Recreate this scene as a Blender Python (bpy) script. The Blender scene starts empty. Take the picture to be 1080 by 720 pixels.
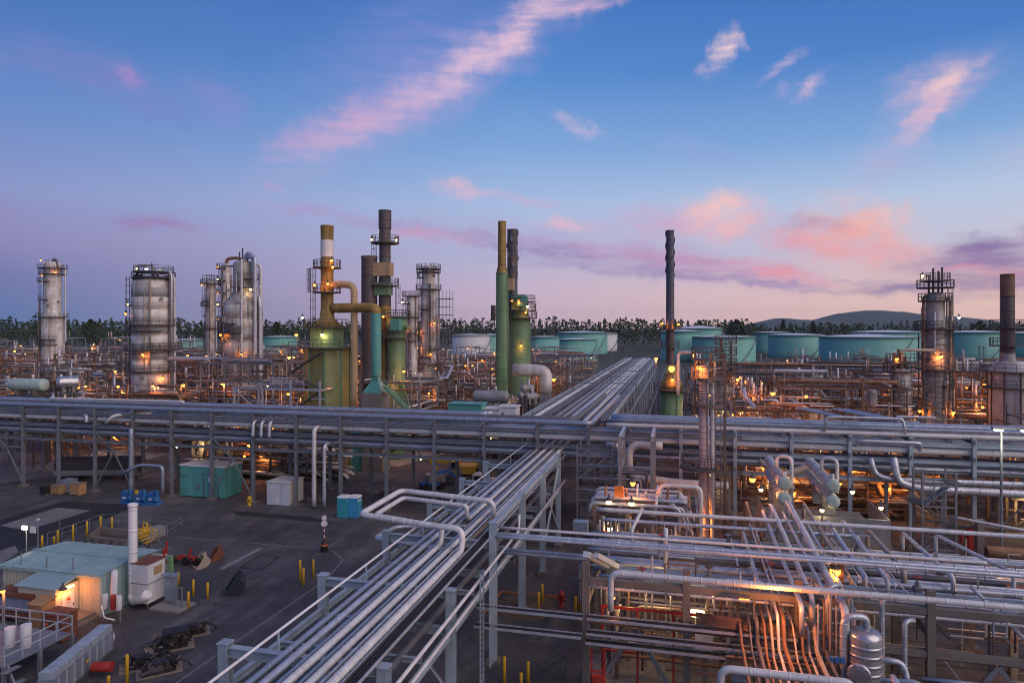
import bpy, math, random
from mathutils import Vector, Matrix, Quaternion, noise as mnoise

# ------------------------------------------------------------------ camera, sky, sun, exposure
sc = bpy.context.scene
col = sc.collection
rnd = random.Random(11)
H = 21.0                      # camera height above the yard
F = 720.0                     # focal length in photo pixels (1080 wide)
HY = 345.0                    # row of the horizon
YAW = math.atan2(178, 720)    # plant grid against the view
ca, sa = math.cos(YAW), math.sin(YAW)

cam_d = bpy.data.cameras.new('camera')
cam = bpy.data.objects.new('camera', cam_d); col.objects.link(cam)
cam.location = (0, 0, H); cam.rotation_euler = (math.radians(90), 0, YAW)
cam_d.sensor_width = 36; cam_d.lens = 24; cam_d.shift_y = -15 / 1080
cam_d.clip_start = 0.5; cam_d.clip_end = 30000
sc.camera = cam
sc.view_settings.view_transform = 'Standard'; sc.view_settings.look = 'None'
sc.view_settings.gamma = 1; sc.view_settings.use_curve_mapping = False
sc.view_settings.exposure = 0.25
sc.render.engine = 'CYCLES'
sc.cycles.use_denoising = True; sc.cycles.use_adaptive_sampling = True; sc.cycles.adaptive_threshold = .025
sc.cycles.pixel_filter_type = 'BLACKMAN_HARRIS'; sc.cycles.filter_width = 1.05
sc.cycles.max_bounces = 5; sc.cycles.diffuse_bounces = 2; sc.cycles.glossy_bounces = 2
sc.cycles.transmission_bounces = 2; sc.cycles.volume_bounces = 0
sc.cycles.sample_clamp_indirect = 4; sc.cycles.caustics_reflective = False; sc.cycles.caustics_refractive = False

def s2l(c):
    return tuple(((x / 255) / 12.92 if x / 255 <= .04045 else ((x / 255 + .055) / 1.055) ** 2.4) for x in c)

world = bpy.data.worlds.new('World'); sc.world = world; world.use_nodes = True
SKY_GAIN = 2 ** -sc.view_settings.exposure
def build_world():
    nt = world.node_tree; N = nt.nodes; L = nt.links; N.clear()
    def n(t, **k):
        x = N.new(t)
        for a, b in k.items(): setattr(x, a, b)
        return x
    def math_(op, a, b=None, c=None):
        m = n('ShaderNodeMath', operation=op)
        for i, s in enumerate((a, b, c)):
            if s is None: continue
            if isinstance(s, (int, float)): m.inputs[i].default_value = s
            else: L.new(s, m.inputs[i])
        return m.outputs[0]
    tc = n('ShaderNodeTexCoord')
    rot = n('ShaderNodeVectorRotate', rotation_type='Z_AXIS'); rot.inputs['Angle'].default_value = -YAW
    L.new(tc.outputs['Generated'], rot.inputs['Vector'])
    sep = n('ShaderNodeSeparateXYZ'); L.new(rot.outputs[0], sep.inputs[0])
    X, Y, Z = sep.outputs
    el = math_('MULTIPLY', math_('ARCSINE', Z), 2 / math.pi)         # elevation / 90 deg
    az = math_('ARCTAN2', X, Y)
    hyp = math_('SQRT', math_('ADD', math_('MULTIPLY', X, X), math_('ADD', math_('MULTIPLY', Y, Y), 1e-6)))
    s = math_('DIVIDE', X, hyp)
    def ramp(stops):
        r = n('ShaderNodeValToRGB'); r.color_ramp.interpolation = 'B_SPLINE' if False else 'EASE'
        e = r.color_ramp.elements
        while len(e) > 1: e.remove(e[-1])
        for i, (d, c) in enumerate(stops):
            x = e[0] if i == 0 else e.new(d / 90)
            x.position = d / 90; x.color = (*s2l(c), 1)
        r.color_ramp.interpolation = 'LINEAR'
        L.new(el, r.inputs[0]); return r.outputs[0]
    left = ramp([(0, (84, 116, 168)), (1, (86, 118, 172)), (3.5, (112, 122, 178)), (6.1, (142, 137, 187)), (9.3, (138, 151, 203)), (15.4, (100, 138, 202)), (21, (76, 120, 190)), (32, (52, 96, 170)), (90, (30, 62, 130))])
    mid = ramp([(0, (214, 184, 200)), (1, (214, 186, 202)), (3, (206, 184, 208)), (6, (182, 184, 216)), (10, (170, 191, 228)), (14.4, (132, 171, 222)), (20, (92, 143, 210)), (25.6, (68, 121, 196)), (34, (50, 98, 176)), (90, (30, 62, 130))])
    right = ramp([(0, (255, 206, 186)), (1, (254, 208, 190)), (3, (242, 206, 192)), (6, (206, 202, 220)), (9.5, (186, 203, 230)), (14, (126, 168, 220)), (20, (72, 125, 199)), (30, (48, 96, 176)), (90, (30, 62, 130))])
    def mix(f, a, b):
        m = n('ShaderNodeMix', data_type='RGBA'); L.new(f, m.inputs[0]) if not isinstance(f, (int, float)) else setattr(m.inputs[0], 'default_value', f)
        L.new(a, m.inputs[6]) if not isinstance(a, tuple) else setattr(m.inputs[6], 'default_value', (*a, 1))
        L.new(b, m.inputs[7]) if not isinstance(b, tuple) else setattr(m.inputs[7], 'default_value', (*b, 1))
        return m.outputs[2]
    def rng(v, a, b, c=0., d=1., smooth=False):
        m = n('ShaderNodeMapRange'); m.interpolation_type = 'SMOOTHSTEP' if smooth else 'LINEAR'
        L.new(v, m.inputs[0])
        for i, q in enumerate((a, b, c, d)): m.inputs[i + 1].default_value = q
        return m.outputs[0]
    skyc = mix(rng(s, 0.0, 0.62), mix(rng(s, -0.62, 0.0), left, mid), right)
    # clouds live in azimuth / elevation, pushed about by noise
    cmb = n('ShaderNodeCombineXYZ'); L.new(az, cmb.inputs[0]); L.new(math_('ARCSINE', Z), cmb.inputs[1])
    P = cmb.outputs[0]
    def noise(scale, detail, stretch=(1, 1, 1), rotz=0, off=0):
        mp = n('ShaderNodeMapping'); mp.inputs['Scale'].default_value = stretch; mp.inputs['Rotation'].default_value = (0, 0, rotz)
        mp.inputs['Location'].default_value = (off, off * .7, 0)
        L.new(P, mp.inputs[0])
        t = n('ShaderNodeTexNoise'); t.inputs['Scale'].default_value = scale; t.inputs['Detail'].default_value = detail; t.inputs['Roughness'].default_value = .6
        L.new(mp.outputs[0], t.inputs['Vector']); return t
    w = noise(14, 5); w2 = noise(55, 4, off=3)
    def vm(op, a, b):
        m = n('ShaderNodeVectorMath', operation=op)
        for i, q in enumerate((a, b)):
            if isinstance(q, tuple): m.inputs[i].default_value = q
            else: L.new(q, m.inputs[i])
        return m.outputs[0]
    wv = vm('MULTIPLY', vm('SUBTRACT', w.outputs[1], (.5, .5, .5)), (.10, .05, 0))
    wv2 = vm('MULTIPLY', vm('SUBTRACT', w2.outputs[1], (.5, .5, .5)), (.030, .016, 0))
    Q = vm('ADD', vm('ADD', P, wv), wv2)
    def wisps(rotz, off, lo=.38, hi=.68):
        t = noise(9, 8, (1.5, 9, 1), rotz, off); return rng(t.outputs[0], lo, hi, 0, 1, True)
    wd = wisps(math.radians(18), 1.7, .26, .74); wh = wisps(math.radians(-5), 5.1, .30, .68)
    def puffn(off): return rng(noise(22, 6, (1, 1.6, 1), .1, off).outputs[0], .30, .68, 0, 1, True)
    pf = puffn(2.2)
    cur = skyc
    pink, coral, purple, lav, peach = (236, 192, 212), (246, 172, 164), (128, 112, 164), (206, 172, 206), (252, 196, 176)
    # px, py, half length, half width, angle (deg, + = up to the right), texture, colour, strength
    CL = [(470, 84, 215, 32, 29, wd, (205, 180, 220), .7), (510, 56, 165, 17, 30, wd, (246, 204, 216), .95), (375, 128, 95, 22, 20, wd, (220, 174, 206), .9), (625, 2, 50, 9, 12, wd, pink, .8),
          (430, 60, 130, 60, 26, wd, (150, 150, 215), .5),
          (766, 52, 30, 10, 44, wd, (248, 212, 216), 1.0), (826, 70, 34, 6, 24, wd, (200, 180, 215), .8), (856, 91, 22, 8, 38, pf, (222, 190, 215), .9), (825, 96, 12, 9, 10, pf, (180, 172, 218), .7),
          (990, 92, 52, 26, 16, wd, (228, 188, 210), .9), (998, 84, 28, 12, 22, pf, (250, 210, 206), .9), (970, 126, 46, 10, 38, wd, (236, 190, 206), .9), (938, 162, 40, 26, 66, wd, (186, 178, 218), .7),
          (612, 131, 30, 10, -22, pf, (214, 188, 220), .85),
          (488, 197, 34, 10, -8, pf, (240, 188, 206), .95), (540, 208, 60, 6, -10, wh, (206, 178, 212), .7), (590, 235, 36, 8, -6, pf, (240, 186, 200), .9),
          (640, 268, 260, 20, -8.5, wh, (184, 150, 196), .75), (560, 262, 240, 9, -9, wh, (150, 136, 186), .8), (740, 282, 150, 14, -10, wh, (200, 148, 186), .75), (820, 286, 60, 9, -12, wh, (236, 158, 176), .9),
          (690, 290, 190, 6, -6, wh, (146, 134, 184), .7),
          (455, 247, 60, 9, -6, pf, (216, 164, 196), .7), (700, 238, 90, 20, -4, pf, (212, 164, 200), .75), (762, 226, 46, 26, 10, pf, (250, 190, 190), .95), (750, 216, 26, 14, 20, pf, (252, 202, 194), .9),
          (850, 250, 70, 22, -16, pf, (232, 160, 178), .85), (900, 236, 56, 30, -6, pf, (250, 182, 170), .95), (915, 262, 70, 18, -14, pf, (240, 166, 168), .85), (938, 228, 12, 16, -50, pf, (246, 196, 190), .8),
          (862, 232, 40, 10, -10, pf, (160, 134, 176), .5), (990, 268, 60, 10, -3, wh, (214, 170, 190), .6),
          (1045, 262, 90, 12, 6, wh, (120, 108, 162), .95), (1050, 282, 110, 24, 2, wh, (150, 122, 170), .9), (1040, 284, 60, 5, -2, wh, (224, 146, 172), .8), (965, 301, 62, 8, 3, wh, (136, 116, 166), .85), (1080, 300, 90, 14, 1, wh, (152, 124, 168), .85),
          (918, 292, 40, 4, -2, wh, (160, 140, 180), .7), (830, 302, 60, 5, -6, wh, (150, 138, 186), .7),
          (170, 240, 44, 9, -3, wh, (158, 110, 168), .75), (98, 76, 90, 22, -14, wd, (134, 130, 196), .6), (132, 81, 22, 9, -20, pf, (178, 146, 204), .75), (232, 108, 40, 22, -30, pf, (146, 140, 206), .5), (160, 105, 60, 20, -20, pf, (130, 130, 200), .4),
          (292, 196, 16, 5, 0, pf, (196, 164, 206), .7), (330, 222, 90, 10, -4, wh, (176, 154, 204), .6), (310, 143, 30, 10, 6, pf, (170, 150, 210), .6), (735, 160, 70, 12, -16, wd, (150, 165, 222), .6),
          (1160, 250, 120, 20, 4, wh, (150, 122, 170), .8), (1190, 120, 120, 24, 18, wd, pink, .5), (-120, 200, 120, 16, -6, wh, (158, 120, 176), .6), (-90, 60, 110, 20, 10, wd, (150, 140, 200), .5)]
    for i, (px, py, a, b, ang, tex, c, st) in enumerate(CL):
        k = (px - 540) / F; q = 1 / math.sqrt(1 + k * k)
        mp = n('ShaderNodeMapping', vector_type='TEXTURE')
        mp.inputs['Location'].default_value = (math.atan(k), math.atan((HY - py) / F * q), 0)
        mp.inputs['Rotation'].default_value = (0, 0, math.radians(ang))
        mp.inputs['Scale'].default_value = (a / F * q * 1.15, b / F * 1.25, 1)
        L.new(Q, mp.inputs[0])
        ln = n('ShaderNodeVectorMath', operation='LENGTH'); L.new(mp.outputs[0], ln.inputs[0])
        m = rng(ln.outputs['Value'], 0.0, 1.15, st, 0, True)
        f = math_('MULTIPLY', m, rng(tex, 0, 1, .30, 1))
        cur = mix(f, cur, s2l(c))
    # the physical sky adds its faint twilight glow
    ns = n('ShaderNodeTexSky', sky_type='NISHITA'); ns.sun_disc = False
    ns.sun_elevation = math.radians(1.0); ns.sun_rotation = math.radians(118) - YAW
    bg2 = n('ShaderNodeBackground'); bg2.inputs[1].default_value = .008; L.new(ns.outputs[0], bg2.inputs[0])
    bg = n('ShaderNodeBackground'); bg.inputs[1].default_value = SKY_GAIN * 0.97; L.new(cur, bg.inputs[0])
    ad = n('ShaderNodeAddShader'); L.new(bg.outputs[0], ad.inputs[0]); L.new(bg2.outputs[0], ad.inputs[1])
    out = n('ShaderNodeOutputWorld'); L.new(ad.outputs[0], out.inputs[0])
    world.cycles.sampling_method = 'MANUAL'; world.cycles.sample_map_resolution = 512
build_world()

sun_d = bpy.data.lights.new('sun', 'SUN'); sun_d.energy = 1.75; sun_d.angle = math.radians(70); sun_d.color = (1, .80, .68)
sun = bpy.data.objects.new('sun', sun_d); col.objects.link(sun)
_az = math.radians(128) - YAW        # clockwise from +y: broad fill raised to brighten the yard, right of and behind the camera
_d = Vector((math.sin(_az) * math.cos(.66), math.cos(_az) * math.cos(.66), math.sin(.66)))
sun.rotation_euler = _d.to_track_quat('Z', 'Y').to_euler()

# ------------------------------------------------------------------ pixel -> plant grid
def PD(px, D):
    k = (px - 540) / F
    return (D * (k * ca - sa), D * (k * sa + ca))
def G(px, py, z=0.0):
    D = (H - z) * F / (py - HY); u, v = PD(px, D); return Vector((u, v, z))
def zat(py, D): return H - (py - HY) * D / F
def DV(px, v): return v / (ca + sa * (px - 540) / F)
def UV(px, v): return PD(px, DV(px, v))[0]

# ------------------------------------------------------------------ materials
MATS = {}
def mat(name, c, rough=.6, metal=0., c2=None, scale=1.2, amount=.5, streak=0., bump=0., fine=0., emit=None, es=0., spec=.4):
    if name in MATS: return MATS[name]
    m = bpy.data.materials.new(name); m.use_nodes = True; MATS[name] = m
    nt = m.node_tree; N = nt.nodes; L = nt.links; b = N['Principled BSDF']
    b.inputs['Roughness'].default_value = rough; b.inputs['Metallic'].default_value = metal
    b.inputs['Specular IOR Level'].default_value = spec
    if emit:
        b.inputs['Base Color'].default_value = (*c, 1)
        b.inputs['Emission Color'].default_value = (*emit, 1); b.inputs['Emission Strength'].default_value = es
        return m
    if c2 is None: c2 = tuple(x * .62 for x in c)
    g = N.new('ShaderNodeNewGeometry')
    def nz(sc_, det, vec=(1, 1, 1)):
        mp = N.new('ShaderNodeMapping'); mp.inputs['Scale'].default_value = vec
        L.new(g.outputs['Position'], mp.inputs[0])
        t = N.new('ShaderNodeTexNoise'); t.inputs['Scale'].default_value = sc_; t.inputs['Detail'].default_value = det; t.inputs['Roughness'].default_value = .62
        L.new(mp.outputs[0], t.inputs['Vector']); return t.outputs[0]
    def rg(v, a, b_, lo=0., hi=1.):
        r = N.new('ShaderNodeMapRange'); L.new(v, r.inputs[0])
        for i, q in enumerate((a, b_, lo, hi)): r.inputs[i + 1].default_value = q
        return r.outputs[0]
    def mx(f, a, b_, blend='MIX'):
        x = N.new('ShaderNodeMix'); x.data_type = 'RGBA'; x.blend_type = blend
        L.new(f, x.inputs[0]) if not isinstance(f, float) else setattr(x.inputs[0], 'default_value', f)
        L.new(a, x.inputs[6]) if not isinstance(a, tuple) else setattr(x.inputs[6], 'default_value', (*a, 1))
        L.new(b_, x.inputs[7]) if not isinstance(b_, tuple) else setattr(x.inputs[7], 'default_value', (*b_, 1))
        return x.outputs[2]
    f = rg(nz(scale, 6), .38, .66, 0, amount)
    cc = mx(f, c, c2)
    if streak:
        cc = mx(rg(nz(scale * 2.2, 5, (1, 1, .06)), .5, .72, 0, streak), cc, tuple(x * .45 for x in c2))
    if fine:
        cc = mx(rg(nz(scale * 14, 3), .4, .7, 0, fine), cc, tuple(min(1, x * 1.5) for x in c))
    oi = N.new('ShaderNodeObjectInfo')
    cc = mx(rg(oi.outputs['Random'], 0, 1, 0, .28), cc, tuple(x * .55 for x in c))
    L.new(cc, b.inputs['Base Color'])
    L.new(rg(nz(scale * 3, 4), .3, .7, max(.05, rough - .12), min(1, rough + .15)), b.inputs['Roughness'])
    if bump:
        bp = N.new('ShaderNodeBump'); bp.inputs['Strength'].default_value = bump; bp.inputs['Distance'].default_value = .03
        L.new(nz(scale * 9, 4), bp.inputs['Height']); L.new(bp.outputs[0], b.inputs['Normal'])
    return m

M = dict(
    pipe=mat('galvanised_jacket', (.60, .62, .66), .36, .45, (.36, .36, .38), 1.5, .6, .25),
    pipe_pale=mat('pale_jacket', (.70, .69, .67), .48, .1, (.46, .43, .40), 1.2, .6, .2),
    pipe_blue=mat('blue_grey_jacket', (.36, .42, .50), .38, .45, (.24, .27, .32), 1.0, .6, .2),
    pipe_dark=mat('dark_pipe', (.16, .16, .17), .55, .2, (.10, .08, .07), 1.0, .6),
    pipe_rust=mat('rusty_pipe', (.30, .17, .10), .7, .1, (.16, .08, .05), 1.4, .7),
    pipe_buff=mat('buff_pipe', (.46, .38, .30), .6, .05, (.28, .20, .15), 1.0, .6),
    steel=mat('pale_blue_steel', (.40, .48, .53), .55, .15, (.25, .29, .32), .9, .6, .3),
    steel_grey=mat('grey_steel', (.24, .26, .28), .6, .2, (.15, .14, .13), 1.0, .6, .3),
    steel_dark=mat('dark_steel', (.10, .10, .10), .65, .2, (.07, .05, .04), 1.0, .6),
    steel_rust=mat('rusty_steel', (.24, .14, .09), .75, .1, (.12, .07, .05), 1.2, .7, .3),
    steel_brown=mat('brown_steel', (.20, .16, .13), .7, .1, (.10, .08, .07), 1.0, .7, .3),
    shell=mat('insulated_shell', (.56, .53, .49), .48, .2, (.24, .19, .15), .45, .85, .75),
    shell_white=mat('white_shell', (.70, .68, .64), .5, .1, (.40, .34, .28), .5, .8, .7),
    shell_silver=mat('silver_shell', (.55, .56, .58), .3, .7, (.38, .37, .36), .8, .6, .3),
    shell_grey=mat('grey_shell', (.36, .36, .36), .55, .2, (.22, .20, .18), .5, .7, .5),
    green=mat('green_paint', (.16, .29, .15), .55, 0, (.13, .21, .10), .5, .7, .5),
    green_olive=mat('olive_paint', (.23, .25, .10), .6, 0, (.15, .14, .06), .4, .7, .6),
    teal=mat('teal_paint', (.11, .36, .31), .55, 0, (.09, .28, .25), .3, .7, .35),
    teal_tank=mat('tank_green_paint', (.17, .42, .345), .6, 0, (.13, .34, .285), .06, .7, .25),
    tank_white=mat('tank_white_paint', (.62, .61, .58), .6, 0, (.50, .48, .45), .08, .6, .25),
    tank_roof=mat('tank_roof_paint', (.74, .76, .80), .6, 0, (.62, .64, .68), .08, .6),
    gold=mat('ochre_jacket', (.36, .25, .07), .55, .1, (.20, .11, .03), .6, .8, .6),
    gold_pale=mat('tan_jacket', (.50, .36, .20), .55, .1, (.36, .22, .10), .6, .7, .4),
    soot=mat('sooty_steel', (.10, .10, .11), .6, .3, (.16, .09, .06), .5, .6, .5),
    soot_blue=mat('blue_black_steel', (.09, .12, .17), .5, .3, (.13, .08, .06), .35, .6, .4),
    band_white=mat('white_band_paint', (.74, .73, .70), .6, 0, (.6, .57, .52), .5, .5),
    concrete=mat('weathered_concrete', (.21, .185, .155), .85, 0, (.15, .125, .10), .8, .8, .45, .3, .2),
    pad=mat('concrete_slab', (.19, .185, .18), .85, 0, (.11, .108, .105), .35, .8, 0, .3, .3),
    pad_pale=mat('pale_concrete_slab', (.26, .25, .235), .85, 0, (.17, .165, .16), .4, .7, 0, .3, .3),
    patch=mat('fresh_asphalt', (.022, .022, .025), .8, 0, (.03, .03, .032), .4, .6, 0, .3, .2),
    line=mat('worn_road_paint', (.30, .30, .29), .8, 0, (.10, .10, .10), 3.0, .95),
    yellow=mat('yellow_paint', (.72, .42, .03), .5, 0, (.58, .32, .02), 1.5, .5),
    red=mat('red_paint', (.42, .04, .03), .5, 0, (.28, .03, .02), 1.5, .5),
    orange=mat('orange_paint', (.75, .20, .04), .5, 0, (.55, .13, .03), 1.5, .5),
    cream=mat('cream_siding', (.52, .49, .38), .6, 0, (.42, .39, .30), .5, .6, .4),
    roof_teal=mat('teal_metal_roof', (.33, .46, .44), .5, .1, (.25, .37, .36), .5, .7, .2),
    white=mat('white_paint', (.72, .72, .72), .5, 0, (.55, .54, .52), .8, .5, .3),
    blue=mat('blue_paint', (.04, .16, .40), .45, 0, (.03, .10, .26), 1.0, .5),
    sky_blue=mat('light_blue_plastic', (.06, .34, .58), .45, 0, (.05, .26, .46), 1.0, .4),
    teal_plastic=mat('teal_plastic', (.05, .38, .42), .45, 0, (.04, .30, .34), 1.0, .4),
    rust=mat('rust_red', (.22, .075, .04), .8, 0, (.11, .045, .03), 1.4, .7, .4),
    wood=mat('plywood', (.40, .24, .11), .7, 0, (.28, .16, .08), 1.6, .6, .3),
    plank=mat('grey_plank', (.24, .20, .16), .85, 0, (.15, .12, .10), 1.6, .6),
    black=mat('black_iron', (.025, .024, .026), .5, .2, (.05, .035, .03), 2.0, .6),
    navy=mat('navy_paint', (.025, .035, .055), .45, .1, (.04, .035, .035), 2.0, .6),
    tarp=mat('dark_cover', (.055, .045, .05), .7, 0, (.085, .065, .06), .7, .7),
    glass=mat('dark_glass', (.02, .03, .04), .12, 0, spec=.7),
    trunk=mat('bark', (.07, .05, .035), .9),
    leaf=mat('leaf_green', (.055, .085, .025), .8, 0, (.035, .05, .016), .12, .9),
    leaf2=mat('dark_leaf_green', (.035, .06, .025), .8, 0, (.05, .055, .016), .10, .9),
    buff_lag=mat('pink_grey_lagging', (.62, .47, .43), .55, 0, (.44, .32, .28), .8, .6, .4),
    rust_soil=mat('earth', (.10, .07, .05), .95, 0, (.06, .045, .035), 2, .8),
    orange_soil=mat('orange_board', (.40, .17, .07), .8),
    pale_green=mat('pale_green_paint', (.44, .55, .47), .5, 0, (.34, .42, .36), .8, .5, .3),
    bulb_o=mat('sodium_bulb', (1, .6, .2), emit=(1, .36, .06), es=2.2),
    bulb_w=mat('white_bulb', (1, .9, .7), emit=(1, .74, .36), es=3.2),
    bulb_c=mat('flood_bulb', (1, 1, .95), emit=(1, .95, .80), es=9),
)

# ------------------------------------------------------------------ mesh tools
class MB:
    def __init__(s): s.v = []; s.f = []; s.sm = []
    def add(s, vs, fs, smooth=False):
        o = len(s.v); s.v += [tuple(p) for p in vs]
        for q in fs: s.f.append([i + o for i in q]); s.sm.append(smooth)
        return s
    def box(s, c, size, rz=0):
        x, y, z = (q / 2 for q in size); C, S = math.cos(rz), math.sin(rz)
        vs = []
        for k in (-z, z):
            for a, b in ((-x, -y), (x, -y), (x, y), (-x, y)):
                vs.append((c[0] + a * C - b * S, c[1] + a * S + b * C, c[2] + k))
        return s.add(vs, [(0, 3, 2, 1), (4, 5, 6, 7), (0, 1, 5, 4), (1, 2, 6, 5), (2, 3, 7, 6), (3, 0, 4, 7)])
    def prism(s, pts, d):
        """pts: list of 3-D points of a polygon, d: extrusion vector"""
        n = len(pts); d = Vector(d); a = [Vector(p) for p in pts]
        return s.add(a + [p + d for p in a], [list(range(n))[::-1], list(range(n, 2 * n))] + [(i, (i + 1) % n, n + (i + 1) % n, n + i) for i in range(n)])
    def lathe(s, prof, c=(0, 0), n=24, cap=True, a0=0, flat=False):
        vs = []; fs = []
        for r, z in prof:
            for i in range(n):
                t = a0 + 2 * math.pi * i / n; vs.append((c[0] + r * math.cos(t), c[1] + r * math.sin(t), z))
        for j in range(len(prof) - 1):
            for i in range(n):
                k = (i + 1) % n; fs.append((j * n + i, j * n + k, (j + 1) * n + k, (j + 1) * n + i))
        s.add(vs, fs, not flat)
        if cap:
            o = len(s.v) - len(vs)
            s.f.append([o + i for i in range(n)][::-1]); s.sm.append(False)
            s.f.append([o + (len(prof) - 1) * n + i for i in range(n)]); s.sm.append(False)
        return s
    def sweep(s, path, rad, n=10, cap=True):
        path = [Vector(p) for p in path]
        if not isinstance(rad, (list, tuple)): rad = [rad] * len(path)
        t0 = (path[1] - path[0]).normalized()
        up = Vector((0, 0, 1)) if abs(t0.z) < .9 else Vector((1, 0, 0))
        x = t0.cross(up).normalized(); vs = []; prev = t0
        for i, p in enumerate(path):
            if i == 0: t = t0
            elif i == len(path) - 1: t = (path[i] - path[i - 1]).normalized()
            else:
                t = (path[i + 1] - path[i]).normalized() + (path[i] - path[i - 1]).normalized()
                t = t.normalized() if t.length > 1e-6 else prev
            x = (prev.rotation_difference(t) @ x).normalized(); prev = t
            y = t.cross(x)
            for k in range(n):
                a = 2 * math.pi * k / n + (math.pi / 4 if n == 4 else 0); vs.append(p + (x * math.cos(a) + y * math.sin(a)) * rad[i])
        fs = []
        for j in range(len(path) - 1):
            for i in range(n):
                k = (i + 1) % n; fs.append((j * n + i, j * n + k, (j + 1) * n + k, (j + 1) * n + i))
        o = len(s.v); s.add(vs, fs, n > 5)
        if cap:
            s.f.append([o + i for i in range(n)][::-1]); s.sm.append(False)
            s.f.append([o + (len(path) - 1) * n + i for i in range(n)]); s.sm.append(False)
        return s
    def mesh(s, name):
        m = bpy.data.meshes.new(name); m.from_pydata(s.v, [], s.f); m.polygons.foreach_set('use_smooth', s.sm); m.update(); return m

def fillet(pts, br, n=5):
    pts = [Vector(p) for p in pts]; out = [pts[0]]
    for i in range(1, len(pts) - 1):
        a, b, c = pts[i - 1], pts[i], pts[i + 1]
        d1 = (a - b); d2 = (c - b); r = min(br, d1.length * .49, d2.length * .49)
        p1 = b + d1.normalized() * r; p2 = b + d2.normalized() * r
        for k in range(n + 1):
            t = k / n; out.append(p1 * (1 - t) ** 2 + b * 2 * t * (1 - t) + p2 * t * t)
    out.append(pts[-1]); return out
def seamed(path, r, step, gap=.05, k=1.035):
    """adds slightly proud jacket bands along a path"""
    P, Rr = [path[0]], [r]; acc = 0
    for a, b in zip(path, path[1:]):
        Ln = (b - a).length
        if Ln < 1e-6: continue
        d = (b - a) / Ln; t = step - acc
        t = max(t, .05)
        while t < Ln - gap * 3:
            for off, rr in ((-.03, r), (0, r), (0.004, r * k), (gap, r * k), (gap + .004, r), (gap + .034, r)):
                P.append(a + d * (t + off)); Rr.append(rr)
            t += step
        acc = (Ln - (t - step)) % step
        P.append(b); Rr.append(r)
    return P, Rr

_UNIT = {}
def unit(kind, m):
    k = (kind, m.name)
    if k in _UNIT: return _UNIT[k]
    b = MB()
    if kind == 'box': b.box((0, 0, 0), (1, 1, 1))
    elif kind == 'cyl': b.lathe([(1, -.5), (1, .5)], n=12)
    elif kind == 'cyl6': b.lathe([(1, -.5), (1, .5)], n=6)
    elif kind == 'cyl20': b.lathe([(1, -.5), (1, .5)], n=20)
    elif kind == 'ball': b.lathe([(.02, -1), (.5, -.87), (.87, -.5), (1, 0), (.87, .5), (.5, .87), (.02, 1)], n=12)
    elif kind == 'ibeam':
        t, w = .1, .09
        prof = [(-.5, -.5), (.5, -.5), (.5, -.5 + t), (w, -.5 + t), (w, .5 - t), (.5, .5 - t), (.5, .5), (-.5, .5), (-.5, .5 - t), (-w, .5 - t), (-w, -.5 + t), (-.5, -.5 + t)]
        b.prism([(x, y, -.5) for x, y in prof], (0, 0, 1))
    me = b.mesh(kind + '_' + m.name); me.materials.append(m); _UNIT[k] = me; return me

class T:
    """one thing: an Empty at its base with parts below it"""
    def __init__(s, name, label, cat, loc=(0, 0, 0), group=None, kind=None):
        s.o = bpy.data.objects.new(name, None); col.objects.link(s.o); s.o.empty_display_size = .2
        s.loc = Vector(loc if len(loc) == 3 else (*loc, 0)); s.o.location = s.loc
        s.o['label'] = label; s.o['category'] = cat
        if group: s.o['group'] = group
        if kind: s.o['kind'] = kind
    def _put(s, name, me, loc=(0, 0, 0), rot=None, scale=(1, 1, 1), under=None, label=None):
        o = bpy.data.objects.new(name, me); col.objects.link(o)
        o.location = Vector(loc) - (s.loc if loc is not None else Vector())
        if rot is not None: o.rotation_mode = 'QUATERNION'; o.rotation_quaternion = rot
        o.scale = scale; o.parent = under or s.o
        if under is not None: o.matrix_parent_inverse = under.matrix_basis.inverted()
        if label: o['label'] = label
        return o
    def box(s, name, c, size, m, rz=0, under=None, label=None):
        return s._put(name, unit('box', M[m]), c, Quaternion((0, 0, 1), rz), size, under, label)
    def mem(s, name, a, b, w, h, m, shape='box', under=None, roll=0):
        a, b = Vector(a), Vector(b); d = b - a
        q = d.to_track_quat('Z', 'Y') if abs(d.normalized().z) < .999 else Quaternion()
        if roll: q = q @ Quaternion((0, 0, 1), roll)
        return s._put(name, unit(shape, M[m]), (a + b) / 2, q, (w, h, d.length), under)
    def cyl(s, name, a, b, r, m, shape='cyl', under=None):
        return s.mem(name, a, b, r, r, m, shape, under)
    def mesh(s, name, mb, m, under=None, label=None):
        me = mb.mesh(name); me.materials.append(M[m])
        o = bpy.data.objects.new(name, me); col.objects.link(o); o.parent = under or s.o
        if under is not None: o.matrix_parent_inverse = (Matrix.Translation(s.loc) @ under.matrix_basis).inverted()
        else: o.location = -s.loc
        if label: o['label'] = label
        return o
    def pipe(s, name, pts, r, m, br=None, seam=0, n=8, under=None):
        p = fillet(pts, br if br is not None else r * 3.2, 4); b = MB()
        if seam: P, Rr = seamed(p, r, seam); b.sweep(P, Rr, n)
        else: b.sweep(p, r, n)
        return s.mesh(name, b, m, under)
    def lamp(s, p, kind='o', power=160, r=.16, light=True, drop=True, name='lamp'):
        p = Vector(p)
        r *= 1.25
        sh = s._put(name, lampshade(), p + Vector((0, 0, .02)), None, (1.3, 1.3, 1.3))
        bl = s._put('bulb', unit('ball', M['bulb_' + kind]), p - Vector((0, 0, .12)), None, (r, r, r), sh)
        if light:
            d = LD(kind, power); lo = bpy.data.objects.new('light', d); col.objects.link(lo); lo.parent = s.o
            lo.location = p - Vector((0, 0, .45)) - s.loc
        return sh
_LD = {}
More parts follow.
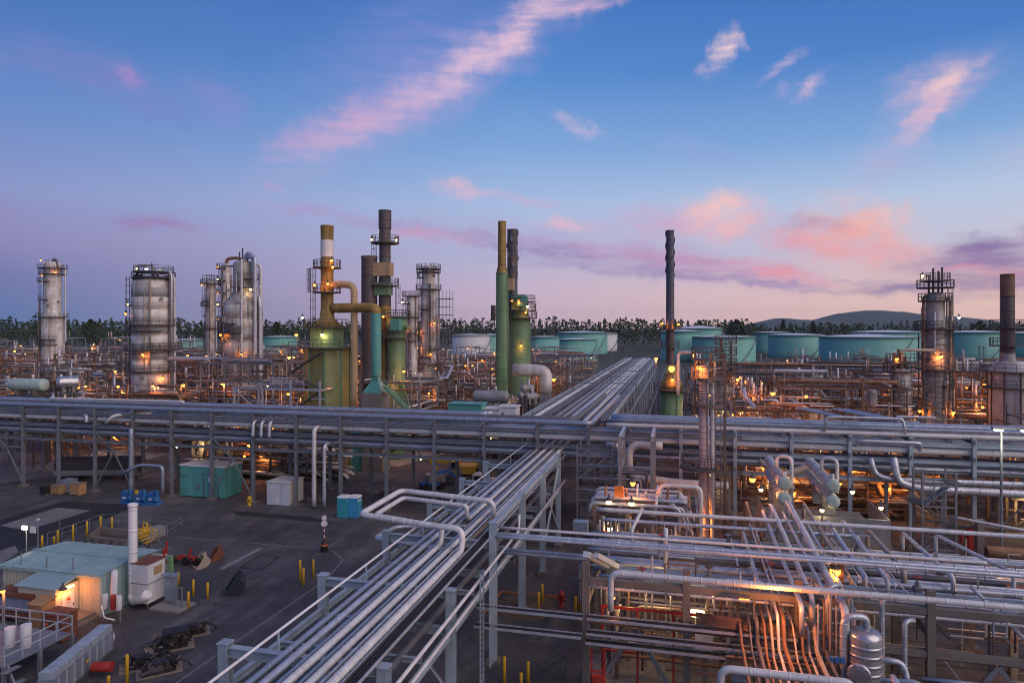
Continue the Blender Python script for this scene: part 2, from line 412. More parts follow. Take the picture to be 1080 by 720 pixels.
def LD(kind, power):
    k = (kind, power)
    if k not in _LD:
        d = bpy.data.lights.new('lamp_light', 'POINT'); d.energy = power; d.shadow_soft_size = .2
        d.color = {'o': (1, .27, .045), 'w': (1, .66, .30), 'c': (1, .90, .70)}[kind]; _LD[k] = d
    return _LD[k]
_SH = []
def lampshade():
    if not _SH:
        b = MB().lathe([(.05, .35), (.06, .16), (.2, .02), (.22, -.02)], n=10); me = b.mesh('lamp_shade'); me.materials.append(M['steel_dark']); _SH.append(me)
    return _SH[0]
def single(name, label, cat, mb, m, group=None, kind=None, loc=None):
    me = mb.mesh(name); me.materials.append(M[m]); o = bpy.data.objects.new(name, me); col.objects.link(o)
    if loc is not None:
        me.transform(Matrix.Translation(-Vector(loc))); o.location = loc
    if label: o['label'] = label
    if cat: o['category'] = cat
    if group: o['group'] = group
    if kind: o['kind'] = kind
    return o
def run(label, pts, r, m, seam=1.0, group=None, br=None, n=12, name='pipe', k=1.035):
    p = fillet(pts, br if br is not None else r * 3, 6); b = MB()
    if seam: P, Rr = seamed(p, r, seam, .05, k); b.sweep(P, Rr, n)
    else: b.sweep(p, r, n)
    return single(name, label, 'pipe', b, m, group, loc=pts[0])
ORD = 'first second third fourth fifth sixth seventh eighth ninth tenth eleventh twelfth thirteenth fourteenth fifteenth sixteenth seventeenth eighteenth nineteenth twentieth twenty-first twenty-second twenty-third twenty-fourth twenty-fifth twenty-sixth twenty-seventh twenty-eighth twenty-ninth thirtieth'.split()

def rail_mb(pts, h=1.05, step=1.6, r=.035, closed=False, mid=True):
    """handrail along a line on a deck, every post joined to its rails through a shared lattice"""
    b = MB(); pts = [Vector(p) for p in pts]
    if closed: pts = pts + [pts[0]]
    for dz in ((h, h * .52) if mid else (h,)):
        b.sweep([p + Vector((0, 0, dz)) for p in pts], r, 4)
    for a, c in zip(pts, pts[1:]):
        L = (c - a).length; k = max(1, round(L / step))
        for i in range(k): 
            q = a.lerp(c, i / k); b.sweep([q, q + Vector((0, 0, h))], r, 4)
    b.sweep([pts[-1], pts[-1] + Vector((0, 0, h))], r, 4)
    return b
def ladder_mb(p, z0, z1, w=.5, ang=0, cage=True):
    b = MB(); C, S = math.cos(ang), math.sin(ang)
    for s in (-1, 1):
        q = (p[0] - S * s * w / 2, p[1] + C * s * w / 2)
        b.sweep([(*q, z0), (*q, z1)], .04, 4)
    z = z0 + .3
    while z < z1:
        b.sweep([(p[0] - S * w / 2, p[1] + C * w / 2, z), (p[0] + S * w / 2, p[1] - C * w / 2, z)], .025, 4); z += .6
    if cage:
        z = z0 + 2.4
        while z < z1:
            b.sweep([(p[0] + S * .38 * math.cos(t) * -1 + C * .75 * math.sin(t), p[1] + C * .38 * math.cos(t) + S * .75 * math.sin(t), z) for t in [math.pi * i / 6 for i in range(7)]], .03, 4); z += 1.2
        for t in (math.pi * .25, math.pi * .5, math.pi * .75):
            q = (p[0] - S * .38 * math.cos(t) + C * .75 * math.sin(t), p[1] + C * .38 * math.cos(t) + S * .75 * math.sin(t))
            if z1 - z0 > 3: b.sweep([(*q, z0 + 2.4), (*q, z1)], .025, 4)
    return b
def dome(r, z, k=.35, n=5):
    return [(max(.02, r * math.cos(t)), z + r * k * math.sin(t)) for t in [math.pi / 2 * i / n for i in range(n + 1)]]
def banded(r, z0, z1, step, e=.03):
    out = [(r, z0)]; z = z0 + step
    while z < z1 - .2:
        out += [(r, z - .06), (r, z), (r + e, z + .01), (r + e, z + .10), (r, z + .11), (r, z + .17)]; z += step
    return out + [(r, z1)]
def platform(t, c, z, r0, r1, a0=0, a1=360, m='steel_dark', rail=True):
    n = max(6, int((a1 - a0) / 18)); A = [math.radians(a0 + (a1 - a0) * i / n) for i in range(n + 1)]
    b = MB()
    for zz, fl in ((z, 0), (z - .14, 1)): pass
    vs = []; fs = []
    for a in A:
        for r, zz in ((r0, z), (r1, z), (r1, z - .16), (r0, z - .16)):
            vs.append((c[0] + r * math.cos(a), c[1] + r * math.sin(a), zz))
    for i in range(n):
        for k in range(4): fs.append((i * 4 + k, i * 4 + (k + 1) % 4, i * 4 + 4 + (k + 1) % 4, i * 4 + 4 + k))
    b.add(vs, fs); d = t.mesh('platform', b, m)
    if rail:
        pts = [(c[0] + (r1 - .05) * math.cos(a), c[1] + (r1 - .05) * math.sin(a), z) for a in A]
        t.mesh('handrail', rail_mb(pts, 1.1, 1.4, .045), m, under=d)
    return d

# ------------------------------------------------------------------ ground, far land, woods
def sheet(name, pts, z, m, label=None, kind='structure'):
    b = MB().add([(p[0], p[1], z) for p in pts], [list(range(len(pts)))]); o = single(name, label or name.replace('_', ' '), None, b, m, kind=kind); return o
def ground_material():
    m = bpy.data.materials.new('yard_asphalt'); m.use_nodes = True; nt = m.node_tree; N = nt.nodes; L = nt.links; b = N['Principled BSDF']
    g = N.new('ShaderNodeNewGeometry')
    def nz(s, d, vec=(1, 1, 1)):
        mp = N.new('ShaderNodeMapping'); mp.inputs['Scale'].default_value = vec; L.new(g.outputs['Position'], mp.inputs[0])
        t = N.new('ShaderNodeTexNoise'); t.inputs['Scale'].default_value = s; t.inputs['Detail'].default_value = d; t.inputs['Roughness'].default_value = .65; L.new(mp.outputs[0], t.inputs['Vector']); return t.outputs[0]
    def rp(v, stops):
        r = N.new('ShaderNodeValToRGB'); e = r.color_ramp.elements
        for i, (p, c) in enumerate(stops):
            x = e[i] if i < 2 else e.new(p); x.position = p; x.color = (*c, 1)
        L.new(v, r.inputs[0]); return r.outputs[0]
    def mx(f, a, b_, bl='MIX'):
        x = N.new('ShaderNodeMix'); x.data_type = 'RGBA'; x.blend_type = bl
        if isinstance(f, float): x.inputs[0].default_value = f
        else: L.new(f, x.inputs[0])
        L.new(a, x.inputs[6]); 
        if isinstance(b_, tuple): x.inputs[7].default_value = (*b_, 1)
        else: L.new(b_, x.inputs[7])
        return x.outputs[2]
    base = rp(nz(.09, 8), [(.34, (.034, .034, .037)), (.50, (.060, .058, .060)), (.66, (.125, .118, .113))])
    dust = rp(nz(.5, 8, (1, .35, 1)), [(.50, (0, 0, 0)), (.74, (.75, .75, .75))])
    c = mx(dust, base, (.17, .156, .145))
    oil = rp(nz(1.3, 5), [(.58, (0, 0, 0)), (.72, (.8, .8, .8))]); c = mx(oil, c, (.028, .027, .029))
    # cracks and repair seams
    v = N.new('ShaderNodeTexVoronoi'); v.feature = 'DISTANCE_TO_EDGE'; v.inputs['Scale'].default_value = .16; L.new(g.outputs['Position'], v.inputs['Vector'])
    c = mx(rp(v.outputs[0], [(0, (.8, .8, .8)), (.006, (0, 0, 0))]), c, (.02, .02, .02))
    tire = rp(nz(.35, 4, (2.6, .12, 1)), [(.56, (0, 0, 0)), (.72, (.5, .5, .5))]); c = mx(tire, c, (.034, .034, .036))
    # beyond the plant the asphalt gives way to rough grass
    sx = N.new('ShaderNodeSeparateXYZ'); L.new(g.outputs['Position'], sx.inputs[0])
    ln = N.new('ShaderNodeVectorMath'); ln.operation = 'LENGTH'; L.new(g.outputs['Position'], ln.inputs[0])
    far = N.new('ShaderNodeMapRange'); L.new(ln.outputs['Value'], far.inputs[0]); far.inputs[1].default_value = 300; far.inputs[2].default_value = 380
    gr = rp(nz(.03, 6), [(.35, (.035, .045, .018)), (.6, (.07, .065, .03))])
    c = mx(far.outputs[0], c, gr)
    L.new(c, b.inputs['Base Color']); b.inputs['Roughness'].default_value = .82
    bp = N.new('ShaderNodeBump'); bp.inputs['Strength'].default_value = .35; bp.inputs['Distance'].default_value = .02; L.new(nz(6, 5), bp.inputs['Height']); L.new(bp.outputs[0], b.inputs['Normal'])
    return m
M['ground'] = ground_material()
sheet('ground', [(-3200, -150), (5700, -150), (5700, 6450), (-3200, 6450)], 0, 'ground')

def hills():
    prof = [(700, 0), (760, 20), (795, 40), (806, 78), (820, 118), (845, 108), (862, 100), (874, 128), (890, 170), (908, 192), (925, 198), (945, 186), (965, 160), (985, 140), (1004, 136), (1022, 96), (1045, 50), (1090, 30), (1150, 20), (1220, 0)]
    b = MB(); D0 = 5000; cols = []; px = 700
    def hgt(x):
        for (a, ha), (c, hc) in zip(prof, prof[1:]):
            if a <= x <= c: 
                t = (x - a) / (c - a); t = t * t * (3 - 2 * t); return ha + (hc - ha) * t
        return 0
    nx, ny = 130, 14; vs = []; fs = []
    for j in range(ny):
        for i in range(nx):
            x = 700 + 520 * i / (nx - 1); s = j / (ny - 1) * 2 - 1
            u, v = PD(x, D0); u2, v2 = u - sa * s * 900, v + ca * s * 900
            h = hgt(x) * (1 - abs(s) ** 1.4) * 1.12 * .66
            h += 10 * mnoise.noise(Vector((u2 / 260, v2 / 260, 0))) * (1 - abs(s))
            vs.append((u2, v2, max(h, -2) + 0))
    for j in range(ny - 1):
        for i in range(nx - 1): fs.append((j * nx + i, j * nx + i + 1, (j + 1) * nx + i + 1, (j + 1) * nx + i))
    b.add(vs, fs, True)
    M['hill'] = mat('forested_hill', (.045, .065, .035), .9, 0, (.03, .045, .028), .004, .8)
    single('hills', 'long wooded ridge on the skyline', None, b, 'hill', kind='structure')
hills()
def haze(density=5.5e-5):
    m = bpy.data.materials.new('evening_air'); m.use_nodes = True; nt = m.node_tree; nt.nodes.clear()
    o = nt.nodes.new('ShaderNodeOutputMaterial'); p = nt.nodes.new('ShaderNodeVolumePrincipled'); p.inputs['Color'].default_value = (.78, .88, 1, 1); p.inputs['Density'].default_value = density; p.inputs['Anisotropy'].default_value = .2
    nt.links.new(p.outputs[0], o.inputs['Volume']); M['air'] = m
    single('haze', 'thin evening haze over the land', None, MB().box((1250, 3150, 84.5), (9100, 6700, 171)), 'air', kind='stuff')
haze()

def tree_crown(b, x, y, h, conif, q, R, z0=0):
    w = h * (.17 if conif else .30)
    for _ in range(q):
        t = R.random() ** (.8 if conif else .7); a = R.uniform(0, 6.283)
        if conif:
            zz = z0 + h * (.18 + .82 * t); rr = w * (1.06 - t) * R.uniform(.35, 1.15)
        else:
            zz = z0 + h * (.25 + .75 * t); rr = w * math.sqrt(max(.03, 1 - (2 * t - .85) ** 2)) * R.uniform(.3, 1.1)
        c = Vector((x + rr * math.cos(a), y + rr * math.sin(a), zz)); s = h * R.uniform(.025, .065)
        d1 = Vector((R.uniform(-1, 1), R.uniform(-1, 1), R.uniform(-.8, .8))).normalized() * s
        d2 = Vector((R.uniform(-1, 1), R.uniform(-1, 1), R.uniform(-.8, .8))).normalized() * s
        b.add([c - d1, c + d2, c + d1, c - d2 * .7], [(0, 1, 2, 3)])
def woods():
    R = random.Random(5)
    for name, lab, rows, mt, (x0, x1) in (
        ('forest', 'dense mixed wood beyond the tanks along the whole horizon', [(640, 26, 1.), (690, 28, 1.), (760, 29, 1.), (860, 31, 1.)], 'leaf', (-60, 1140)),
        ('forest', 'darker conifer belt standing in the far wood', [(670, 27, .6), (800, 32, .6), (960, 33, .8)], 'leaf2', (-60, 1140))):
        b = MB()
        for D, h, dens in rows:
            px = x0
            while px < x1:
                step = R.uniform(4.5, 9) / dens * 640 / D; px += step
                d = D + R.uniform(-25, 25); u, v = PD(px, d)
                hh = h * R.uniform(.60, 1.04) * (.86 if px > 800 else 1.0) * (1 + .12 * mnoise.noise(Vector((px / 70, D, 0))))
                tree_crown(b, u, v, hh, R.random() < (.75 if mt == 'leaf2' else .25), 64, R)
        single(name, lab, None, b, mt, kind='stuff')
    low = MB()
    for i in range(2600):
        d = R.uniform(430, 640); px = R.uniform(-40, 1120); u, v = PD(px, d)
        tree_crown(low, u, v, R.uniform(1.5, 5), False, 14, R)
    single('undergrowth', 'low scrub between the tank farm and the wood', None, low, 'leaf2', kind='stuff')
woods()
def lone_tree(label, px, D, h, conif, seed, m='leaf2'):
    R = random.Random(seed); u, v = PD(px, D); t = T('conifer_tree' if conif else 'broadleaf_tree', label, 'tree', (u, v, 0), 'tall trees standing above the far wood')
    b = MB().sweep([(u, v, 0), (u + R.uniform(-.4, .4), v, h * .5), (u + R.uniform(-.6, .6), v, h * .96)], [h * .022, h * .014, h * .003], 6); t.mesh('trunk', b, 'trunk')
    for i in range(5):
        z = h * R.uniform(.3, .75); a = R.uniform(0, 6.28); L = h * .18
        t.mesh('limb', MB().sweep([(u, v, z), (u + L * math.cos(a), v + L * math.sin(a), z + L * .4)], [h * .008, h * .002], 5), 'trunk')
    c = MB(); tree_crown(c, u, v, h, conif, 420, R); t.mesh('crown', c, m)
for a in (('broad rounded tree above the wood between the tanks and the hills', 777, 560, 27, False, 3), ('narrow conifer rising left of the long ridge', 826, 600, 27, True, 4), ('conifer beside the foot of the ridge', 858, 600, 26, True, 5),
          ('tallest leafy tree in the wood at the far left of the horizon', 96, 560, 27, False, 6), ('leafy tree in the wood behind the two grey towers', 292, 560, 25, False, 7), ('leafy tree between the ridge and the rusty stack', 1034, 560, 26, False, 8)):
    lone_tree(*a)

# ------------------------------------------------------------------ tank farm
def tank(label, px0, px1, top, bot, m='teal_tank', roof=.055, group='storage tanks'):
    D = H * F / (bot - HY); w = (px1 - px0) * D / F; r = w / 2; pc = (px0 + px1) / 2
    D += r * .55; u, v = PD(pc, D); h = H - (top - HY) * (D - r * .4) / F
    t = T('storage_tank', label, 'tank', (u, v, 0), group)
    prof = [(r, 0)]; n = 5
    for i in range(1, n): z = h * i / n; prof += [(r, z), (r - .05, z + .02)]
    prof += [(r - .05, h - .3), (r + .12, h - .28), (r + .12, h)]
    t.mesh('shell', MB().lathe(prof, (u, v), 56, False), m)
    rf = t.mesh('roof', MB().lathe([(r + .10, h + .003), (r * .6, h + r * roof * .55), (r * .25, h + r * roof * .9), (.02, h + r * roof)], (u, v), 56, False), 'tank_roof' if m != 'tank_white' else 'tank_white')
    t.cyl('vent', (u, v, h + r * roof - .1), (u, v, h + r * roof + 1.2), .5, 'steel_grey', under=rf)
    # spiral stair on the camera side
    a0 = math.atan2(-v, -u) + .5; st = MB(); k = 26; pts = [(u + (r + .6) * math.cos(a0 + i * .028 * 22 / r), v + (r + .6) * math.sin(a0 + i * .028 * 22 / r), h * i / k) for i in range(k + 1)]
    ra = [(u + (r + .1) * math.cos(a0 + i * .028 * 22 / r), v + (r + .1) * math.sin(a0 + i * .028 * 22 / r), h * i / k) for i in range(k + 1)]
    vs = []; fs = []
    for p, q in zip(pts, ra): vs += [p, q, (q[0], q[1], q[2] - .3), (p[0], p[1], p[2] - .3)]
    for i in range(k):
        for j in range(4): fs.append((i * 4 + j, i * 4 + (j + 1) % 4, i * 4 + 4 + (j + 1) % 4, i * 4 + 4 + j))
    sto = t.mesh('stair', st.add(vs, fs), 'steel_grey')
    t.mesh('handrail', MB().sweep([(p[0], p[1], p[2] + 1) for p in pts], .06, 4), 'steel_grey', under=sto)
    t.mesh('top_handrail', rail_mb([(u + r * math.cos(a0 + i * .1 - .2), v + r * math.sin(a0 + i * .1 - .2), h) for i in range(9)], 1.1, 2, .05), 'steel_grey')
    return t
for a in (('small teal tank just right of the green stack', 558, 590, 355, 380), ('pale teal tank right of the small tank by the green stack', 589, 629, 357.5, 378.5), ('wide teal tank behind the pale teal one', 587, 641, 350.5, 373),
          ('white tank peeping out right of the wide teal tank', 622, 651, 351.5, 370, 'tank_white'), ('white tank behind the scaffolded column', 476, 517, 353, 375, 'tank_white'), ('teal tank half hidden behind the green stack', 500, 534, 353, 374),
          ('teal tank behind the dark spiral-straked stack', 697, 737, 349, 380, 'teal_tank', .09), ('teal tank with pale roof right of the spiral-straked stack', 730, 796, 355, 383), ('far tank with white dome behind the straked stack', 712, 762, 346, 372, 'teal_tank', .1),
          ('teal tank at the start of the row below the ridge', 795, 832, 350.5, 372), ('second teal tank of the row below the ridge', 811, 868, 353, 377), ('widest teal tank of the row below the ridge', 866, 963, 355, 382.5),
          ('teal tank behind the widest one, left of the rusty column', 900, 972, 350, 373), ('big teal tank between the rusty column and the rusty stack', 998, 1058, 350, 377.5), ('teal tank at the far right behind the rusty stack', 1062, 1130, 351, 376),
          ('teal tank far left behind the big drum', 184, 214, 358, 376), ('low teal tank left of the striped heater stack', 278, 314, 355, 374)):
    tank(*a)

# ------------------------------------------------------------------ transverse pipe rack
ZT = (7.0, 8.9, 10.5)
V0, V1 = 72.0, 80.0
def transverse_rack():
    t = T('pipe_rack', 'long pale steel pipe rack crossing the whole yard in three tiers', 'pipe rack', (-12, 76, 0))
    us = [-101.5 + 5.75 * i for i in range(15)] + [-14.5 - .5] + [-9.5, -5.2, 0.0] + [5.3 + 5.3 * i for i in range(9)]
    for i, u in enumerate(us):
        for v in (V0, V1):
            ct = t.mem('column', (u, v, .25), (u, v, ZT[2] + .15), .34, .34, 'steel_grey' if u < 0 else 'steel', 'ibeam')
            t.box('footing', (u, v, .12), (.9, .9, .26), 'concrete')
        for k, z in enumerate(ZT): t.mem('cross_beam', (u, V0 - .3, z - .2), (u, V1 + .3, z - .2), .26, .36, 'steel_grey', 'ibeam', roll=0)
    for z in ZT:
        for v in (V0 - .02, V1 + .02):
            for a, b in ((-102, -60), (-60, -20), (-20, 6), (6, 48)):
                t.mem('girder', (a, v, z - .58), (b - .02, v, z - .58), .22, .34, 'steel_grey' if b < 8 else 'steel', 'ibeam')
    for i in (2, 5, 8):           # knee braces in some bays
        u = us[i]; w = us[i + 1]; m = (u + w) / 2
        for v in (V0,):
            t.mem('brace', (u, v, .5), (m, v, 5.2), .14, .14, 'steel_grey'); t.mem('brace', (w, v, .5), (m, v, 5.2), .14, .14, 'steel_grey')
            t.mem('brace', (u, v, 7.6), (m, v, 5.2), .14, .14, 'steel_grey'); t.mem('strut', (u, v, 5.2), (w, v, 5.2), .16, .2, 'steel_grey')
    for i in (3, 9, 20, 24):
        u, w = us[i], us[i + 1]
        t.mem('brace', (u, V1, .5), (w, V1, 6.4), .14, .14, 'steel_grey'); t.mem('brace', (w, V1, .5), (u, V1, 6.4), .14, .14, 'steel_grey')
    for u in (-61, -28.6): t.lamp((u, V0 + .6, 6.2), 'w', 30, .09)
    t.lamp((-33.5, V0 + .6, 6.3), 'w', 20, .09)
    return us
TU = transverse_rack()
g = 'pipes on the transverse rack'
def trun(i, tier, v, r, m, a=-103, b=49, seam=1.6, extra='', tail=None):
    z = ZT[tier] + r + .02; pts = [(a, v, z), (b, v, z)]
    if tail: pts = tail(z)
    tn = ('lowest', 'middle', 'top')[tier]
    run(f'{ORD[i]} pipe from the near edge on the {tn} tier of the long rack{extra}', pts, r, M and m, seam, g)
# top tier: left runs turn away down the far rack, right runs go on
trun(0, 2, 72.15, .30, 'pipe_blue', b=-8.6, extra=', left run', tail=lambda z: [(-103, 72.15, z), (-9.2, 72.15, z), (-9.2, 78, z), (-9.2, 104, z - .2)])
trun(1, 2, 73.0, .20, 'pipe_pale', b=-12, extra=', left run', tail=lambda z: [(-103, 73, z), (-10.2, 73, z), (-10.2, 79, z), (-10.2, 104, z - .1)])
trun(2, 2, 74.1, .34, 'pipe_dark', extra=', left run', tail=lambda z: [(-103, 74.1, z), (-11.2, 74.1, z), (-11.2, 80, z), (-11.2, 104, z - .2)])
trun(3, 2, 75.2, .18, 'pipe', b=-21, extra=', left run'); trun(4, 2, 76.1, .24, 'pipe', b=-22, extra=', left run'); trun(5, 2, 77.2, .3, 'pipe_blue', b=-22, extra=', left run'); trun(6, 2, 78.4, .22, 'pipe_pale', b=-22, extra=', left run'); trun(7, 2, 79.3, .16, 'pipe', b=-22, extra=', left run')
for i, (v, r, m) in enumerate([(72.3, .22, 'pipe_pale'), (73.3, .3, 'pipe_dark'), (74.2, .18, 'pipe'), (75.0, .28, 'pipe_blue'), (76.1, .2, 'pipe_pale'), (77.2, .34, 'pipe_blue'), (78.3, .2, 'pipe'), (79.2, .26, 'pipe')]):
    trun(i, 2, v, r, m, a=-7.6, b=49, extra=', right run')
for i, (v, r, m) in enumerate([(72.5, .3, 'pipe_pale'), (73.6, .24, 'pipe_dark'), (74.6, .4, 'pipe_blue'), (75.9, .22, 'pipe_dark'), (76.8, .3, 'pipe'), (78, .36, 'pipe_blue'), (79.2, .25, 'pipe')]):
    trun(i, 1, v, r, m, extra='')
for i, (v, r, m) in enumerate([(72.4, .2, 'pipe_dark'), (73.2, .3, 'pipe'), (74.3, .26, 'pipe_dark'), (75.2, .3, 'pipe_blue'), (76.4, .36, 'pipe_dark'), (77.7, .3, 'pipe'), (79.0, .3, 'pipe_dark')]):
    trun(i, 0, v, r, m, extra='')
# details at the rack: drop legs, bent branches, expansion offsets
def extra(label, pts, r, m='pipe', seam=1.2, grp=None, br=None): run(label, pts, r, m, seam, grp, br)
extra('upper branch pipe rising out of the rack and bending right near its left end', [(-86, 78, 11.4), (-81, 73.4, 11.6), (-81 + .1, 72.9, 11.6), (-60, 72.6, 11.75)], .17, 'pipe_pale')
extra('thick grey drop pipe with cap standing at the braced bay left of the blue pumps', [(-66.6, 71.3, .2), (-66.6, 71.3, 8.4)], .28, 'pipe_blue')
extra('tall pale drop leg in front of the rack beside the toilets', [(-41.2, 71.2, .3), (-41.2, 71.2, 9.2), (-41.2, 72.4, 9.4)], .26, 'pipe_pale', 1)
extra('thinner drop leg right beside the tall pale one', [(-39.9, 71.2, .3), (-39.9, 71.2, 7.4), (-39.9, 73, 7.5)], .2, 'pipe', 1)
for i, u in enumerate((-49.4, -48.3, -47.2)):
    extra(f'{ORD[i]} of three short elbows hooked over the rack girder above the teal cabin', [(u, 75, 9.8), (u, 71.5, 9.8), (u, 71.4, 8.0)], .2, 'pipe')
extra('bent pipe hanging at the rack face left of the three short elbows', [(-77, 74, 9.7), (-73.5, 71.4, 9.7), (-73.5, 71.4, 8.9)], .22, 'pipe')
extra('pale bent pipe beside the hanging one at the rack face', [(-70.5, 71.4, 8.9), (-69.5, 71.6, 9.9), (-66, 74, 9.9)], .22, 'pipe_pale')
extra('low bent pipe over the blue pumps', [(-67.6, 70.9, 2.8), (-65, 70.9, 4.0), (-61.6, 70.9, 4.0), (-61.6, 70.9, .6)], .2, 'pipe_blue')
extra('thick loop pipe turning down at the crossing of the two racks', [(-1.8, 71.4, 8.9), (-5.2, 71.4, 8.9), (-5.2 + .01, 71.3, 5.6), (0, 71.2, 5.2), (4.6, 71.2, 5.2)], .42, 'pipe_pale', .7)
extra('second loop pipe behind the thick one at the rack crossing', [(-7.6, 71.9, 8.7), (-6.3, 71.9, 8.7), (-6.3, 71.9, 5.8), (-3, 71.6, 5.4)], .3, 'pipe', .7)
for i, u in enumerate((14.0, 14.6, 17.6, 18.2, 18.8)):
    extra(f'{ORD[i]} sloping expansion-loop pipe lying across the top of the long rack', [(u + .8, 72, 12.3), (u - 1.8, 79, 12.3)], .12, 'pipe')
extra('near leg of the expansion loop raised over the long rack', [(13.6, 72, 10.9), (13.8, 71.9, 12.3), (20.5, 71.9, 12.3), (20.7, 71.9, 10.9)], .13, 'pipe')
extra('raised square loop pipe right of the expansion loop', [(16.5, 72.6, 9.3), (16.6, 71.7, 10.1), (22, 71.7, 10.1), (22.1, 72.4, 9.2)], .16, 'pipe')
extra('big bent pipe drooping under the rack near the tall light pole', [(19.5, 71.3, 8.7), (19.8, 71, 6.4), (21.5, 70.8, 6.0), (34, 70.6, 6.0)], .36, 'pipe', .8)
extra('second bent pipe drooping behind the big one near the light pole', [(17.6, 71.6, 8.5), (18, 71.4, 6.9), (19.4, 71.3, 6.6), (34, 71.2, 6.8)], .26, 'pipe', .8)
extra('brown bent pipe looped below the rack beside the exchangers', [(7.5, 71.2, 7.8), (8.6, 70.6, 7.2), (9.4, 70.6, 6.6), (10.6, 70.8, 7.0), (12.4, 71.2, 7.6)], .34, 'pipe_buff', .6)

# ------------------------------------------------------------------ far pipe rack running to the horizon
def far_rack():
    t = T('pipe_rack', 'pipe rack running away from the crossing toward the tank farm', 'pipe rack', (-14, 82, 0))
    vs = [88 + 9 * i for i in range(12)] + [205, 220, 235, 250]
    for v in vs:
        for u in (-19, -8.6): t.mem('column', (u, v, 0), (u, v, 9.8), .32, .32, 'steel', 'ibeam')
        t.mem('cross_beam', (-19.4, v, 9.2), (-8.2, v, 9.2), .3, .3, 'steel', 'ibeam'); t.mem('cross_beam', (-19.4, v, 6.8), (-8.2, v, 6.8), .28, .3, 'steel', 'ibeam')
    for u in (-19.2, -8.4):
        for a, b in ((82, 140), (140, 198), (198, 255)):
            t.mem('girder', (u, a, 9.75), (u, b - .02, 9.75), .3, .5, 'steel', 'ibeam'); t.mem('girder', (u, a, 6.4), (u, b - .02, 6.4), .22, .3, 'steel', 'ibeam')
    for v in (124, 160): 
        t.box('walkway', (-13.8, v, 10.9), (12.5, 1.2, .12), 'steel_grey'); t.mesh('handrail', rail_mb([(-20, v - .55, 10.96), (-7.6, v - .55, 10.96)], 1.1, 1.6, .05), 'steel_grey')
        for u in (-19.8, -7.8): t.mem('walkway_post', (u, v, 9.9), (u, v, 10.9), .2, .2, 'steel_grey')
far_rack()
R = random.Random(3); u = -18.7; i = 0
while u < -9.2:
    r = R.choice((.12, .16, .2, .26, .3)); u += r + .1
    run(f'{ORD[i]} pipe from the left on the rack running to the tank farm', [(u, 82.5 + (i % 3), 9.4 + r), (u, 254, 9.4 + r)], r, R.choice(('pipe', 'pipe_pale', 'pipe_blue', 'pipe', 'pipe_dark')), 3.0, 'pipes on the far rack', n=8)
    u += r + .08; i += 1
for i, (u, r) in enumerate(((-17.5, .3), (-15.5, .35), (-13.2, .3), (-11, .3))):
    run(f'{ORD[i]} pipe from the left on the lower tier of the rack to the tank farm', [(u, 84, 7.0 + r), (u, 250, 7.0 + r)], r, 'pipe_dark', 3, 'pipes on the far rack', n=8)

sheet('road', [(-7.2, 126), (-.4, 126), (-.4, 420), (-7.2, 420)], .02, 'patch', 'service road running to the tank farm')
for u in (-7.5, -.1): single('kerb', 'pale kerb of the service road', None, MB().box((u, 273, .07), (.3, 294, .14)), 'pad_pale', kind='structure')
# ------------------------------------------------------------------ near diagonal rack
UL, UR = -18.6, -11.4
BV = (25, 33.1, 41.2, 49.2, 57, 64.6)
def near_rack():
    t = T('pipe_rack', 'pale blue steel pipe rack striding out of the lower edge toward the crossing', 'pipe rack', (-15, 25, 0))
    for i, v in enumerate(BV):
        zr = 7.6 if i in (0, 1) else 8.8
        for u, z in ((UL, 7.75), (UR, zr)):
            c = t.mem('column', (u, v, .3), (u, v, z), .44, .44, 'steel', 'ibeam'); t.box('base_plate', (u, v, .15), (.8, .8, .3), 'concrete'); t.box('cap_plate', (u, v, z + .02), (.52, .52, .05), 'steel', under=c)
        t.mem('top_beam', (UL, v, 7.42), (UR, v, 7.42), .34, .40, 'steel', 'ibeam'); t.mem('lower_beam', (UL, v, 5.5), (UR, v, 5.5), .3, .4, 'steel', 'ibeam')
    for a, b in zip(BV, BV[1:]):
        t.mem('strut', (UL, a + .2, 5.9), (UL, b - .2, 5.9), .26, .3, 'steel', 'ibeam'); t.mem('strut', (UR, a + .2, 5.4), (UR, b - .2, 5.4), .26, .3, 'steel', 'ibeam')
        m = (a + b) / 2
        t.mem('tie_beam', (UL, m, 5.9), (UR, m, 5.9), .2, .24, 'steel', 'ibeam')
    t.mem('strut', (UL, 12, 5.9), (UL, BV[0] - .2, 5.9), .26, .3, 'steel', 'ibeam'); t.mem('strut', (UR, 12, 5.4), (UR, BV[0] - .2, 5.4), .26, .3, 'steel', 'ibeam')
    for u, z in ((UL, 7.75), (UR, 7.6)):
        t.mem('column', (u, 12, .3), (u, 12, z), .44, .44, 'steel', 'ibeam')
    t.mem('top_beam', (UL, 12, 7.42), (UR, 12, 7.42), .34, .4, 'steel', 'ibeam')
    for a, b in ((2, 3), (3, 4), (4, 5)): t.mem('top_strut', (UR, BV[a] + .2, 8.6), (UR, BV[b] - .2, 8.6), .34, .4, 'steel', 'ibeam')
    t.mem('knee_brace', (UR, 33.1, 2.2), (UR, 30, 5.2), .16, .16, 'steel', 'ibeam'); t.mem('knee_brace', (UR, 25.2, 2.2), (UR, 28, 5.2), .16, .16, 'steel', 'ibeam')
    t.mem('knee_brace', (UR, 57, 1.5), (UR, 64.6, 7.6), .16, .16, 'steel'); t.mem('knee_brace', (UR, 64.6, 1.5), (UR, 57, 7.6), .16, .16, 'steel')
near_rack()
g2 = 'pipes on the near rack'; ztop = 7.64
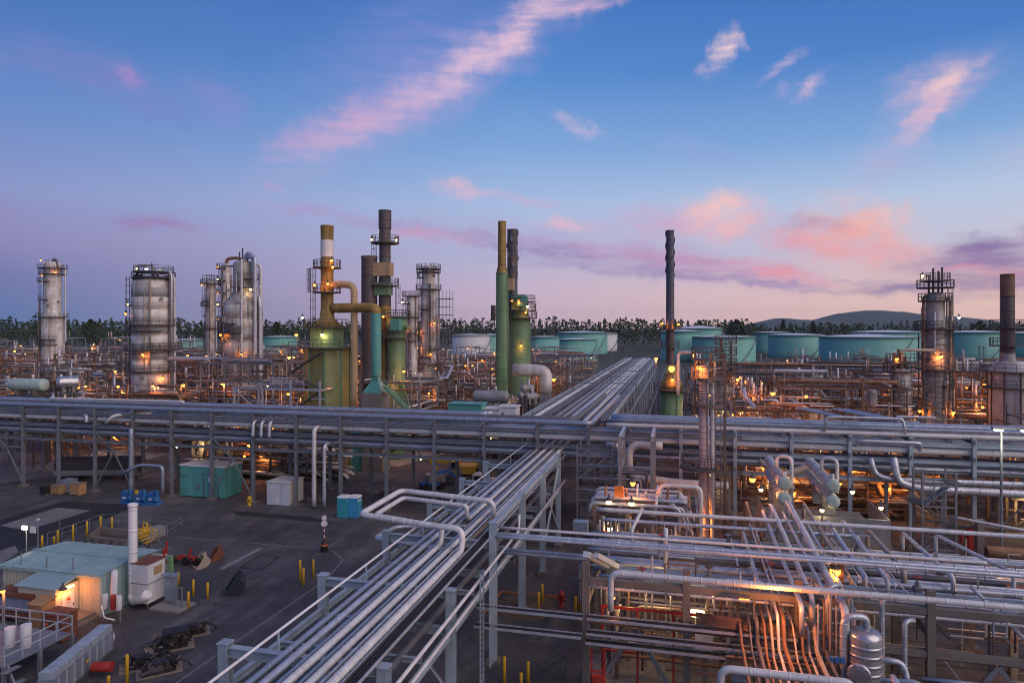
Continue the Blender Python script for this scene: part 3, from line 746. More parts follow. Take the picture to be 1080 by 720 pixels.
NP = [(-15.6, .13, 'pipe_blue', 1.5), (-15.05, .15, 'pipe', 0), (-14.6, .08, 'pipe_blue', 0), (-14.2, .15, 'pipe_pale', .55), (-13.8, .08, 'pipe_blue', 0), (-13.4, .15, 'pipe_pale', .6), (-13.05, .07, 'pipe', 0), (-12.55, .18, 'pipe_pale', .5)]
for i, (u, r, m, sm) in enumerate(NP):
    if i in (3, 7): continue
    z = ztop + r
    run(f'{ORD[i]} pipe from the left on top of the pale blue near rack', [(u, 10, z), (u, 84, z)], r, m, sm or 6, g2, k=1.06)
# the two lagged pipes that make the raised expansion loops
u, r = -12.55, .185; z = ztop + r; zl = 9.05
run('thick lagged pipe nearest the right edge of the near rack, rising into the outer loop', [(u, 10, z), (u, 38.4, z), (u, 38.6, zl), (u - 1.4, 38.7, zl), (-19.9, 40.0, zl), (-19.9, 46.6, zl), (u - 1, 45.4, zl), (u, 45.3, zl), (u, 45.5, z), (u, 84, z)], r, 'pipe_pale', .42, g2, br=.6, k=1.07)
u, r = -14.2, .155; z = ztop + r; zl = 8.8
run('lagged pipe left of the thick one, rising into the inner loop of the near rack', [(u, 10, z), (u, 39.4, z), (u, 39.6, zl), (u - .8, 39.7, zl), (-19.3, 40.9, zl), (-19.3, 45.6, zl), (u - .4, 44.6, zl), (u, 44.5, zl), (u, 44.7, z), (u, 84, z)], r, 'pipe_pale', .42, g2, br=.5, k=1.07)
run('low return pipe poking out left under the expansion loops', [(-15, 48, 6.4), (-20.2, 46.5, 6.4), (-20.6, 43.6, 6.4), (-14.5, 42.4, 6.4)], .17, 'pipe', .8, g2, br=.6)
for i, (u, r, m) in enumerate([(-16.6, .14, 'pipe_dark'), (-15.6, .2, 'pipe_dark'), (-14.5, .16, 'pipe_buff'), (-13.4, .22, 'pipe_dark'), (-12.5, .18, 'pipe_dark')]):
    run(f'{ORD[i]} pipe from the left on the lower tier of the pale blue near rack', [(u, 10, 5.72 + r), (u, 84, 5.72 + r)], r, m, 4, g2)
run('thin white line slung above the left half of the near rack', [(-16.1, 10, 8.5), (-16.1, 74, 8.5)], .06, 'white', 0, g2, n=8)
t = T('pipe_support', 'short white posts holding the thin white line over the near rack', 'support', (-16.1, 25, 7.6))
for v in BV: t.mem('post', (-16.1, v, 7.6), (-16.1, v, 8.5), .07, .07, 'steel')
def tray(label, pts, w, m='steel_dark', h=.14):
    a, b = Vector(pts[0]), Vector(pts[1]); t = T('cable_tray', label, 'cable tray', a)
    d = (b - a).normalized(); s = Vector((-d.y, d.x, 0)) * (w / 2)
    t.mem('tray_bed', a, b, w, .03, m)
    for k in (-1, 1): t.mem('tray_side', a + s * k + Vector((0, 0, h / 2)), b + s * k + Vector((0, 0, h / 2)), .04, h, 'pipe')
    for k in range(3): 
        o = s * (-.55 + .5 * k) + Vector((0, 0, .06)); t.cyl('cable', a + o, b + o, .045, 'black', 'cyl6')
def hbox(t, name, a, b, w, h, m):
    a, b = Vector(a), Vector(b); c = (a + b) / 2; d = b - a
    return t.box(name, c, (d.length, w, h), m, math.atan2(d.y, d.x))
def tray(label, pts, w, m='steel_dark', h=.14):
    a, b = Vector(pts[0]), Vector(pts[1]); t = T('cable_tray', label, 'cable tray', a); d = (b - a).normalized(); s = Vector((-d.y, d.x, 0)) * (w / 2)
    hbox(t, 'tray_bed', a, b, w, .03, m)
    for k in (-1, 1): hbox(t, 'tray_side', a + s * k + Vector((0, 0, h / 2)), b + s * k + Vector((0, 0, h / 2)), .04, h, 'pipe')
    for k in range(3):
        o = s * (-.55 + .55 * k) + Vector((0, 0, .07)); t.cyl('cable', a + o, b + o, .045, 'black', 'cyl6')
tray('dark cable tray along the right edge of the pale blue near rack', [(-11.92, 10, 7.72), (-11.92, 70, 7.72)], .6)
run('slim pale pipe hung outside the right columns of the near rack', [(-10.9, 10, 6.9), (-10.9, 46, 6.9), (-10.9, 46.2, 8)], .09, 'pipe_pale', 0, g2)
run('slim pale pipe below the one hung outside the near rack', [(-10.95, 10, 6.1), (-10.95, 66, 6.1)], .08, 'pipe_pale', 0, g2)
t = T('caged_ladder', 'pale ladder with cage bars standing at the right side of the near rack', 'ladder', (-10.6, 36, 0))
for s in (-1, 1): t.mem('stile', (-10.6, 36 + .3 * s, .1), (-10.6, 36 + .3 * s, 7.6), .07, .07, 'steel')
for k in range(24): t.cyl('rung', (-10.6, 35.72, .4 + .3 * k), (-10.6, 36.28, .4 + .3 * k), .02, 'steel', 'cyl6')
for k in range(5): t.mem('cage_bar', (-10.0 + .02 * k, 35.5 + .25 * k, 2.6), (-10.0 + .02 * k, 35.5 + .25 * k, 7.9), .04, .04, 'steel')
for k in range(5): t.mem('cage_hoop', (-10.02, 35.4, 2.8 + 1.2 * k), (-10.02, 36.6, 2.8 + 1.2 * k), .05, .03, 'steel')

# links from the near rack to the lower-right unit
for i, (v, z, r, m, b) in enumerate([(41.0, 8.0, .11, 'pipe', 30), (41.5, 8.0, .14, 'pipe', 26), (41.9, 8.3, .09, 'pipe_pale', 16), (42.3, 6.8, .10, 'pipe_blue', -5), (42.6, 6.5, .12, 'pipe', -4)]):
    run(f'{ORD[i]} of the small pipes bridging from the near rack to the lit unit', [(-11.2, v, z), (b, v, z)], r, m, 1.5, 'bridging pipes')
for i, (v, z) in enumerate(((37.2, 5.1), (36.6, 4.3))):
    tray(f'{("upper", "lower")[i]} grey cable tray bridging from the near rack to the brown concrete frame', [(-11.2, v, z), (-5.2, v, z)], .5, 'steel_grey')

# ------------------------------------------------------------------ process structures
def structure(label, u0, u1, v0, v1, h, levels, seed, m='steel_brown', npipe=16, lamps=2, deck=True, pm=('pipe', 'pipe_buff', 'pipe_rust', 'pipe_dark'), name='process_structure', bay=5, power=160, group=None, lampk='o', thick=.26):
    R = random.Random(seed); t = T(name, label, 'process unit', ((u0 + u1) / 2, v0, 0), group)
    nx = max(1, round((u1 - u0) / bay)); ny = max(1, round((v1 - v0) / 6))
    U = [u0 + (u1 - u0) * i / nx for i in range(nx + 1)]; V = [v0 + (v1 - v0) * i / ny for i in range(ny + 1)]
    Z = [h * (i + 1) / levels for i in range(levels)]
    tall = set(R.sample(range(nx + 1), max(1, (nx + 1) // 2)))
    for i, u in enumerate(U):
        for v in V: t.mem('column', (u, v, 0), (u, v, h + (1.1 if i in tall else .1)), thick, thick, m, 'ibeam')
    for z in Z:
        for v in V: t.mem('beam', (u0, v, z - .15), (u1, v, z - .15), .2, .3, m, 'ibeam')
        for u in U: t.mem('beam', (u, v0, z - .17), (u, v1, z - .17), .2, .28, m, 'ibeam')
    for i in range(nx):
        if R.random() < .45:
            k = R.randrange(levels); za = Z[k - 1] if k else .2; zb = Z[k] - .3
            a, b = ((U[i], za), (U[i + 1], zb)) if R.random() < .5 else ((U[i + 1], za), (U[i], zb))
            t.mem('brace', (a[0], v0, a[1]), (b[0], v0, b[1]), .14, .14, m)
    for k, z in enumerate(Z):
        if deck and R.random() < .7:
            a = R.randrange(nx); b = min(nx, a + 1 + R.randrange(nx)); d = t.box('deck', ((U[a] + U[b]) / 2, (v0 + V[1]) / 2, z + .04), (U[b] - U[a], V[1] - v0, .06), 'steel_dark')
            t.mesh('handrail', rail_mb([(U[a], v0, z + .07), (U[b], v0, z + .07)], 1.1, 1.7, .04), R.choice((m, 'steel_grey')), under=None)
    for _ in range(npipe):
        z = R.choice(Z); r = R.choice((.08, .1, .14, .18, .24, .3)); v = R.uniform(v0 - .5, v1); mm = R.choice(pm)
        a = R.uniform(u0 - 1, u0 + (u1 - u0) * .4); b = R.uniform(u0 + (u1 - u0) * .5, u1 + 1.2); q = R.random()
        zz = z + r + .1 + (R.uniform(.3, 1.4) if R.random() < .3 else 0)
        if q < .45: t.cyl('pipe', (a, v, zz), (b, v, zz), r, mm)
        elif q < .8:
            pts = [(a, v, zz), (b, v, zz), (b, v, max(.3, zz - R.uniform(2, 6)))]
            if R.random() < .4: pts = [(a, v, max(.3, zz - R.uniform(1.5, 5)))] + pts
            t.pipe('pipe', pts, r, mm)
        else:
            uu = R.uniform(u0, u1); t.pipe('pipe', [(uu, v0 - .5, zz), (uu, v1 + R.uniform(0, 3), zz), (uu, v1 + 3, zz + R.uniform(-2, 2.5))], r, mm)
    for _ in range(npipe // 2):
        uu, vv = R.uniform(u0, u1), R.uniform(v0 - .4, v1); r = R.choice((.07, .1, .14, .2)); za = R.uniform(0, h * .5)
        t.cyl('riser', (uu, vv, za), (uu, vv, min(h + 2.2, za + R.uniform(2.5, h * .8))), r, R.choice(pm))
    for mm in ('pipe', 'pipe_buff', 'pipe_rust'):
        b = MB()
        for _ in range(npipe * 2):
            r = R.choice((.05, .06, .08, .1)); q = R.random(); uu, vv = R.uniform(u0 - 1, u1), R.uniform(v0 - .6, v1); zz = R.uniform(.4, h + .8)
            if q < .5: b.sweep([(uu, vv, zz), (min(u1 + 1, uu + R.uniform(2, 9)), vv, zz)], r, 5)
            elif q < .8: b.sweep([(uu, vv, zz), (uu, vv, min(h + 1.6, zz + R.uniform(1.5, 5)))], r, 5)
            else: b.sweep([(uu, vv, zz), (uu, vv + R.uniform(2, 6), zz)], r, 5)
        t.mesh('small_bore_piping', b, mm)['kind'] = 'stuff'
    for _ in range(max(1, npipe // 8)):
        uu, vv = R.uniform(u0 + 1, u1 - 1), R.uniform(v0, v1); z = R.choice([0] + Z[:-1]); r = R.uniform(.4, .8); L = R.uniform(1.8, 3.4)
        if R.random() < .5:
            t.mesh('vessel', MB().lathe(list(reversed([(q_[0], 2 * (z + .6 + 0) - q_[1]) for q_ in dome(r, z + .6)])) + banded(r, z + .6, z + L, .8, .02)[1:] + dome(r, z + L)[1:], (uu, vv), 14), R.choice(('shell', 'shell_grey', 'shell_white', 'gold_pale')))
        else:
            b = MB(); zz = z + r + .4; pts = [(uu - L * .7, vv, zz), (uu - L * .66, vv, zz), (uu - L * .6, vv, zz), (uu + L * .6, vv, zz), (uu + L * .66, vv, zz), (uu + L * .7, vv, zz)]
            b.sweep(pts, [r * .3, r * .75, r, r, r * .75, r * .3], 14); ex = t.mesh('exchanger', b, R.choice(('shell', 'shell_grey', 'shell_silver')))
    for _ in range(lamps):
        uu = R.uniform(u0, u1); z = R.choice(Z); t.lamp((uu, v0 - .35 if R.random() < .7 else v0 + 2.5, z - .5 if R.random() < .6 else z + 1.9), lampk if R.random() < .85 else 'w', power * 1.4, R.choice((.15, .18, .24)))
    return t
ST = [
    # left unit, front to back
    ('low rusty pipe structure behind the rack at the far left', -112, -96, 92, 100, 7.5, 3, 1, 'steel_brown', 16, 4),
    ('pipe structure with orange lamps left of the big banded drum', -94, -80, 96, 106, 9.5, 3, 2, 'steel_rust', 18, 5),
    ('scaffold-like steel frame around the foot of the big banded drum', -80, -66, 101, 110, 15, 5, 3, 'steel_grey', 18, 4),
    ('open steel frame right of the big banded drum', -65, -55, 104, 112, 12.5, 4, 4, 'steel_brown', 16, 4),
    ('white trussed pipe frame in front of the wide-shouldered vessel', -64, -50, 88, 94, 12.2, 3, 5, 'pipe', 10, 2, True, ('pipe', 'pipe_pale', 'pipe_blue')),
    ('long low pipe structure at the left edge behind the drum', -150, -124, 132, 142, 9, 3, 6, 'steel_brown', 20, 5),
    ('pipe alley at the foot of the slim far-left tower', -126, -104, 150, 162, 12, 3, 7, 'steel_rust', 20, 6),
    ('deep pipe structure between the far-left tower and the big drum', -102, -84, 128, 140, 13, 4, 8, 'steel_brown', 20, 5),
    ('brown pipe structure behind the big drum', -82, -66, 136, 148, 14, 4, 9, 'steel_rust', 18, 5),
    ('pipe structure between the two grey towers and the striped heater', -58, -44, 120, 130, 10.5, 3, 10, 'steel_brown', 18, 5),
    # centre unit
    ('steel platform wrapped around the striped heater', -49.5, -39.5, 99.6, 108, 12.4, 3, 11, 'steel_grey', 10, 4),
    ('pipe structure at the foot of the scaffolded white column', -36, -22, 128, 142, 12.5, 4, 12, 'steel_brown', 22, 6),
    ('tangled pipe structure right of the green furnace', -33, -22, 104, 116, 8.5, 3, 13, 'steel_brown', 24, 6),
    ('low pipe structure with yellow lamps in front of the green stack', -29, -21, 97, 103, 5.5, 2, 14, 'steel_brown', 14, 3, True, ('pipe', 'pipe_pale', 'pipe_buff'), 'process_structure', 5, 120, None, 'w'),
    ('far pipe structure behind the scaffolded column', -46, -24, 190, 204, 13, 3, 15, 'steel_grey', 18, 4),
    ('far low pipe structure left of the rack to the tank farm', -36, -21, 165, 178, 8, 2, 16, 'steel_grey', 14, 2),
    # right unit
    ('pipe structure around the foot of the straked stack', 2.5, 8, 92, 104, 10.5, 4, 17, 'steel_grey', 22, 6),
    ('rusty pipe structure behind the slim white column', 6.4, 17, 88, 98, 11, 4, 18, 'steel_rust', 22, 6),
    ('wide rust-brown pipe alley glowing under orange lamps', 13, 29, 100, 112, 13, 4, 19, 'steel_rust', 26, 6),
    ('rust-brown pipe structure left of the tall rusty column', 20, 33, 86, 94, 9.2, 3, 20, 'steel_rust', 20, 5),
    ('grey braced frame between the tall rusty column and the rusty stack', 39, 48, 88, 96, 10.5, 3, 21, 'steel_grey', 14, 3),
    ('far pipe structure in front of the row of teal tanks', 24, 52, 140, 152, 13, 3, 22, 'steel_brown', 22, 4),
    ('pale pipe structure below the first tanks of the row', 4, 22, 128, 138, 12.5, 3, 23, 'steel_grey', 20, 4),
    ('far pipe structure right of the road to the tank farm', 1, 16, 178, 190, 9, 2, 24, 'steel_grey', 14, 3),
    ('low pipe structure at the right edge beyond the rusty stack', 50, 76, 104, 116, 12, 3, 25, 'steel_brown', 20, 4),
    ('far low pipe frame in front of the tank at the right edge', 60, 92, 170, 182, 12, 2, 26, 'steel_grey', 16, 3),
    ('far low pipe frame left of the tank farm road', -70, -44, 210, 222, 11, 2, 27, 'steel_grey', 16, 4),
    ('far low pipe frame behind the far-left tower', -170, -140, 190, 204, 13, 3, 28, 'steel_brown', 16, 4),
]
for a in ST: structure(*a)
def thicket(label, u0, u1, v0, v1, h, seed, m='steel_brown', dens=1.0, lamps=6):
    """a far process block whose single pipes are too small to pick apart"""
    R = random.Random(seed); t = T('process_block', label, 'process unit', ((u0 + u1) / 2, v0, 0), 'far process blocks'); W = u1 - u0; b = MB(); nx = max(2, int(W / 6)); hs = [h * R.uniform(.55, 1.0) for _ in range(nx)]
    for i in range(nx):
        ua, ub = u0 + W * i / nx, u0 + W * (i + 1) / nx; hh = hs[i]; k = max(2, int(hh / 3.2))
        for v in (v0, (v0 + v1) / 2, v1):
            for u in (ua + .2, ub - .2): b.box((u, v, hh / 2), (.26, .26, hh))
            for j in range(1, k + 1): b.box(((ua + ub) / 2, v, hh * j / k), (ub - ua - .1, .2, .3))
        for j in range(1, k + 1):
            for u in (ua + .2, ub - .2): b.box((u, (v0 + v1) / 2, hh * j / k - .02), (.2, v1 - v0, .26))
        if R.random() < .5: b.sweep([(ua + .2, v0 - .1, .2), (ub - .2, v0 - .1, hh * .6)], .1, 4)
    t.mesh('steelwork', b, m)['kind'] = 'stuff'
    for mm in ('pipe', 'pipe_buff', 'pipe_rust', 'pipe_dark', 'pipe_pale'):
        b = MB()
        for _ in range(int(W * dens * 1.5)):
            r = R.choice((.06, .09, .12, .18, .25)); uu, vv = R.uniform(u0 - 1, u1 - 1), R.uniform(v0 - .8, v1); hh = hs[min(nx - 1, max(0, int((uu - u0) / W * nx)))]; zz = R.uniform(.4, hh + .6); q = R.random()
            if q < .55: b.sweep([(uu, vv, zz), (min(u1 + 1.5, uu + R.uniform(2.5, 14)), vv, zz)], r, 6)
            elif q < .85: b.sweep([(uu, vv, zz), (uu, vv, min(hh + 2.5, zz + R.uniform(1.5, 6)))], r, 6)
            else: b.sweep(fillet([(uu, vv, zz), (uu + R.uniform(1, 4), vv, zz), (uu + 4, vv, max(.2, zz - R.uniform(1, 5)))], .5), r, 6)
        t.mesh('pipework', b, mm)['kind'] = 'stuff'
    b = MB()
    for i in range(nx):
        if R.random() < .7: ua = u0 + W * i / nx; b2 = rail_mb([(ua, v0 - .1, hs[i] + .1), (ua + W / nx, v0 - .1, hs[i] + .1)], 1.1, 1.6, .045); b.add(b2.v, b2.f)
    if b.v: t.mesh('handrails', b, 'steel_grey')['kind'] = 'stuff'
    for _ in range(int(W / 9)):
        uu, vv = R.uniform(u0, u1), R.uniform(v0, v1); r = R.uniform(.5, 1.1); z1 = R.uniform(3, h * .9); t.mesh('vessel', MB().lathe([(r, 0)] + banded(r, .1, z1, 1.2, .02) + dome(r, z1)[1:], (uu, vv), 14), R.choice(('shell', 'shell_grey', 'shell_white', 'gold_pale', 'shell')))
    for i in range(lamps):
        uu = R.uniform(u0, u1); t.lamp((uu, v0 - R.uniform(.3, 1.2), R.uniform(2, h)), 'o' if R.random() < .8 else 'w', 190, R.choice((.14, .18, .24)), light=i % 3 != 2)
for a in (('dense block of pipes at the far left below the slim tower', -158, -126, 118, 128, 12.5, 71, 'steel_brown', 1.2, 9), ('rusty block of pipes at the left edge below the wood', -196, -152, 145, 156, 15, 72, 'steel_rust', 1, 10), ('grey block of pipes behind the slim far-left tower', -226, -152, 172, 184, 16, 73, 'steel_brown', .8, 12), ('farthest grey block of pipes at the left edge', -262, -150, 200, 212, 17.5, 74, 'steel_grey', .7, 12), ('farthest block of pipes between the slim tower and the drum', -150, -100, 196, 208, 16.5, 75, 'steel_brown', .8, 9), ('pipe block behind the thin tower and the lamp-lit tower', -100, -56, 194, 206, 16, 76, 'steel_rust', .8, 9),
          ('dense block of pipes at the left edge in front of the slim tower', -126, -92, 112, 122, 11, 51, 'steel_brown', 1.2, 9), ('dense block of pipes between the drum and the shouldered vessel', -68, -52, 116, 126, 12, 52, 'steel_rust', 1.2, 7), ('long block of pipes behind the big drum', -104, -56, 156, 166, 13.5, 53, 'steel_rust', 1, 10),
          ('farther block of pipes right of the far-left tower', -152, -66, 178, 188, 14, 54, 'steel_brown', .8, 12), ('farthest block of pipes on the left below the wood', -190, -78, 214, 226, 16, 55, 'steel_grey', .7, 12), ('far block of pipes below the wood at the left of the heater', -78, -30, 232, 242, 14, 56, 'steel_grey', .7, 6),
          ('block of pipes behind the striped heater and the dark flue', -58, -36, 142, 152, 13, 57, 'steel_brown', 1, 7), ('dense block of pipes right of the tall green furnace', -36, -22, 118, 126, 9.5, 58, 'steel_rust', 1.4, 7), ('low block of pipes left of the far rack before the teal tanks', -40, -21, 150, 160, 8, 59, 'steel_brown', 1, 5),
          ('dense block of pipes right of the far rack right of the straked stack', 2, 14, 118, 128, 12, 60, 'steel_rust', 1.9, 14), ('dense rusty block of pipes behind the wide orange-lit alley', 8, 32, 116, 126, 13, 61, 'steel_rust', 1.9, 14), ('rusty block of pipes behind the tall rusty column', 30, 62, 124, 134, 13.5, 62, 'steel_rust', 1.9, 14),
          ('block of pipes right of the rack road below the first tanks', 1, 26, 156, 166, 13, 63, 'steel_brown', 1, 7), ('far block of pipes before the widest teal tank', 26, 84, 178, 190, 13.5, 64, 'steel_brown', .8, 9), ('far block of pipes at the right edge', 74, 116, 140, 152, 13, 65, 'steel_rust', .9, 7), ('farthest block of pipes below the row of tanks', 4, 100, 226, 238, 12.5, 66, 'steel_grey', .6, 8),
          ('low brown block of pipes just behind the rack at the right', 7, 24, 82.5, 85.8, 6.5, 67, 'steel_rust', 1.9, 14), ('low brown block of pipes just behind the rack at the far right', 34, 58, 82.5, 86.5, 7.5, 68, 'steel_brown', 1.5, 5), ('low brown block of pipes just behind the rack left of the heater', -68, -46, 84, 88, 6.0, 69, 'steel_brown', 1.3, 4)):
    thicket(*a)

# ------------------------------------------------------------------ towers, stacks and heaters
def tower(name, label, cat, px, D, segs, m, plats=(), ladder=None, pipes=(), group=None, top=None, lamps=(), cone=1.2, step=1.6, n=24):
    """segs: (y_top, y_bottom, width_px) from the top down, in picture rows at distance D"""
    u, v = PD(px, D); t = T(name, label, cat, (u, v, 0), group); prof = []
    S = [(zat(b, D), zat(a, D), w * D / F / 2) for a, b, w in reversed(segs)]
    S[0] = (0, S[0][1], S[0][2])
    for i, (z0, z1, r) in enumerate(S):
        prof += banded(r, z0 if i == 0 else z0 + (cone if abs(S[i - 1][2] - r) > .2 else 0), z1, step)
    r, z = prof[-1]
    if top == 'open': prof += [(r * 1.04, z + .02), (r * 1.04, z + .4), (r * .86, z + .4), (r * .86, z - 1.5)]
    else: prof = prof[:-1] + dome(r, z, .45)
    t.mesh('shell', MB().lathe(prof, (u, v), n, False), m)
    for p in plats:
        y, ro = p[0], p[1]; z = zat(y, D); rr = max((s[2] for s in S if s[0] - .1 <= z <= s[1] + .5), default=S[-1][2]); a = p[2:] or (0, 360)
        platform(t, (u, v), z, rr + .02, rr + ro, *a)
    if ladder:
        ang, ya, yb = ladder; a = math.radians(ang); z0, z1 = zat(yb, D), zat(ya, D); rr = max(s[2] for s in S if s[1] > z0) + .25
        t.mesh('ladder', ladder_mb((u + rr * math.cos(a), v + rr * math.sin(a)), z0, z1, .5, a), 'steel_dark')
    for ang, ya, yb, pr, pm in pipes:
        a = math.radians(ang); z0, z1 = zat(yb, D), zat(ya, D); rt = S[-1][2]; rr = max(s[2] for s in S if s[1] > z0 + .3) + pr + .2; C, Sn = math.cos(a), math.sin(a)
        t.pipe('riser_pipe', [(u + rt * .6 * C, v + rt * .6 * Sn, z1), (u + rr * C, v + rr * Sn, z1), (u + rr * C, v + rr * Sn, max(.2, z0))], pr, pm, br=pr * 2.5, seam=1.5)
    for ang, y, kind, pw in lamps:
        a = math.radians(ang); z = zat(y, D); rr = max((s[2] for s in S if s[1] > z), default=S[-1][2]) + 1.0
        t.lamp((u + rr * math.cos(a), v + rr * math.sin(a), z), kind, pw, .2)
    R = random.Random(int(px)); zt = S[-1][1]; b = MB()
    for k in range(9):
        a = math.radians(R.uniform(150, 390)); z0 = R.uniform(0, zt * .7); z1 = min(zt + .5, z0 + R.uniform(4, zt * .6)); rr = max(s[2] for s in S if s[1] > z0) + R.uniform(.12, .4); pr = R.choice((.05, .07, .1, .13)); C, Sn = math.cos(a), math.sin(a)
        t.mesh('side_line', MB().sweep(fillet([(u + (rr - .3) * C, v + (rr - .3) * Sn, z1), (u + rr * C, v + rr * Sn, z1), (u + rr * C, v + rr * Sn, z0)], .3), pr, 6), R.choice(('pipe', 'pipe_rust', 'pipe_dark', 'pipe_buff')))
    for k in range(3):
        z = zt * R.uniform(.35, .95); rr = max(s[2] for s in S if s[1] > z - .1); a = R.uniform(170, 300); platform(t, (u, v), z, rr + .02, rr + R.uniform(.8, 1.3), a, a + R.uniform(60, 110))
    for k in range(4):
        z = zt * R.uniform(.3, .95); a = math.radians(R.uniform(190, 350)); rr = max(s[2] for s in S if s[1] > z - .1); q = Vector((u + rr * math.cos(a), v + rr * math.sin(a), z)); e = Vector((math.cos(a), math.sin(a), 0)) * .5; n_ = t.cyl('nozzle', q - e * .4, q + e, .22, 'pipe_rust'); t.cyl('flange', q + e * .8, q + e * 1.05, .34, 'steel_grey', under=n_)
    t.u, t.v, t.D, t.S = u, v, D, S
    return t
def ZA(t, y): return zat(y, t.D)
FR = -90 - math.degrees(YAW) * -1           # angle that faces the camera (about)
t = tower('process_tower', 'slim pale tower with stepped foot standing alone at the far left', 'tower', 55.5, 215, [(279, 334, 17), (334, 372, 22)], 'shell_white', [(283, 1.6), (297, 1.6, 120, 300), (316, 1.3, 140, 290), (334, 1.2), (289, 1.3)], (200, 283, 372), [(20, 280, 360, .3, 'pipe'), (120, 281, 365, .25, 'pipe')], 'process towers', None, [(190, 290, 'o', 90), (200, 274, 'o', 90), (180, 298, 'w', 90), (330, 287, 'o', 90)])
t.pipe('overhead_pipe', [(t.u, t.v, ZA(t, 280)), (t.u, t.v, ZA(t, 274)), (t.u + 2.2, t.v - .5, ZA(t, 274)), (t.u + 2.2, t.v - .5, ZA(t, 283))], .4, 'pipe_dark')
for k in (-1.5, -.6, 1.2): t.mem('mast', (t.u + k, t.v - 1, ZA(t, 284)), (t.u + k, t.v - 1, ZA(t, 274)), .18, .18, 'steel_dark')

t = tower('process_drum', 'fat banded grey drum with domed top and railed roof platform', 'drum', 162, 128, [(300, 430, 41.5)], 'shell', [(342, 1.0), (368, 1.2), (390, 1.0), (322, .9, 160, 240)], (215, 292, 430), [(8, 292, 430, .28, 'pipe'), (352, 288, 430, .2, 'pipe_dark'), (186, 290, 430, .22, 'pipe_dark')], 'process towers', None, [(200, 320, 'w', 110), (210, 330, 'o', 110), (290, 372, 'o', 140), (330, 396, 'o', 140)], step=2.1, n=36)
for k, (ya, yb, mm) in enumerate(((304, 313, 'shell_grey'), (314, 324, 'shell_white'), (327, 339, 'shell_white'), (344, 351, 'shell_grey'), (353, 366, 'shell_white'), (371, 378, 'shell_grey'), (380, 388, 'shell_white'), (393, 404, 'shell_white'), (407, 420, 'shell'))):
    t.mesh('jacket_band', MB().lathe([(3.69, ZA(t, yb)), (3.72, ZA(t, yb) + .02), (3.72, ZA(t, ya) - .02), (3.69, ZA(t, ya))], (t.u, t.v), 36, False), mm)
z = ZA(t, 293); platform(t, (t.u, t.v), z, 1.2, 3.75); platform(t, (t.u, t.v), ZA(t, 287), 1.0, 3.4)
for a in range(0, 360, 45):
    C, S = math.cos(math.radians(a)), math.sin(math.radians(a)); t.mem('post', (t.u + 3.3 * C, t.v + 3.3 * S, ZA(t, 303)), (t.u + 3.3 * C, t.v + 3.3 * S, z), .16, .16, 'steel_dark')
t.pipe('overhead_pipe', [(t.u, t.v, ZA(t, 296)), (t.u, t.v, ZA(t, 280)), (t.u - 3.7, t.v, ZA(t, 280)), (t.u - 3.7, t.v, ZA(t, 420))], .2, 'pipe_dark')
t.pipe('overhead_pipe', [(t.u + .8, t.v, ZA(t, 296)), (t.u + .8, t.v, ZA(t, 284)), (t.u + 3.9, t.v, ZA(t, 287)), (t.u + 3.9, t.v, ZA(t, 420))], .3, 'pipe')
t.mem('mast', (t.u - .4, t.v, ZA(t, 293)), (t.u - .4, t.v, ZA(t, 277)), .14, .14, 'steel_dark'); t.lamp((t.u + .2, t.v - 2, ZA(t, 284)), 'c', 90, .22); t.lamp((t.u - 2, t.v - 2, ZA(t, 283)), 'w', 60, .16)

t = tower('process_tower', 'thin tower left of the two clustered grey towers', 'tower', 222, 190, [(297, 372, 10)], 'shell', [(299, 1.3), (322, 1.0, 120, 300), (346, 1.1)], (200, 297, 370), [(10, 296, 370, .2, 'pipe')], 'process towers', None, [(200, 300, 'o', 80)])
t.mesh('top_frame', rail_mb([(t.u - 1.4, t.v - 1.4, ZA(t, 298)), (t.u + 1.4, t.v - 1.4, ZA(t, 298)), (t.u + 1.4, t.v + 1.4, ZA(t, 298)), (t.u - 1.4, t.v + 1.4, ZA(t, 298))], 2, 1.2, .08, True), 'steel_dark')
t = tower('process_tower', 'pale lamp-lit tower tucked behind the wide-shouldered vessel', 'tower', 239, 165, [(280, 378, 9.5)], 'shell_white', [(283, 1.3, 100, 300), (296, 1.2, 100, 300), (309, 1.2, 100, 300), (323, 1.2, 100, 300), (338, 1.2, 100, 300)], (190, 280, 370), [], 'process towers', None, [(200, 281, 'o', 80), (205, 294, 'w', 80), (200, 308, 'o', 80), (205, 320, 'w', 80), (200, 336, 'o', 80)])
t.pipe('overhead_pipe', [(t.u, t.v, ZA(t, 282)), (t.u, t.v, ZA(t, 273)), (t.u + 3, t.v, ZA(t, 272)), (t.u + 5.4, t.v, ZA(t, 276))], .4, 'pipe_rust')

t = tower('process_vessel', 'wide-shouldered grey vessel with narrow neck and pipes over its top', 'vessel', 257, 138, [(279, 308, 21), (320, 430, 38.5)], 'shell', [(303, .9, 250, 380), (350, .8, 180, 300), (294, 1.0, -60, 60)], (340, 282, 400), [(335, 272, 430, .38, 'pipe'), (300, 276, 430, .22, 'pipe_pale'), (355, 280, 350, .3, 'pipe_pale'), (215, 281, 372, .2, 'pipe_dark')], 'process towers', None, [(330, 305, 'w', 70), (240, 352, 'o', 130), (300, 372, 'o', 130)], cone=0.01, step=1.9, n=32)
t.pipe('overhead_pipe', [(t.u + .4, t.v, ZA(t, 280)), (t.u + .4, t.v, ZA(t, 268)), (t.u + 2.6, t.v - .6, ZA(t, 268)), (t.u + 2.8, t.v - .6, ZA(t, 304)), (t.u + 4.4, t.v - .9, ZA(t, 318)), (t.u + 4.4, t.v - .9, ZA(t, 420))], .42, 'pipe', seam=1)
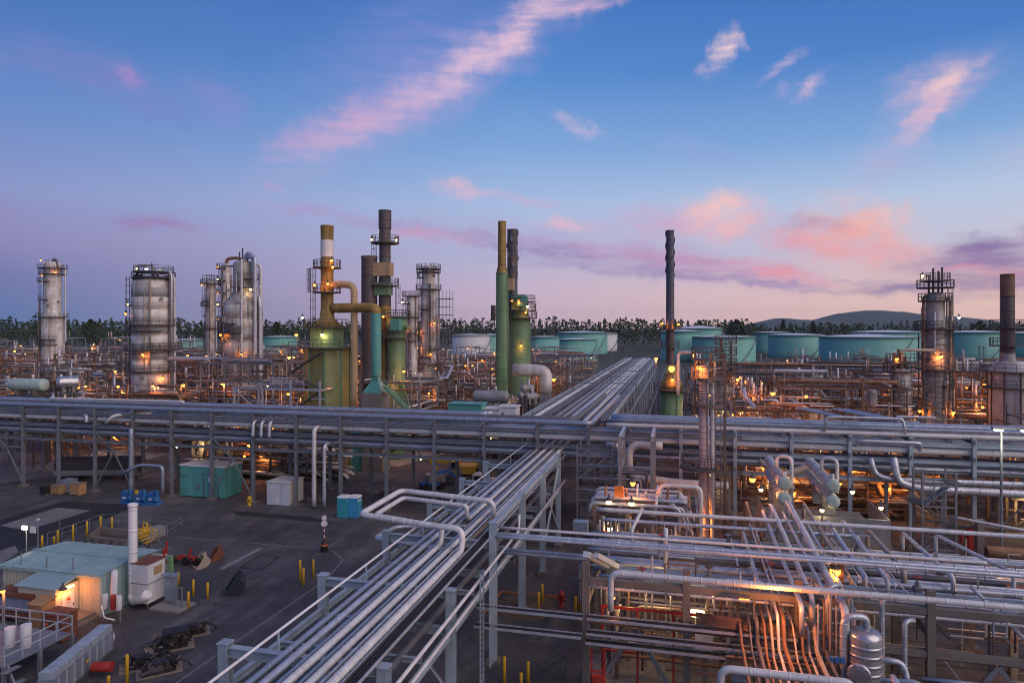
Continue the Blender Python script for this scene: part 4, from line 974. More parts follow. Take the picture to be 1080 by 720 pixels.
for k, y in ((-.6, 266), (.1, 262), (1.2, 266)): t.mem('mast', (t.u + k, t.v - .5, ZA(t, 282)), (t.u + k, t.v - .5, ZA(t, y)), .2, .2, 'steel_dark')
for k, (ya, yb, mm) in enumerate(((322, 333, 'shell_white'), (336, 346, 'shell_white'), (348, 358, 'shell_grey'), (361, 374, 'shell_white'), (378, 392, 'shell_grey'))):
    t.mesh('jacket_band', MB().lathe([(3.69, ZA(t, yb)), (3.73, ZA(t, yb) + .02), (3.73, ZA(t, ya) - .02), (3.69, ZA(t, ya))], (t.u, t.v), 32, False), mm)
t.pipe('long_bypass', [(t.u - 6, t.v - 14, ZA(t, 375)), (t.u + 7, t.v - 14, ZA(t, 375)), (t.u + 8.4, t.v - 14, ZA(t, 384)), (t.u + 8.4, t.v - 14, ZA(t, 430))], .42, 'pipe', seam=1)
t.cyl('nozzle', (t.u - 1.9, t.v - 3.4, ZA(t, 337)), (t.u - 1.9, t.v - 3.0, ZA(t, 337)), .6, 'shell_white')

# heater with striped ochre stack
D = 104
u, v = PD(345, D); t = T('heater', 'olive furnace with ochre stack carrying a white band', 'heater', (u, v, 0))
zz = lambda y: zat(y, D)
b = MB().lathe([(3.3, 0), (3.3, zz(367)), (2.9, zz(366))], (u, v), 8, True, math.pi / 8, True); t.mesh('furnace_body', b, 'green_olive')
for k in range(8):
    a = math.pi / 8 + k * math.pi / 4; t.mem('buckstay', (u + 3.34 * math.cos(a), v + 3.34 * math.sin(a), 0), (u + 3.34 * math.cos(a), v + 3.34 * math.sin(a), zz(367)), .22, .22, 'green')
t.mesh('convection_box', MB().box((u, v, (zz(366) + zz(345)) / 2), (3.8, 3.2, zz(345) - zz(366))), 'green')
t.mesh('transition_hood', MB().lathe([(2.35, zz(345) + .005), (1.15, zz(336)), (.95, zz(325))], (u, v), 20), 'gold')
st = t.mesh('stack', MB().lathe(banded(.95, zz(325), zz(271), 1.4), (u, v), 24, False), 'gold')
t.mesh('white_band', MB().lathe([(.97, zz(271)), (.98, zz(253.5))], (u, v), 24, False), 'band_white')
t.mesh('stack_tip', MB().lathe([(.95, zz(253.5)), (.98, zz(240)), (1.02, zz(239)), (1.02, zz(238)), (.86, zz(238)), (.86, zz(243))], (u, v), 24, False), 'gold')
for y in (282, 308): platform(t, (u, v), zz(y), .97, 2.1)
platform(t, (u, v), zz(366) + .05, 2.6, 4.3); platform(t, (u, v), zz(345) + .1, 1.9, 3.2)
t.mesh('ladder', ladder_mb((u - 1.9, v - .3), zz(366), zz(282), .5, math.pi), 'steel_dark'); t.mesh('stair_cage', rail_mb([(u - 3.4, v, zz(308)), (u - 2.4, v - .6, zz(308))], 3.6, .4, .05), 'steel_dark')
t.pipe('gold_duct', [(u + .5, v - .4, zz(300)), (u + 4.8, v - .6, zz(301)), (u + 4.8, v - .6, 3)], .52, 'gold_pale', br=1.2, seam=.8, n=14)
t.pipe('flue_duct', [(u + .9, v, zz(325)), (u + 7.6, v - 1.2, zz(325)), (u + 8.75, v - 1.4, zz(326)), (u + 8.75, v - 1.4, zz(395))], .72, 'gold', br=1.6, seam=1.2, n=16)
t.mem('stair', (u - 4.2, v - 3.8, zz(393)), (u + 1.4, v - 4.0, zz(370)), .9, .18, 'steel_dark'); t.mem('stair', (u + 1.6, v - 4.2, zz(408)), (u - 3.6, v - 4.2, zz(392)), .9, .18, 'steel_dark'); t.mem('stair', (u - 3.4, v - 4.4, zz(432)), (u + 1.4, v - 4.4, zz(409)), .9, .18, 'steel_dark')
for y, k in ((300, -1.2), (299, 1.0), (275, 1.6), (282, 1.8)): t.lamp((u + k, v - 1.6, zz(y)), 'o', 70, .17)
t.lamp((u - 3.4, v - 3, zz(352)), 'o', 110, .2); t.lamp((u + .4, v - 2.2, zz(352)), 'w', 90, .2); t.lamp((u - 3, v - 2, zz(334)), 'w', 70, .15); t.lamp((u - 4, v - 4, zz(375)), 'o', 150, .2); t.lamp((u - 4, v - 4.2, zz(412)), 'o', 150, .2)
HU, HV = u, v
# grey blower box with teal skirt under the flue duct
uu, vv = u + 8.75, v - 1.4; t = T('blower_housing', 'grey block with teal hood at the foot of the bent flue duct', 'housing', (uu, vv, 0))
t.mesh('hood', MB().lathe([(2.1, zz(411)), (.80, zz(400)), (.74, zz(395))], (uu, vv), 4, True, math.pi / 4, True), 'teal'); t.mesh('down_duct', MB().lathe(banded(.74, zz(395) + .1, zz(331), 2), (uu, vv), 20, False), 'teal')
t.box('housing', (uu, vv, zz(411) / 2 - .01), (3.2, 3.0, zz(411)), 'concrete'); t.box('side_panel', (uu + 1.63, vv - .2, zz(420)), (.06, 2.2, 1.6), 'steel_grey'); t.box('wing', (uu - 2.6, vv + .2, 3.2), (1.9, 2.4, 6.4), 'teal')
t.mem('stair', (uu + 1.9, vv - 1, zz(404)), (uu + 6.4, vv - 1.4, zz(433)), 1.2, .3, 'green'); t.mesh('handrail', rail_mb([(uu + 1.9, vv - 1.5, zz(404)), (uu + 6.4, vv - 1.9, zz(433))], 1.1, 1.2, .05), 'green')

def simple_stack(name, label, px, D, segs, mats_, open_top=True, group='stacks', n=22):
    u, v = PD(px, D); t = T(name, label, 'stack', (u, v, 0), group); 
    for i, ((ya, yb, w0, w1), m) in enumerate(zip(segs, mats_)):
        z1, z0 = zat(ya, D), (0 if i == len(segs) - 1 else zat(yb, D)); r1, r0 = w0 * D / F / 2, w1 * D / F / 2
        k = max(2, int((z1 - z0) / 2)); prof = []
        for j in range(k):
            za = z0 + (z1 - z0) * j / k; zb = z0 + (z1 - z0) * (j + 1) / k; f = lambda z: r0 + (r1 - r0) * (z - z0) / (z1 - z0)
            prof += [(f(za), za), (f(za), za + .05), (f(zb), zb - .22), (f(zb), zb - .16), (f(zb) + .03, zb - .15), (f(zb) + .03, zb - .001)]
        if i == 0: prof += [(r1 * .85, z1), (r1 * .85, z1 - 2)]
        t.mesh('stack_section', MB().lathe(prof, (u, v), n, False), m)
    t.u, t.v, t.D = u, v, D; return t
t = simple_stack('flue_stack', 'broad blunt dark flue beside the tallest stack', 389.5, 112, [(272, 290, 16.6, 16.6), (290, 420, 16.6, 17)], ['soot', 'soot'])
t.mesh('rim', MB().lathe([(1.34, ZA(t, 273)), (1.36, ZA(t, 272) + .3), (1.2, ZA(t, 272) + .3), (1.2, ZA(t, 274))], (t.u, t.v), 22, False), 'steel_brown')
t.box('cross_duct', (t.u + 2.5, t.v, ZA(t, 284.5)), (2.9, 1.6, 2.2), 'gold_pale'); t.box('lower_duct', (t.u + 2.5, t.v, ZA(t, 305)), (2.6, 1.6, 2.0), 'green'); 
t = simple_stack('tall_stack', 'tallest soot-black stack with two railed galleries above the green furnace', 406, 112, [(222, 241, 13.4, 13.4), (241, 285, 12, 12), (285, 322, 12, 13), (322, 336, 13, 20)], ['soot', 'soot', 'soot', 'gold'])
for y in (256, 301): platform(t, (t.u, t.v), ZA(t, y), .96, 2.3)
for k in range(3):
    a = k * 2.1; t.mem('rib', (t.u + 1.05 * math.cos(a), t.v + 1.05 * math.sin(a), ZA(t, 242)), (t.u + 1.05 * math.cos(a), t.v + 1.05 * math.sin(a), ZA(t, 223)), .1, .1, 'soot')
t.mesh('ladder', ladder_mb((t.u - 1.5, t.v - .3), ZA(t, 301), ZA(t, 256), .5, math.pi), 'steel_dark'); t.mesh('ladder', ladder_mb((t.u + 2.1, t.v - .3), ZA(t, 335), ZA(t, 301), .5, 0), 'steel_dark')
t.lamp((t.u + 2.2, t.v - .5, ZA(t, 253)), 'w', 40, .14); t.lamp((t.u - 2.0, t.v - .8, ZA(t, 252)), 'w', 40, .14)
u, v = PD(418, 110); t = T('furnace', 'tall green furnace under the tallest stack', 'heater', (u, v, 0)); zz = lambda y: zat(y, 110)
t.mesh('shell', MB().lathe([(1.45, 0)] + banded(1.45, .1, zz(350), 2.4) + [(1.7, zz(349)), (1.7, zz(336)), (1.2, zz(333))], (u, v), 20), 'green'); platform(t, (u, v), zz(356), 1.5, 2.4); platform(t, (u, v), zz(334), 1.2, 2.2)
t.box('burner_box', (u + .6, v - 1.6, zz(342)), (1.6, 1, 1.8), 'teal'); t.lamp((u - 1.2, v - 2.4, zz(333)), 'o', 60, .16); t.cyl('nozzle', (u + 1.4, v - .4, zz(345)), (u + 2.3, v - .6, zz(345)), .3, 'green')
t.mem('leg_brace', (u + 1.3, v - 1.2, zz(400)), (u + 4.6, v - 1.2, 3), .5, .3, 'green')

# scaffolded column
t = tower('process_tower', 'pale column beside a tall scaffold in the middle unit', 'tower', 452, 172, [(283, 304, 14), (304, 395, 17)], 'shell_white', [(287, 1.4), (283.5, 1.4), (305, 1.2), (326, 1.2, 100, 300)], (200, 280, 380), [(20, 282, 380, .3, 'pipe'), (300, 300, 380, .22, 'pipe_dark')], 'process towers', None, [(230, 350, 'o', 90), (320, 340, 'o', 90), (220, 366, 'o', 110), (300, 372, 'o', 110)])
for k in (-1.6, -.5, .8, 1.6): t.mem('mast', (t.u + k, t.v - .6, ZA(t, 286)), (t.u + k, t.v - .6, ZA(t, 277.5)), .16, .16, 'steel_dark')
u, v = t.u + 4.6, t.v - 1; s = T('scaffold', 'tube scaffold tower against the right of the pale column', 'scaffold', (u, v, 0)); z1 = zat(308, 172)
for a in (-1.8, 0, 1.8):
    for b_ in (-1.2, 1.2): s.mem('standard', (u + a, v + b_, 0), (u + a, v + b_, z1 + .4), .12, .12, 'steel_grey')
k = 0; z = 2
while z < z1:
    for b_ in (-1.2, 1.2): s.mem('ledger', (u - 1.9, v + b_, z), (u + 1.9, v + b_, z), .11, .11, 'steel_grey')
    if k % 2: s.box('board', (u, v, z + .08), (3.6, 2.2, .06), 'plank')
    z += 2; k += 1
t = tower('process_vessel', 'short pale vessel left of the scaffolded column', 'vessel', 434.5, 165, [(313, 396, 11.5)], 'shell_white', [(312, 1.1), (334, 1.2)], (200, 312, 380), [], 'process towers', None, [(210, 318, 'w', 70), (250, 346, 'o', 100)])

# green stack and its furnace
t = simple_stack('green_stack', 'tall green stack with slimmer ochre upper pipe', 529.5, 116, [(233.5, 279, 8.4, 8.8), (279, 288, 8.8, 12.6), (288, 402, 12.6, 13.4)], ['gold', 'gold', 'green'])
t.pipe('side_line', [(t.u + 1.1, t.v - .4, ZA(t, 290)), (t.u + 1.25, t.v - .4, ZA(t, 402))], .08, 'green')
t = simple_stack('dark_stack', 'patchy black stack rising behind the green stack', 540.5, 124, [(242, 294, 11, 11), (294, 318, 10.5, 14)], ['soot', 'soot_blue'])
for k in range(14):
    a = k * 2.39; z = ZA(t, 246 + k * 3.3); t.box('clamp_block', (t.u + .98 * math.cos(a), t.v + .98 * math.sin(a), z), (.3, .3, .8), 'steel_grey', a)
u, v = PD(548, 122); t = T('furnace', 'round green furnace with lamp-lit galleries right of the green stack', 'heater', (u, v, 0)); zz = lambda y: zat(y, 122)
t.mesh('shell', MB().lathe([(1.95, 0)] + banded(1.95, .1, zz(334), 2.2) + [(1.6, zz(332)), (1.6, zz(313)), (.9, zz(311))], (u, v), 28), 'green')
for y, ro in ((335, 1.2), (327, 1.0), (318, .9)): platform(t, (u, v), zz(y), 1.65, 1.95 + ro)
t.box('teal_cabin', (u + .9, v - 1.7, zz(318)), (1.7, 1.2, 1.9), 'teal'); t.box('pale_duct', (u - 1.6, v - .8, zz(300)), (1.4, 1.4, 2.2), 'gold_pale')
for k, y, kd in ((-.8, 317, 'o'), (.4, 317, 'o'), (1.7, 329, 'o'), (2, 323, 'w')): t.lamp((u + k, v - 2.5, zz(y)), kd, 60, .17)
t.lamp((u + .9, v - 2.6, zz(363)), 'o', 90, .16); t.cyl('side_drum', (u - 4.6, v - 1, zz(338)), (u - 4.6, v - 1, zz(322)), .45, 'steel_dark'); t.mem('bracket', (u - 4.6, v - 1, zz(332)), (u - 1.8, v - 1, zz(332)), .2, .2, 'steel_dark')
t.mesh('ladder', ladder_mb((u + 2.4, v - .6), zz(380), zz(318), .5, 0), 'steel_dark')
t = T('waste_heat_duct', 'pale rust-streaked duct elbow at the foot of the green furnace', 'duct', PD(556, 112)); u, v = PD(542, 112); zz = lambda y: zat(y, 112)
t.pipe('duct', [(u, v, zz(390)), (u + 4.2, v - .3, zz(390)), (u + 5.4, v - .4, zz(392)), (u + 5.4, v - .4, zz(412))], 1.0, 'shell_white', br=1.6, seam=1.4, n=16); t.box('leg', (u + 1.2, v, zz(400) / 2), (.5, .5, zz(400) - .2), 'steel_grey'); t.box('leg', (u + 5.4, v - .4, zz(412) / 2), (1.5, 1.5, zz(412)), 'steel_grey')

# straked stack over green furnace
t = simple_stack('straked_stack', 'lone blue-black stack wrapped in spiral strakes', 706.8, 112, [(243, 342, 8.2, 8.6), (342, 386, 8.6, 9)], ['soot_blue', 'soot'])
for ph in range(3):
    b = MB(); vs = []; fs = []; n = 60
    for i in range(n + 1):
        a = ph * 2.094 + i * .13; z = ZA(t, 292) + (ZA(t, 244) - ZA(t, 292)) * i / n
        for r in (.60, .80): 
            for dz in (0, .07): vs.append((t.u + r * math.cos(a), t.v + r * math.sin(a), z + dz))
    for i in range(n):
        o = i * 4
        for p, q in ((0, 1), (1, 3), (3, 2), (2, 0)): fs.append((o + p, o + q, o + 4 + q, o + 4 + p))
    t.mesh('strake', b.add(vs, fs), 'soot_blue')
platform(t, (t.u, t.v), ZA(t, 347), .7, 1.7); platform(t, (t.u, t.v), ZA(t, 366), .7, 1.5)
t.lamp((t.u - 1.3, t.v - .8, ZA(t, 340)), 'o', 90, .18); t.lamp((t.u + 1.3, t.v - .8, ZA(t, 341)), 'o', 90, .18)
u, v = PD(708, 112); t = T('furnace', 'green round furnace below the straked stack with brown cap', 'heater', (u, v, 0)); zz = lambda y: zat(y, 112)
t.mesh('shell', MB().lathe([(1.85, 0), (1.85, zz(413))], (u, v), 24), 'green'); t.mesh('cap', MB().lathe([(1.9, zz(412)), (1.7, zz(403)), (.85, zz(395)), (.8, zz(385))], (u, v), 24), 'gold'); t.box('top_box', (u - .2, v - .6, zz(389)), (1.3, 1.0, 1.4), 'green')
platform(t, (u, v), zz(410), 1.9, 2.9); t.lamp((u + .2, v - 2.2, zz(398)), 'o', 130, .22)
for k in (-.9, .9): t.mem('seam_rib', (u + k, v - 1.72, .2), (u + k, v - 1.72, zz(414)), .12, .12, 'green')
u, v = PD(692, 106); t = T('light_mast', 'thin lamp mast left of the straked stack', 'lamp', (u, v, 0)); zz = lambda y: zat(y, 106); t.mem('mast', (u, v, 0), (u, v, zz(374)), .14, .14, 'steel_grey'); t.lamp((u, v - .2, zz(377)), 'o', 120, .22)

# slim columns on the right
t = tower('process_column', 'slim white column standing just behind the long rack', 'column', 764.5, 94, [(404, 450, 12)], 'shell_white', [(403, 1.0), (391, .9)], None, [(10, 398, 450, .15, 'pipe')], 'right unit columns')
t.box('top_gear', (t.u, t.v, ZA(t, 398)), (1.4, 1.4, 1.2), 'steel_rust'); t.mem('mast', (t.u - .5, t.v, ZA(t, 402)), (t.u - .5, t.v, ZA(t, 356)), .3, .3, 'steel_rust', 'ibeam'); t.mem('mast', (t.u + .8, t.v, ZA(t, 402)), (t.u + .8, t.v, ZA(t, 360)), .26, .26, 'steel_dark', 'ibeam')
for y in (362, 374, 386): platform(t, (t.u + .1, t.v), ZA(t, y), .2, 1.5, m='steel_brown')
t.lamp((t.u - 4, t.v - 1, ZA(t, 374)), 'o', 220, .26); t.lamp((t.u + 1.6, t.v - 1, ZA(t, 398)), 'o', 150, .2)
t = tower('process_column', 'squat pink-grey column with pipework crown left of the tall rusty column', 'column', 950.5, 96, [(392, 455, 17)], 'shell_white', [(391, 1.1), (381, .9, 120, 400), (440, .8)], (200, 381, 450), [(185, 384, 450, .12, 'pipe')], 'right unit columns', None, [(240, 377, 'o', 90), (310, 436, 'o', 200)])
for k, y in ((-.9, 372), (-.3, 368), (.5, 376)): t.cyl('top_nozzle', (t.u + k, t.v, ZA(t, 394)), (t.u + k, t.v, ZA(t, y)), .22, 'steel_rust')
t.pipe('overhead_pipe', [(t.u, t.v - .3, ZA(t, 390)), (t.u, t.v - .3, ZA(t, 369)), (t.u + 4.3, t.v, ZA(t, 369))], .2, 'pipe_buff')
t = tower('process_tower', 'tall rusty column with caged galleries against the ridge', 'tower', 986.3, 104, [(312, 345, 18), (345, 455, 21)], 'shell', [(303, 1.2), (317, 1.0), (346, 1.4), (389, 1.2)], (320, 303, 388), [(200, 312, 440, .2, 'pipe_rust'), (345, 315, 440, .3, 'pipe_buff'), (250, 330, 372, .14, 'pipe')], 'process towers', None, [(270, 374, 'o', 230), (320, 432, 'o', 230), (200, 432, 'o', 160)], n=28)
for k, y in ((-1.0, 290), (-.4, 283), (.3, 286), (.8, 282)): t.mem('mast', (t.u + k, t.v - .4, ZA(t, 312)), (t.u + k, t.v - .4, ZA(t, y)), .24, .24, 'steel_dark')
platform(t, (t.u, t.v), ZA(t, 296), .6, 2.0); t.mem('davit', (t.u - .9, t.v - .4, ZA(t, 290)), (t.u - 2.2, t.v - .4, ZA(t, 293)), .16, .16, 'steel_dark'); t.lamp((t.u - 1.9, t.v - .6, ZA(t, 290)), 'w', 60, .16); t.lamp((t.u + 3.0, t.v - .6, ZA(t, 334)), 'c', 60, .16)
for k, (a, b_) in enumerate(((-1.9, -1.5), (1.9, -1.5), (-1.9, 1.2), (1.9, 1.2))):
    t.mem('lattice_post', (t.u + a, t.v + b_, 0), (t.u + a, t.v + b_, ZA(t, 340 if k % 2 else 352)), .16, .16, 'steel_brown')
for k in range(9):
    y = 440 - k * 11; z = ZA(t, y); t.mem('lattice_rail', (t.u - 2, t.v - 1.5, z), (t.u + 2, t.v - 1.5, z), .12, .12, 'steel_brown')
    if k < 8: s = 1 if k % 2 else -1; t.mem('lattice_brace', (t.u - 1.9 * s, t.v - 1.5, z), (t.u + 1.9 * s, t.v - 1.5, ZA(t, y - 11)), .09, .09, 'steel_brown')
t = simple_stack('rusty_stack', 'blunt rust-topped stack on a round heater at the right edge', 1062.5, 100, [(289, 312, 13, 13), (312, 372, 13, 13.6), (372, 383, 14, 30)], ['steel_rust', 'soot', 'shell_grey'])
for y in (345, 364): platform(t, (t.u, t.v), ZA(t, y), .95, 2.2)
u, v = PD(1069, 100); t = T('furnace', 'pale round heater below the rust-topped stack', 'heater', (u, v, 0)); zz = lambda y: zat(y, 100)
t.mesh('shell', MB().lathe([(3.1, 0)] + banded(3.1, .1, zz(392), 2.4) + [(2.2, zz(382)), (2.1, zz(381))], (u, v), 30), 'shell_white'); platform(t, (u, v), zz(391), 3.1, 4.2); platform(t, (u, v), zz(408), 3.15, 4.0)
for k in range(10):
    a = k * .628 + .2; t.mem('buckstay', (u + 3.16 * math.cos(a), v + 3.16 * math.sin(a), 0), (u + 3.16 * math.cos(a), v + 3.16 * math.sin(a), zz(393)), .16, .16, 'steel_rust')
t.mesh('ladder', ladder_mb((u - 4, v - .6), zz(392), zz(365), .5, math.pi), 'steel_dark')

# horizontal drums
def drum(label, px, D, y, L, r, m, ang=0, group='horizontal drums', saddle=True):
    u, v = PD(px, D); z = zat(y, D); t = T('horizontal_drum', label, 'drum', (u, v, z - r - .8), group); d = Vector((math.cos(ang), math.sin(ang), 0)) * (L / 2); c = Vector((u, v, z)); b = MB()
    P = []; Rr = []
    for k in range(6): a = math.pi / 2 * k / 5; P.append(c - d - d.normalized() * r * .5 * math.cos(a)); Rr.append(max(.02, r * math.sin(a)))
    n = int(L / 1.2)
    for k in range(1, n): q = c - d + d * 2 * k / n; P += [q - d.normalized() * .05, q, q + d.normalized() * .01, q + d.normalized() * .1, q + d.normalized() * .11, q + d.normalized() * .16]; Rr += [r, r, r * 1.02, r * 1.02, r, r]
    for k in range(5, -1, -1): a = math.pi / 2 * k / 5; P.append(c + d + d.normalized() * r * .5 * math.cos(a)); Rr.append(max(.02, r * math.sin(a)))
    b.sweep(P, Rr, 20); t.mesh('shell', b, m)
    for s in (-.6, .6): q = c + d * s; t.box('saddle', (q.x, q.y, z - r - .1), (.4, r * 1.5, .9), 'concrete', ang)
    zl = z - r - .55
    if zl > .5:
        t.box('deck', (c.x, c.y, zl - .1), (L * .95, r * 2.6, .18), 'steel_dark', ang); n_ = Vector((-d.y, d.x, 0)).normalized() * r * 1.15
        for s in (-.85, .85):
            for w in (-1, 1): q = c + d * s * .5 * 2 * .9 + n_ * w; t.mem('leg', (q.x, q.y, 0), (q.x, q.y, zl - .2), .24, .24, 'steel_brown', 'ibeam')
        q = c - d * .75; e = c + d * .75; t.mem('brace', (q.x, q.y, zl * .2), (e.x, e.y, zl * .95), .12, .12, 'steel_brown')
    q = c + d * .3; t.cyl('nozzle', q + Vector((0, 0, r * .9)), q + Vector((0, 0, r + .6)), .2, 'pipe')
    return t
drum('pale green horizontal drum at the left edge behind the rack', 30, 104, 405.5, 5.8, .95, 'pale_green'); drum('silver ball-ended drum right of the pale green one', 72, 104, 403, 2.2, .95, 'shell_silver', .9)
drum('long rust-grey drum with silver end right of the teal cabins', 518, 100, 418, 4.6, .9, 'shell_grey'); drum('orange-lit small drum behind the pale green one', 62, 108, 402, 3, .5, 'pipe_rust')
for i, (px, y) in enumerate(((553, 416), (556, 409), (560, 418))): drum(f'{("lower left", "upper", "lower right")[i]} of three dark pumps stacked beside the silver-ended drum', px, 98, y, 1.8, .5, 'shell_grey', 1.0)
drum('pinkish vertical-lagged drum at the foot of the right-hand rusty alley', 856, 88, 441, 1.8, .8, 'gold_pale', .2)
for i, (px, py, w, h) in enumerate(((493, 428, 4.6, 2.4), (521, 433, 2.2, 1.5), (537, 431, 2.4, 1.3))):
    u, v = PD(px, 92); t = T('site_cabin', ('teal flat-roofed cabin behind the rack left of the green stack', 'small white cabin right of the teal one behind the rack', 'white tarpaulin-covered crate beside the small white cabin')[i], 'cabin', (u, v, 0)); z = zat(py, 92); t.box('body', (u, v, z - h / 2 + .3), (w, 2.4, h), ('teal', 'white', 'white')[i]); t.box('lid', (u, v, z + .4), (w + .3, 2.7, .16), ('teal', 'white', 'white')[i]); zb = z - h + .28; t.box('deck', (u, v, zb - .12), (w + .6, 2.8, .16), 'steel_dark'); [t.mem('leg', (u + a * w * .45, v + b_ * 1.1, 0), (u + a * w * .45, v + b_ * 1.1, zb - .2), .24, .24, 'steel_grey', 'ibeam') for a in (-1, 1) for b_ in (-1, 1)]

# ------------------------------------------------------------------ lower-right unit
ZR = 6.0
FU = (-5.2, .3, 6.0, 12.2, 18.2, 24.2, 30.2)
def unit_frame():
    t = T('concrete_rack_frame', 'weathered concrete rack frame carrying the wide pipe bundle at lower right', 'rack frame', (8, 38, 0))
    for u in FU:
        for v in (38.4, 44.2, 50.0):
            t.box('column', (u, v, 3.9 if v < 40 else 2.9), (.38, .38, 7.8 if v < 40 else 5.8), 'concrete')
            t.box('footing', (u, v, .2), (1.0, 1.0, .42), 'concrete')
        t.box('cross_beam', (u, 44.2, ZR - .32), (.42, 11.9, .5), 'concrete')
    for a, b in zip(FU, FU[1:]):
        w = b - a - .52; c = (a + b) / 2
        for z in (6.75, 4.6): t.box('front_beam', (c, 38.4, z), (w + .12, .3, .34), 'concrete' if z > 5 or a > 5 else 'steel_rust')
        t.box('back_beam', (c, 50.0, 5.2), (w + .12, .3, .36), 'concrete')
        if a in (-5.2, 12.2, 24.2):
            for s in (1, -1): t.mem('brace', (c - s * (w / 2 - .1), 38.45, .4), (c, 38.45, 4.3), .24, .24, 'steel_grey')
    t.mem('rake_column', (-5.2, 38.4, 8.2), (-4.4, 42.6, 6.2), .34, .34, 'pipe_pale'); t.mem('rake_column', (-4.6, 38.4, 8.2), (-3.8, 42.6, 6.2), .28, .28, 'pipe_pale')
    t.lamp((-2.9, 41, 5.6), 'w', 90, .12); t.lamp((-1.2, 42, 5.4), 'w', 70, .1); t.lamp((1.8, 43, 5.2), 'w', 50, .1); t.lamp((19.6, 43.8, 4.9), 'o', 260, .2); t.lamp((20.4, 42.2, 3.6), 'c', 120, .16); t.lamp((-3.6, 38.0, 6.2), 'o', 40, .08)
    t.lamp((12.6, 48.2, 5.0), 'w', 140, .15); t.lamp((25, 41, 5), 'o', 200, .16)
unit_frame()
def unit_small_bore():
    R = random.Random(77); t = T('conduit_bundle', 'thin conduits, drips and tie rods threaded through the lower-right concrete frame', 'conduits', (14, 44, 0))
    for mm, n in (('pipe_pale', 60), ('pipe', 90), ('pipe_rust', 60), ('pipe_buff', 60), ('steel_dark', 60)):
        b = MB()
        for _ in range(n):
            u, v = R.uniform(-5, 34), R.uniform(38.6, 50.5); z = R.uniform(.8, 5.4); r = R.choice((.03, .04, .06)); q = R.random()
            if q < .35: b.sweep([(u, v, z), (u + R.uniform(2, 8), v, z)], r, 5)
            elif q < .55: b.sweep([(u, v, z), (u, v + R.uniform(1.5, 5), z)], r, 5)
            elif q < .85: b.sweep([(u, v, z - .5), (u, v, min(7.6, z + R.uniform(1, 4)))], r, 5)
            else: zz = R.uniform(6.2, 7.6); b.sweep([(u, v, 5.6), (u, v, zz), (u + R.uniform(.6, 3), v, zz)], r, 5)
        t.mesh('conduits', b, mm)['kind'] = 'stuff'
    for v in (39.0, 44.9): t.mesh('handrail', rail_mb([(6.3, v, 6.2), (34, v, 6.2)], 1.15, 1.5, .028), 'steel_grey')
unit_small_bore()
def valves():
    R = random.Random(31)
    for i, (u, v) in enumerate(((-2.2, 40.4), (1.6, 41.6), (5.2, 43.1), (9.8, 40.9), (12.9, 42.7), (15.2, 46.1), (18.6, 41.2), (21.2, 43.8), (-1.2, 47.2), (3.1, 48.3), (8.8, 47.5), (11.3, 49.1))):
        t = T('gate_valve', f'{ORD[i]} handwheel valve standing up from the wide pipe bundle, counted from the left end', 'valve', (u, v, 6.1), 'valves on the wide bundle')
        t.cyl('body', (u - .2, v, 6.3), (u + .2, v, 6.3), .2, 'steel_grey'); t.cyl('stem', (u, v, 6.3), (u, v, 7.1), .045, 'steel_grey', 'cyl6'); t.cyl('handwheel', (u, v, 6.95), (u, v, 7.0), .24, R.choice(('red', 'steel_rust', 'steel_grey'))); t.cyl('bonnet', (u, v, 6.4), (u, v, 6.7), .12, 'steel_grey')
valves()
R = random.Random(21); v = 39.2; i = 0; g3 = 'wide pipe bundle at lower right'
while v < 50 and i < 28:
    r = R.choice((.06, .08, .1, .13, .17)); v += r + .05
    z = ZR + r - .04; a = -6.4 + R.uniform(0, 2.6); b = 36
    m = R.choice(('pipe', 'pipe_blue', 'pipe', 'pipe_pale', 'pipe_dark'))
    pts = [(a, v, z), (b, v, z)]
    if R.random() < .35: pts = [(a, v, z - 2.4)] + pts
    run(f'{ORD[i]} pipe from the near edge of the wide bundle at lower right', pts, r, m, R.choice((1.2, 2, 3)), g3); i += 1
    v += r + R.uniform(.04, .3)
# higher single runs across the unit
for lab, pts, r, m in (
    ('pale pipe with down-turned left end crossing above the front of the lit unit', [(-3.6, 36.4, 6.0), (-3.6, 36.4, 8.0), (36, 36.4, 8.0)], .16, 'pipe_pale'),
    ('straight pale pipe crossing high behind the wide bundle', [(-6.0, 50.7, 7.5), (38, 50.7, 7.5)], .15, 'pipe_pale'),
    ('second pale pipe just below the straight high one', [(-5.4, 49.6, 7.1), (11.5, 49.6, 7.1), (11.5, 49.6, 6.3)], .13, 'pipe'),
    ('lagged pipe with elbow low in front of the orange-lit pipes', [(1.7, 31.4, 2.2), (1.7, 31.4, 6.0), (7.0, 31.4, 6.0), (7.0, 31.4, 5.4)], .17, 'pipe_pale'),
    ('second lagged pipe beside the low elbowed one', [(4.4, 30.6, 5.7), (9.0, 30.6, 5.7), (9.0, 33, 5.7)], .14, 'pipe'),
    ('vertical pale riser with cap before the wide bundle', [(-.9, 43.2, 5.4), (-.9, 43.2, 8.6)], .13, 'pipe_pale'),
    ('bent pale riser climbing beside the tank-side riser', [(-3.2, 46.4, 6.2), (-3.2, 46.4, 7.4), (-2.6, 48.2, 8.4)], .12, 'pipe_pale'),
    ('bent white handrail-like pipe at the right edge of the bundle', [(16.0, 49.4, 6.2), (16.0, 49.4, 7.6), (18.4, 44.6, 7.0), (18.4, 44.6, 5.6)], .11, 'pipe_pale'),
    ('long white line slanting down through the front frame', [(15.0, 41.2, 7.2), (18.4, 36.6, 3.6)], .09, 'pipe_pale')):
    run(lab, pts, r, m, .8, 'single pipes over the lower-right unit')
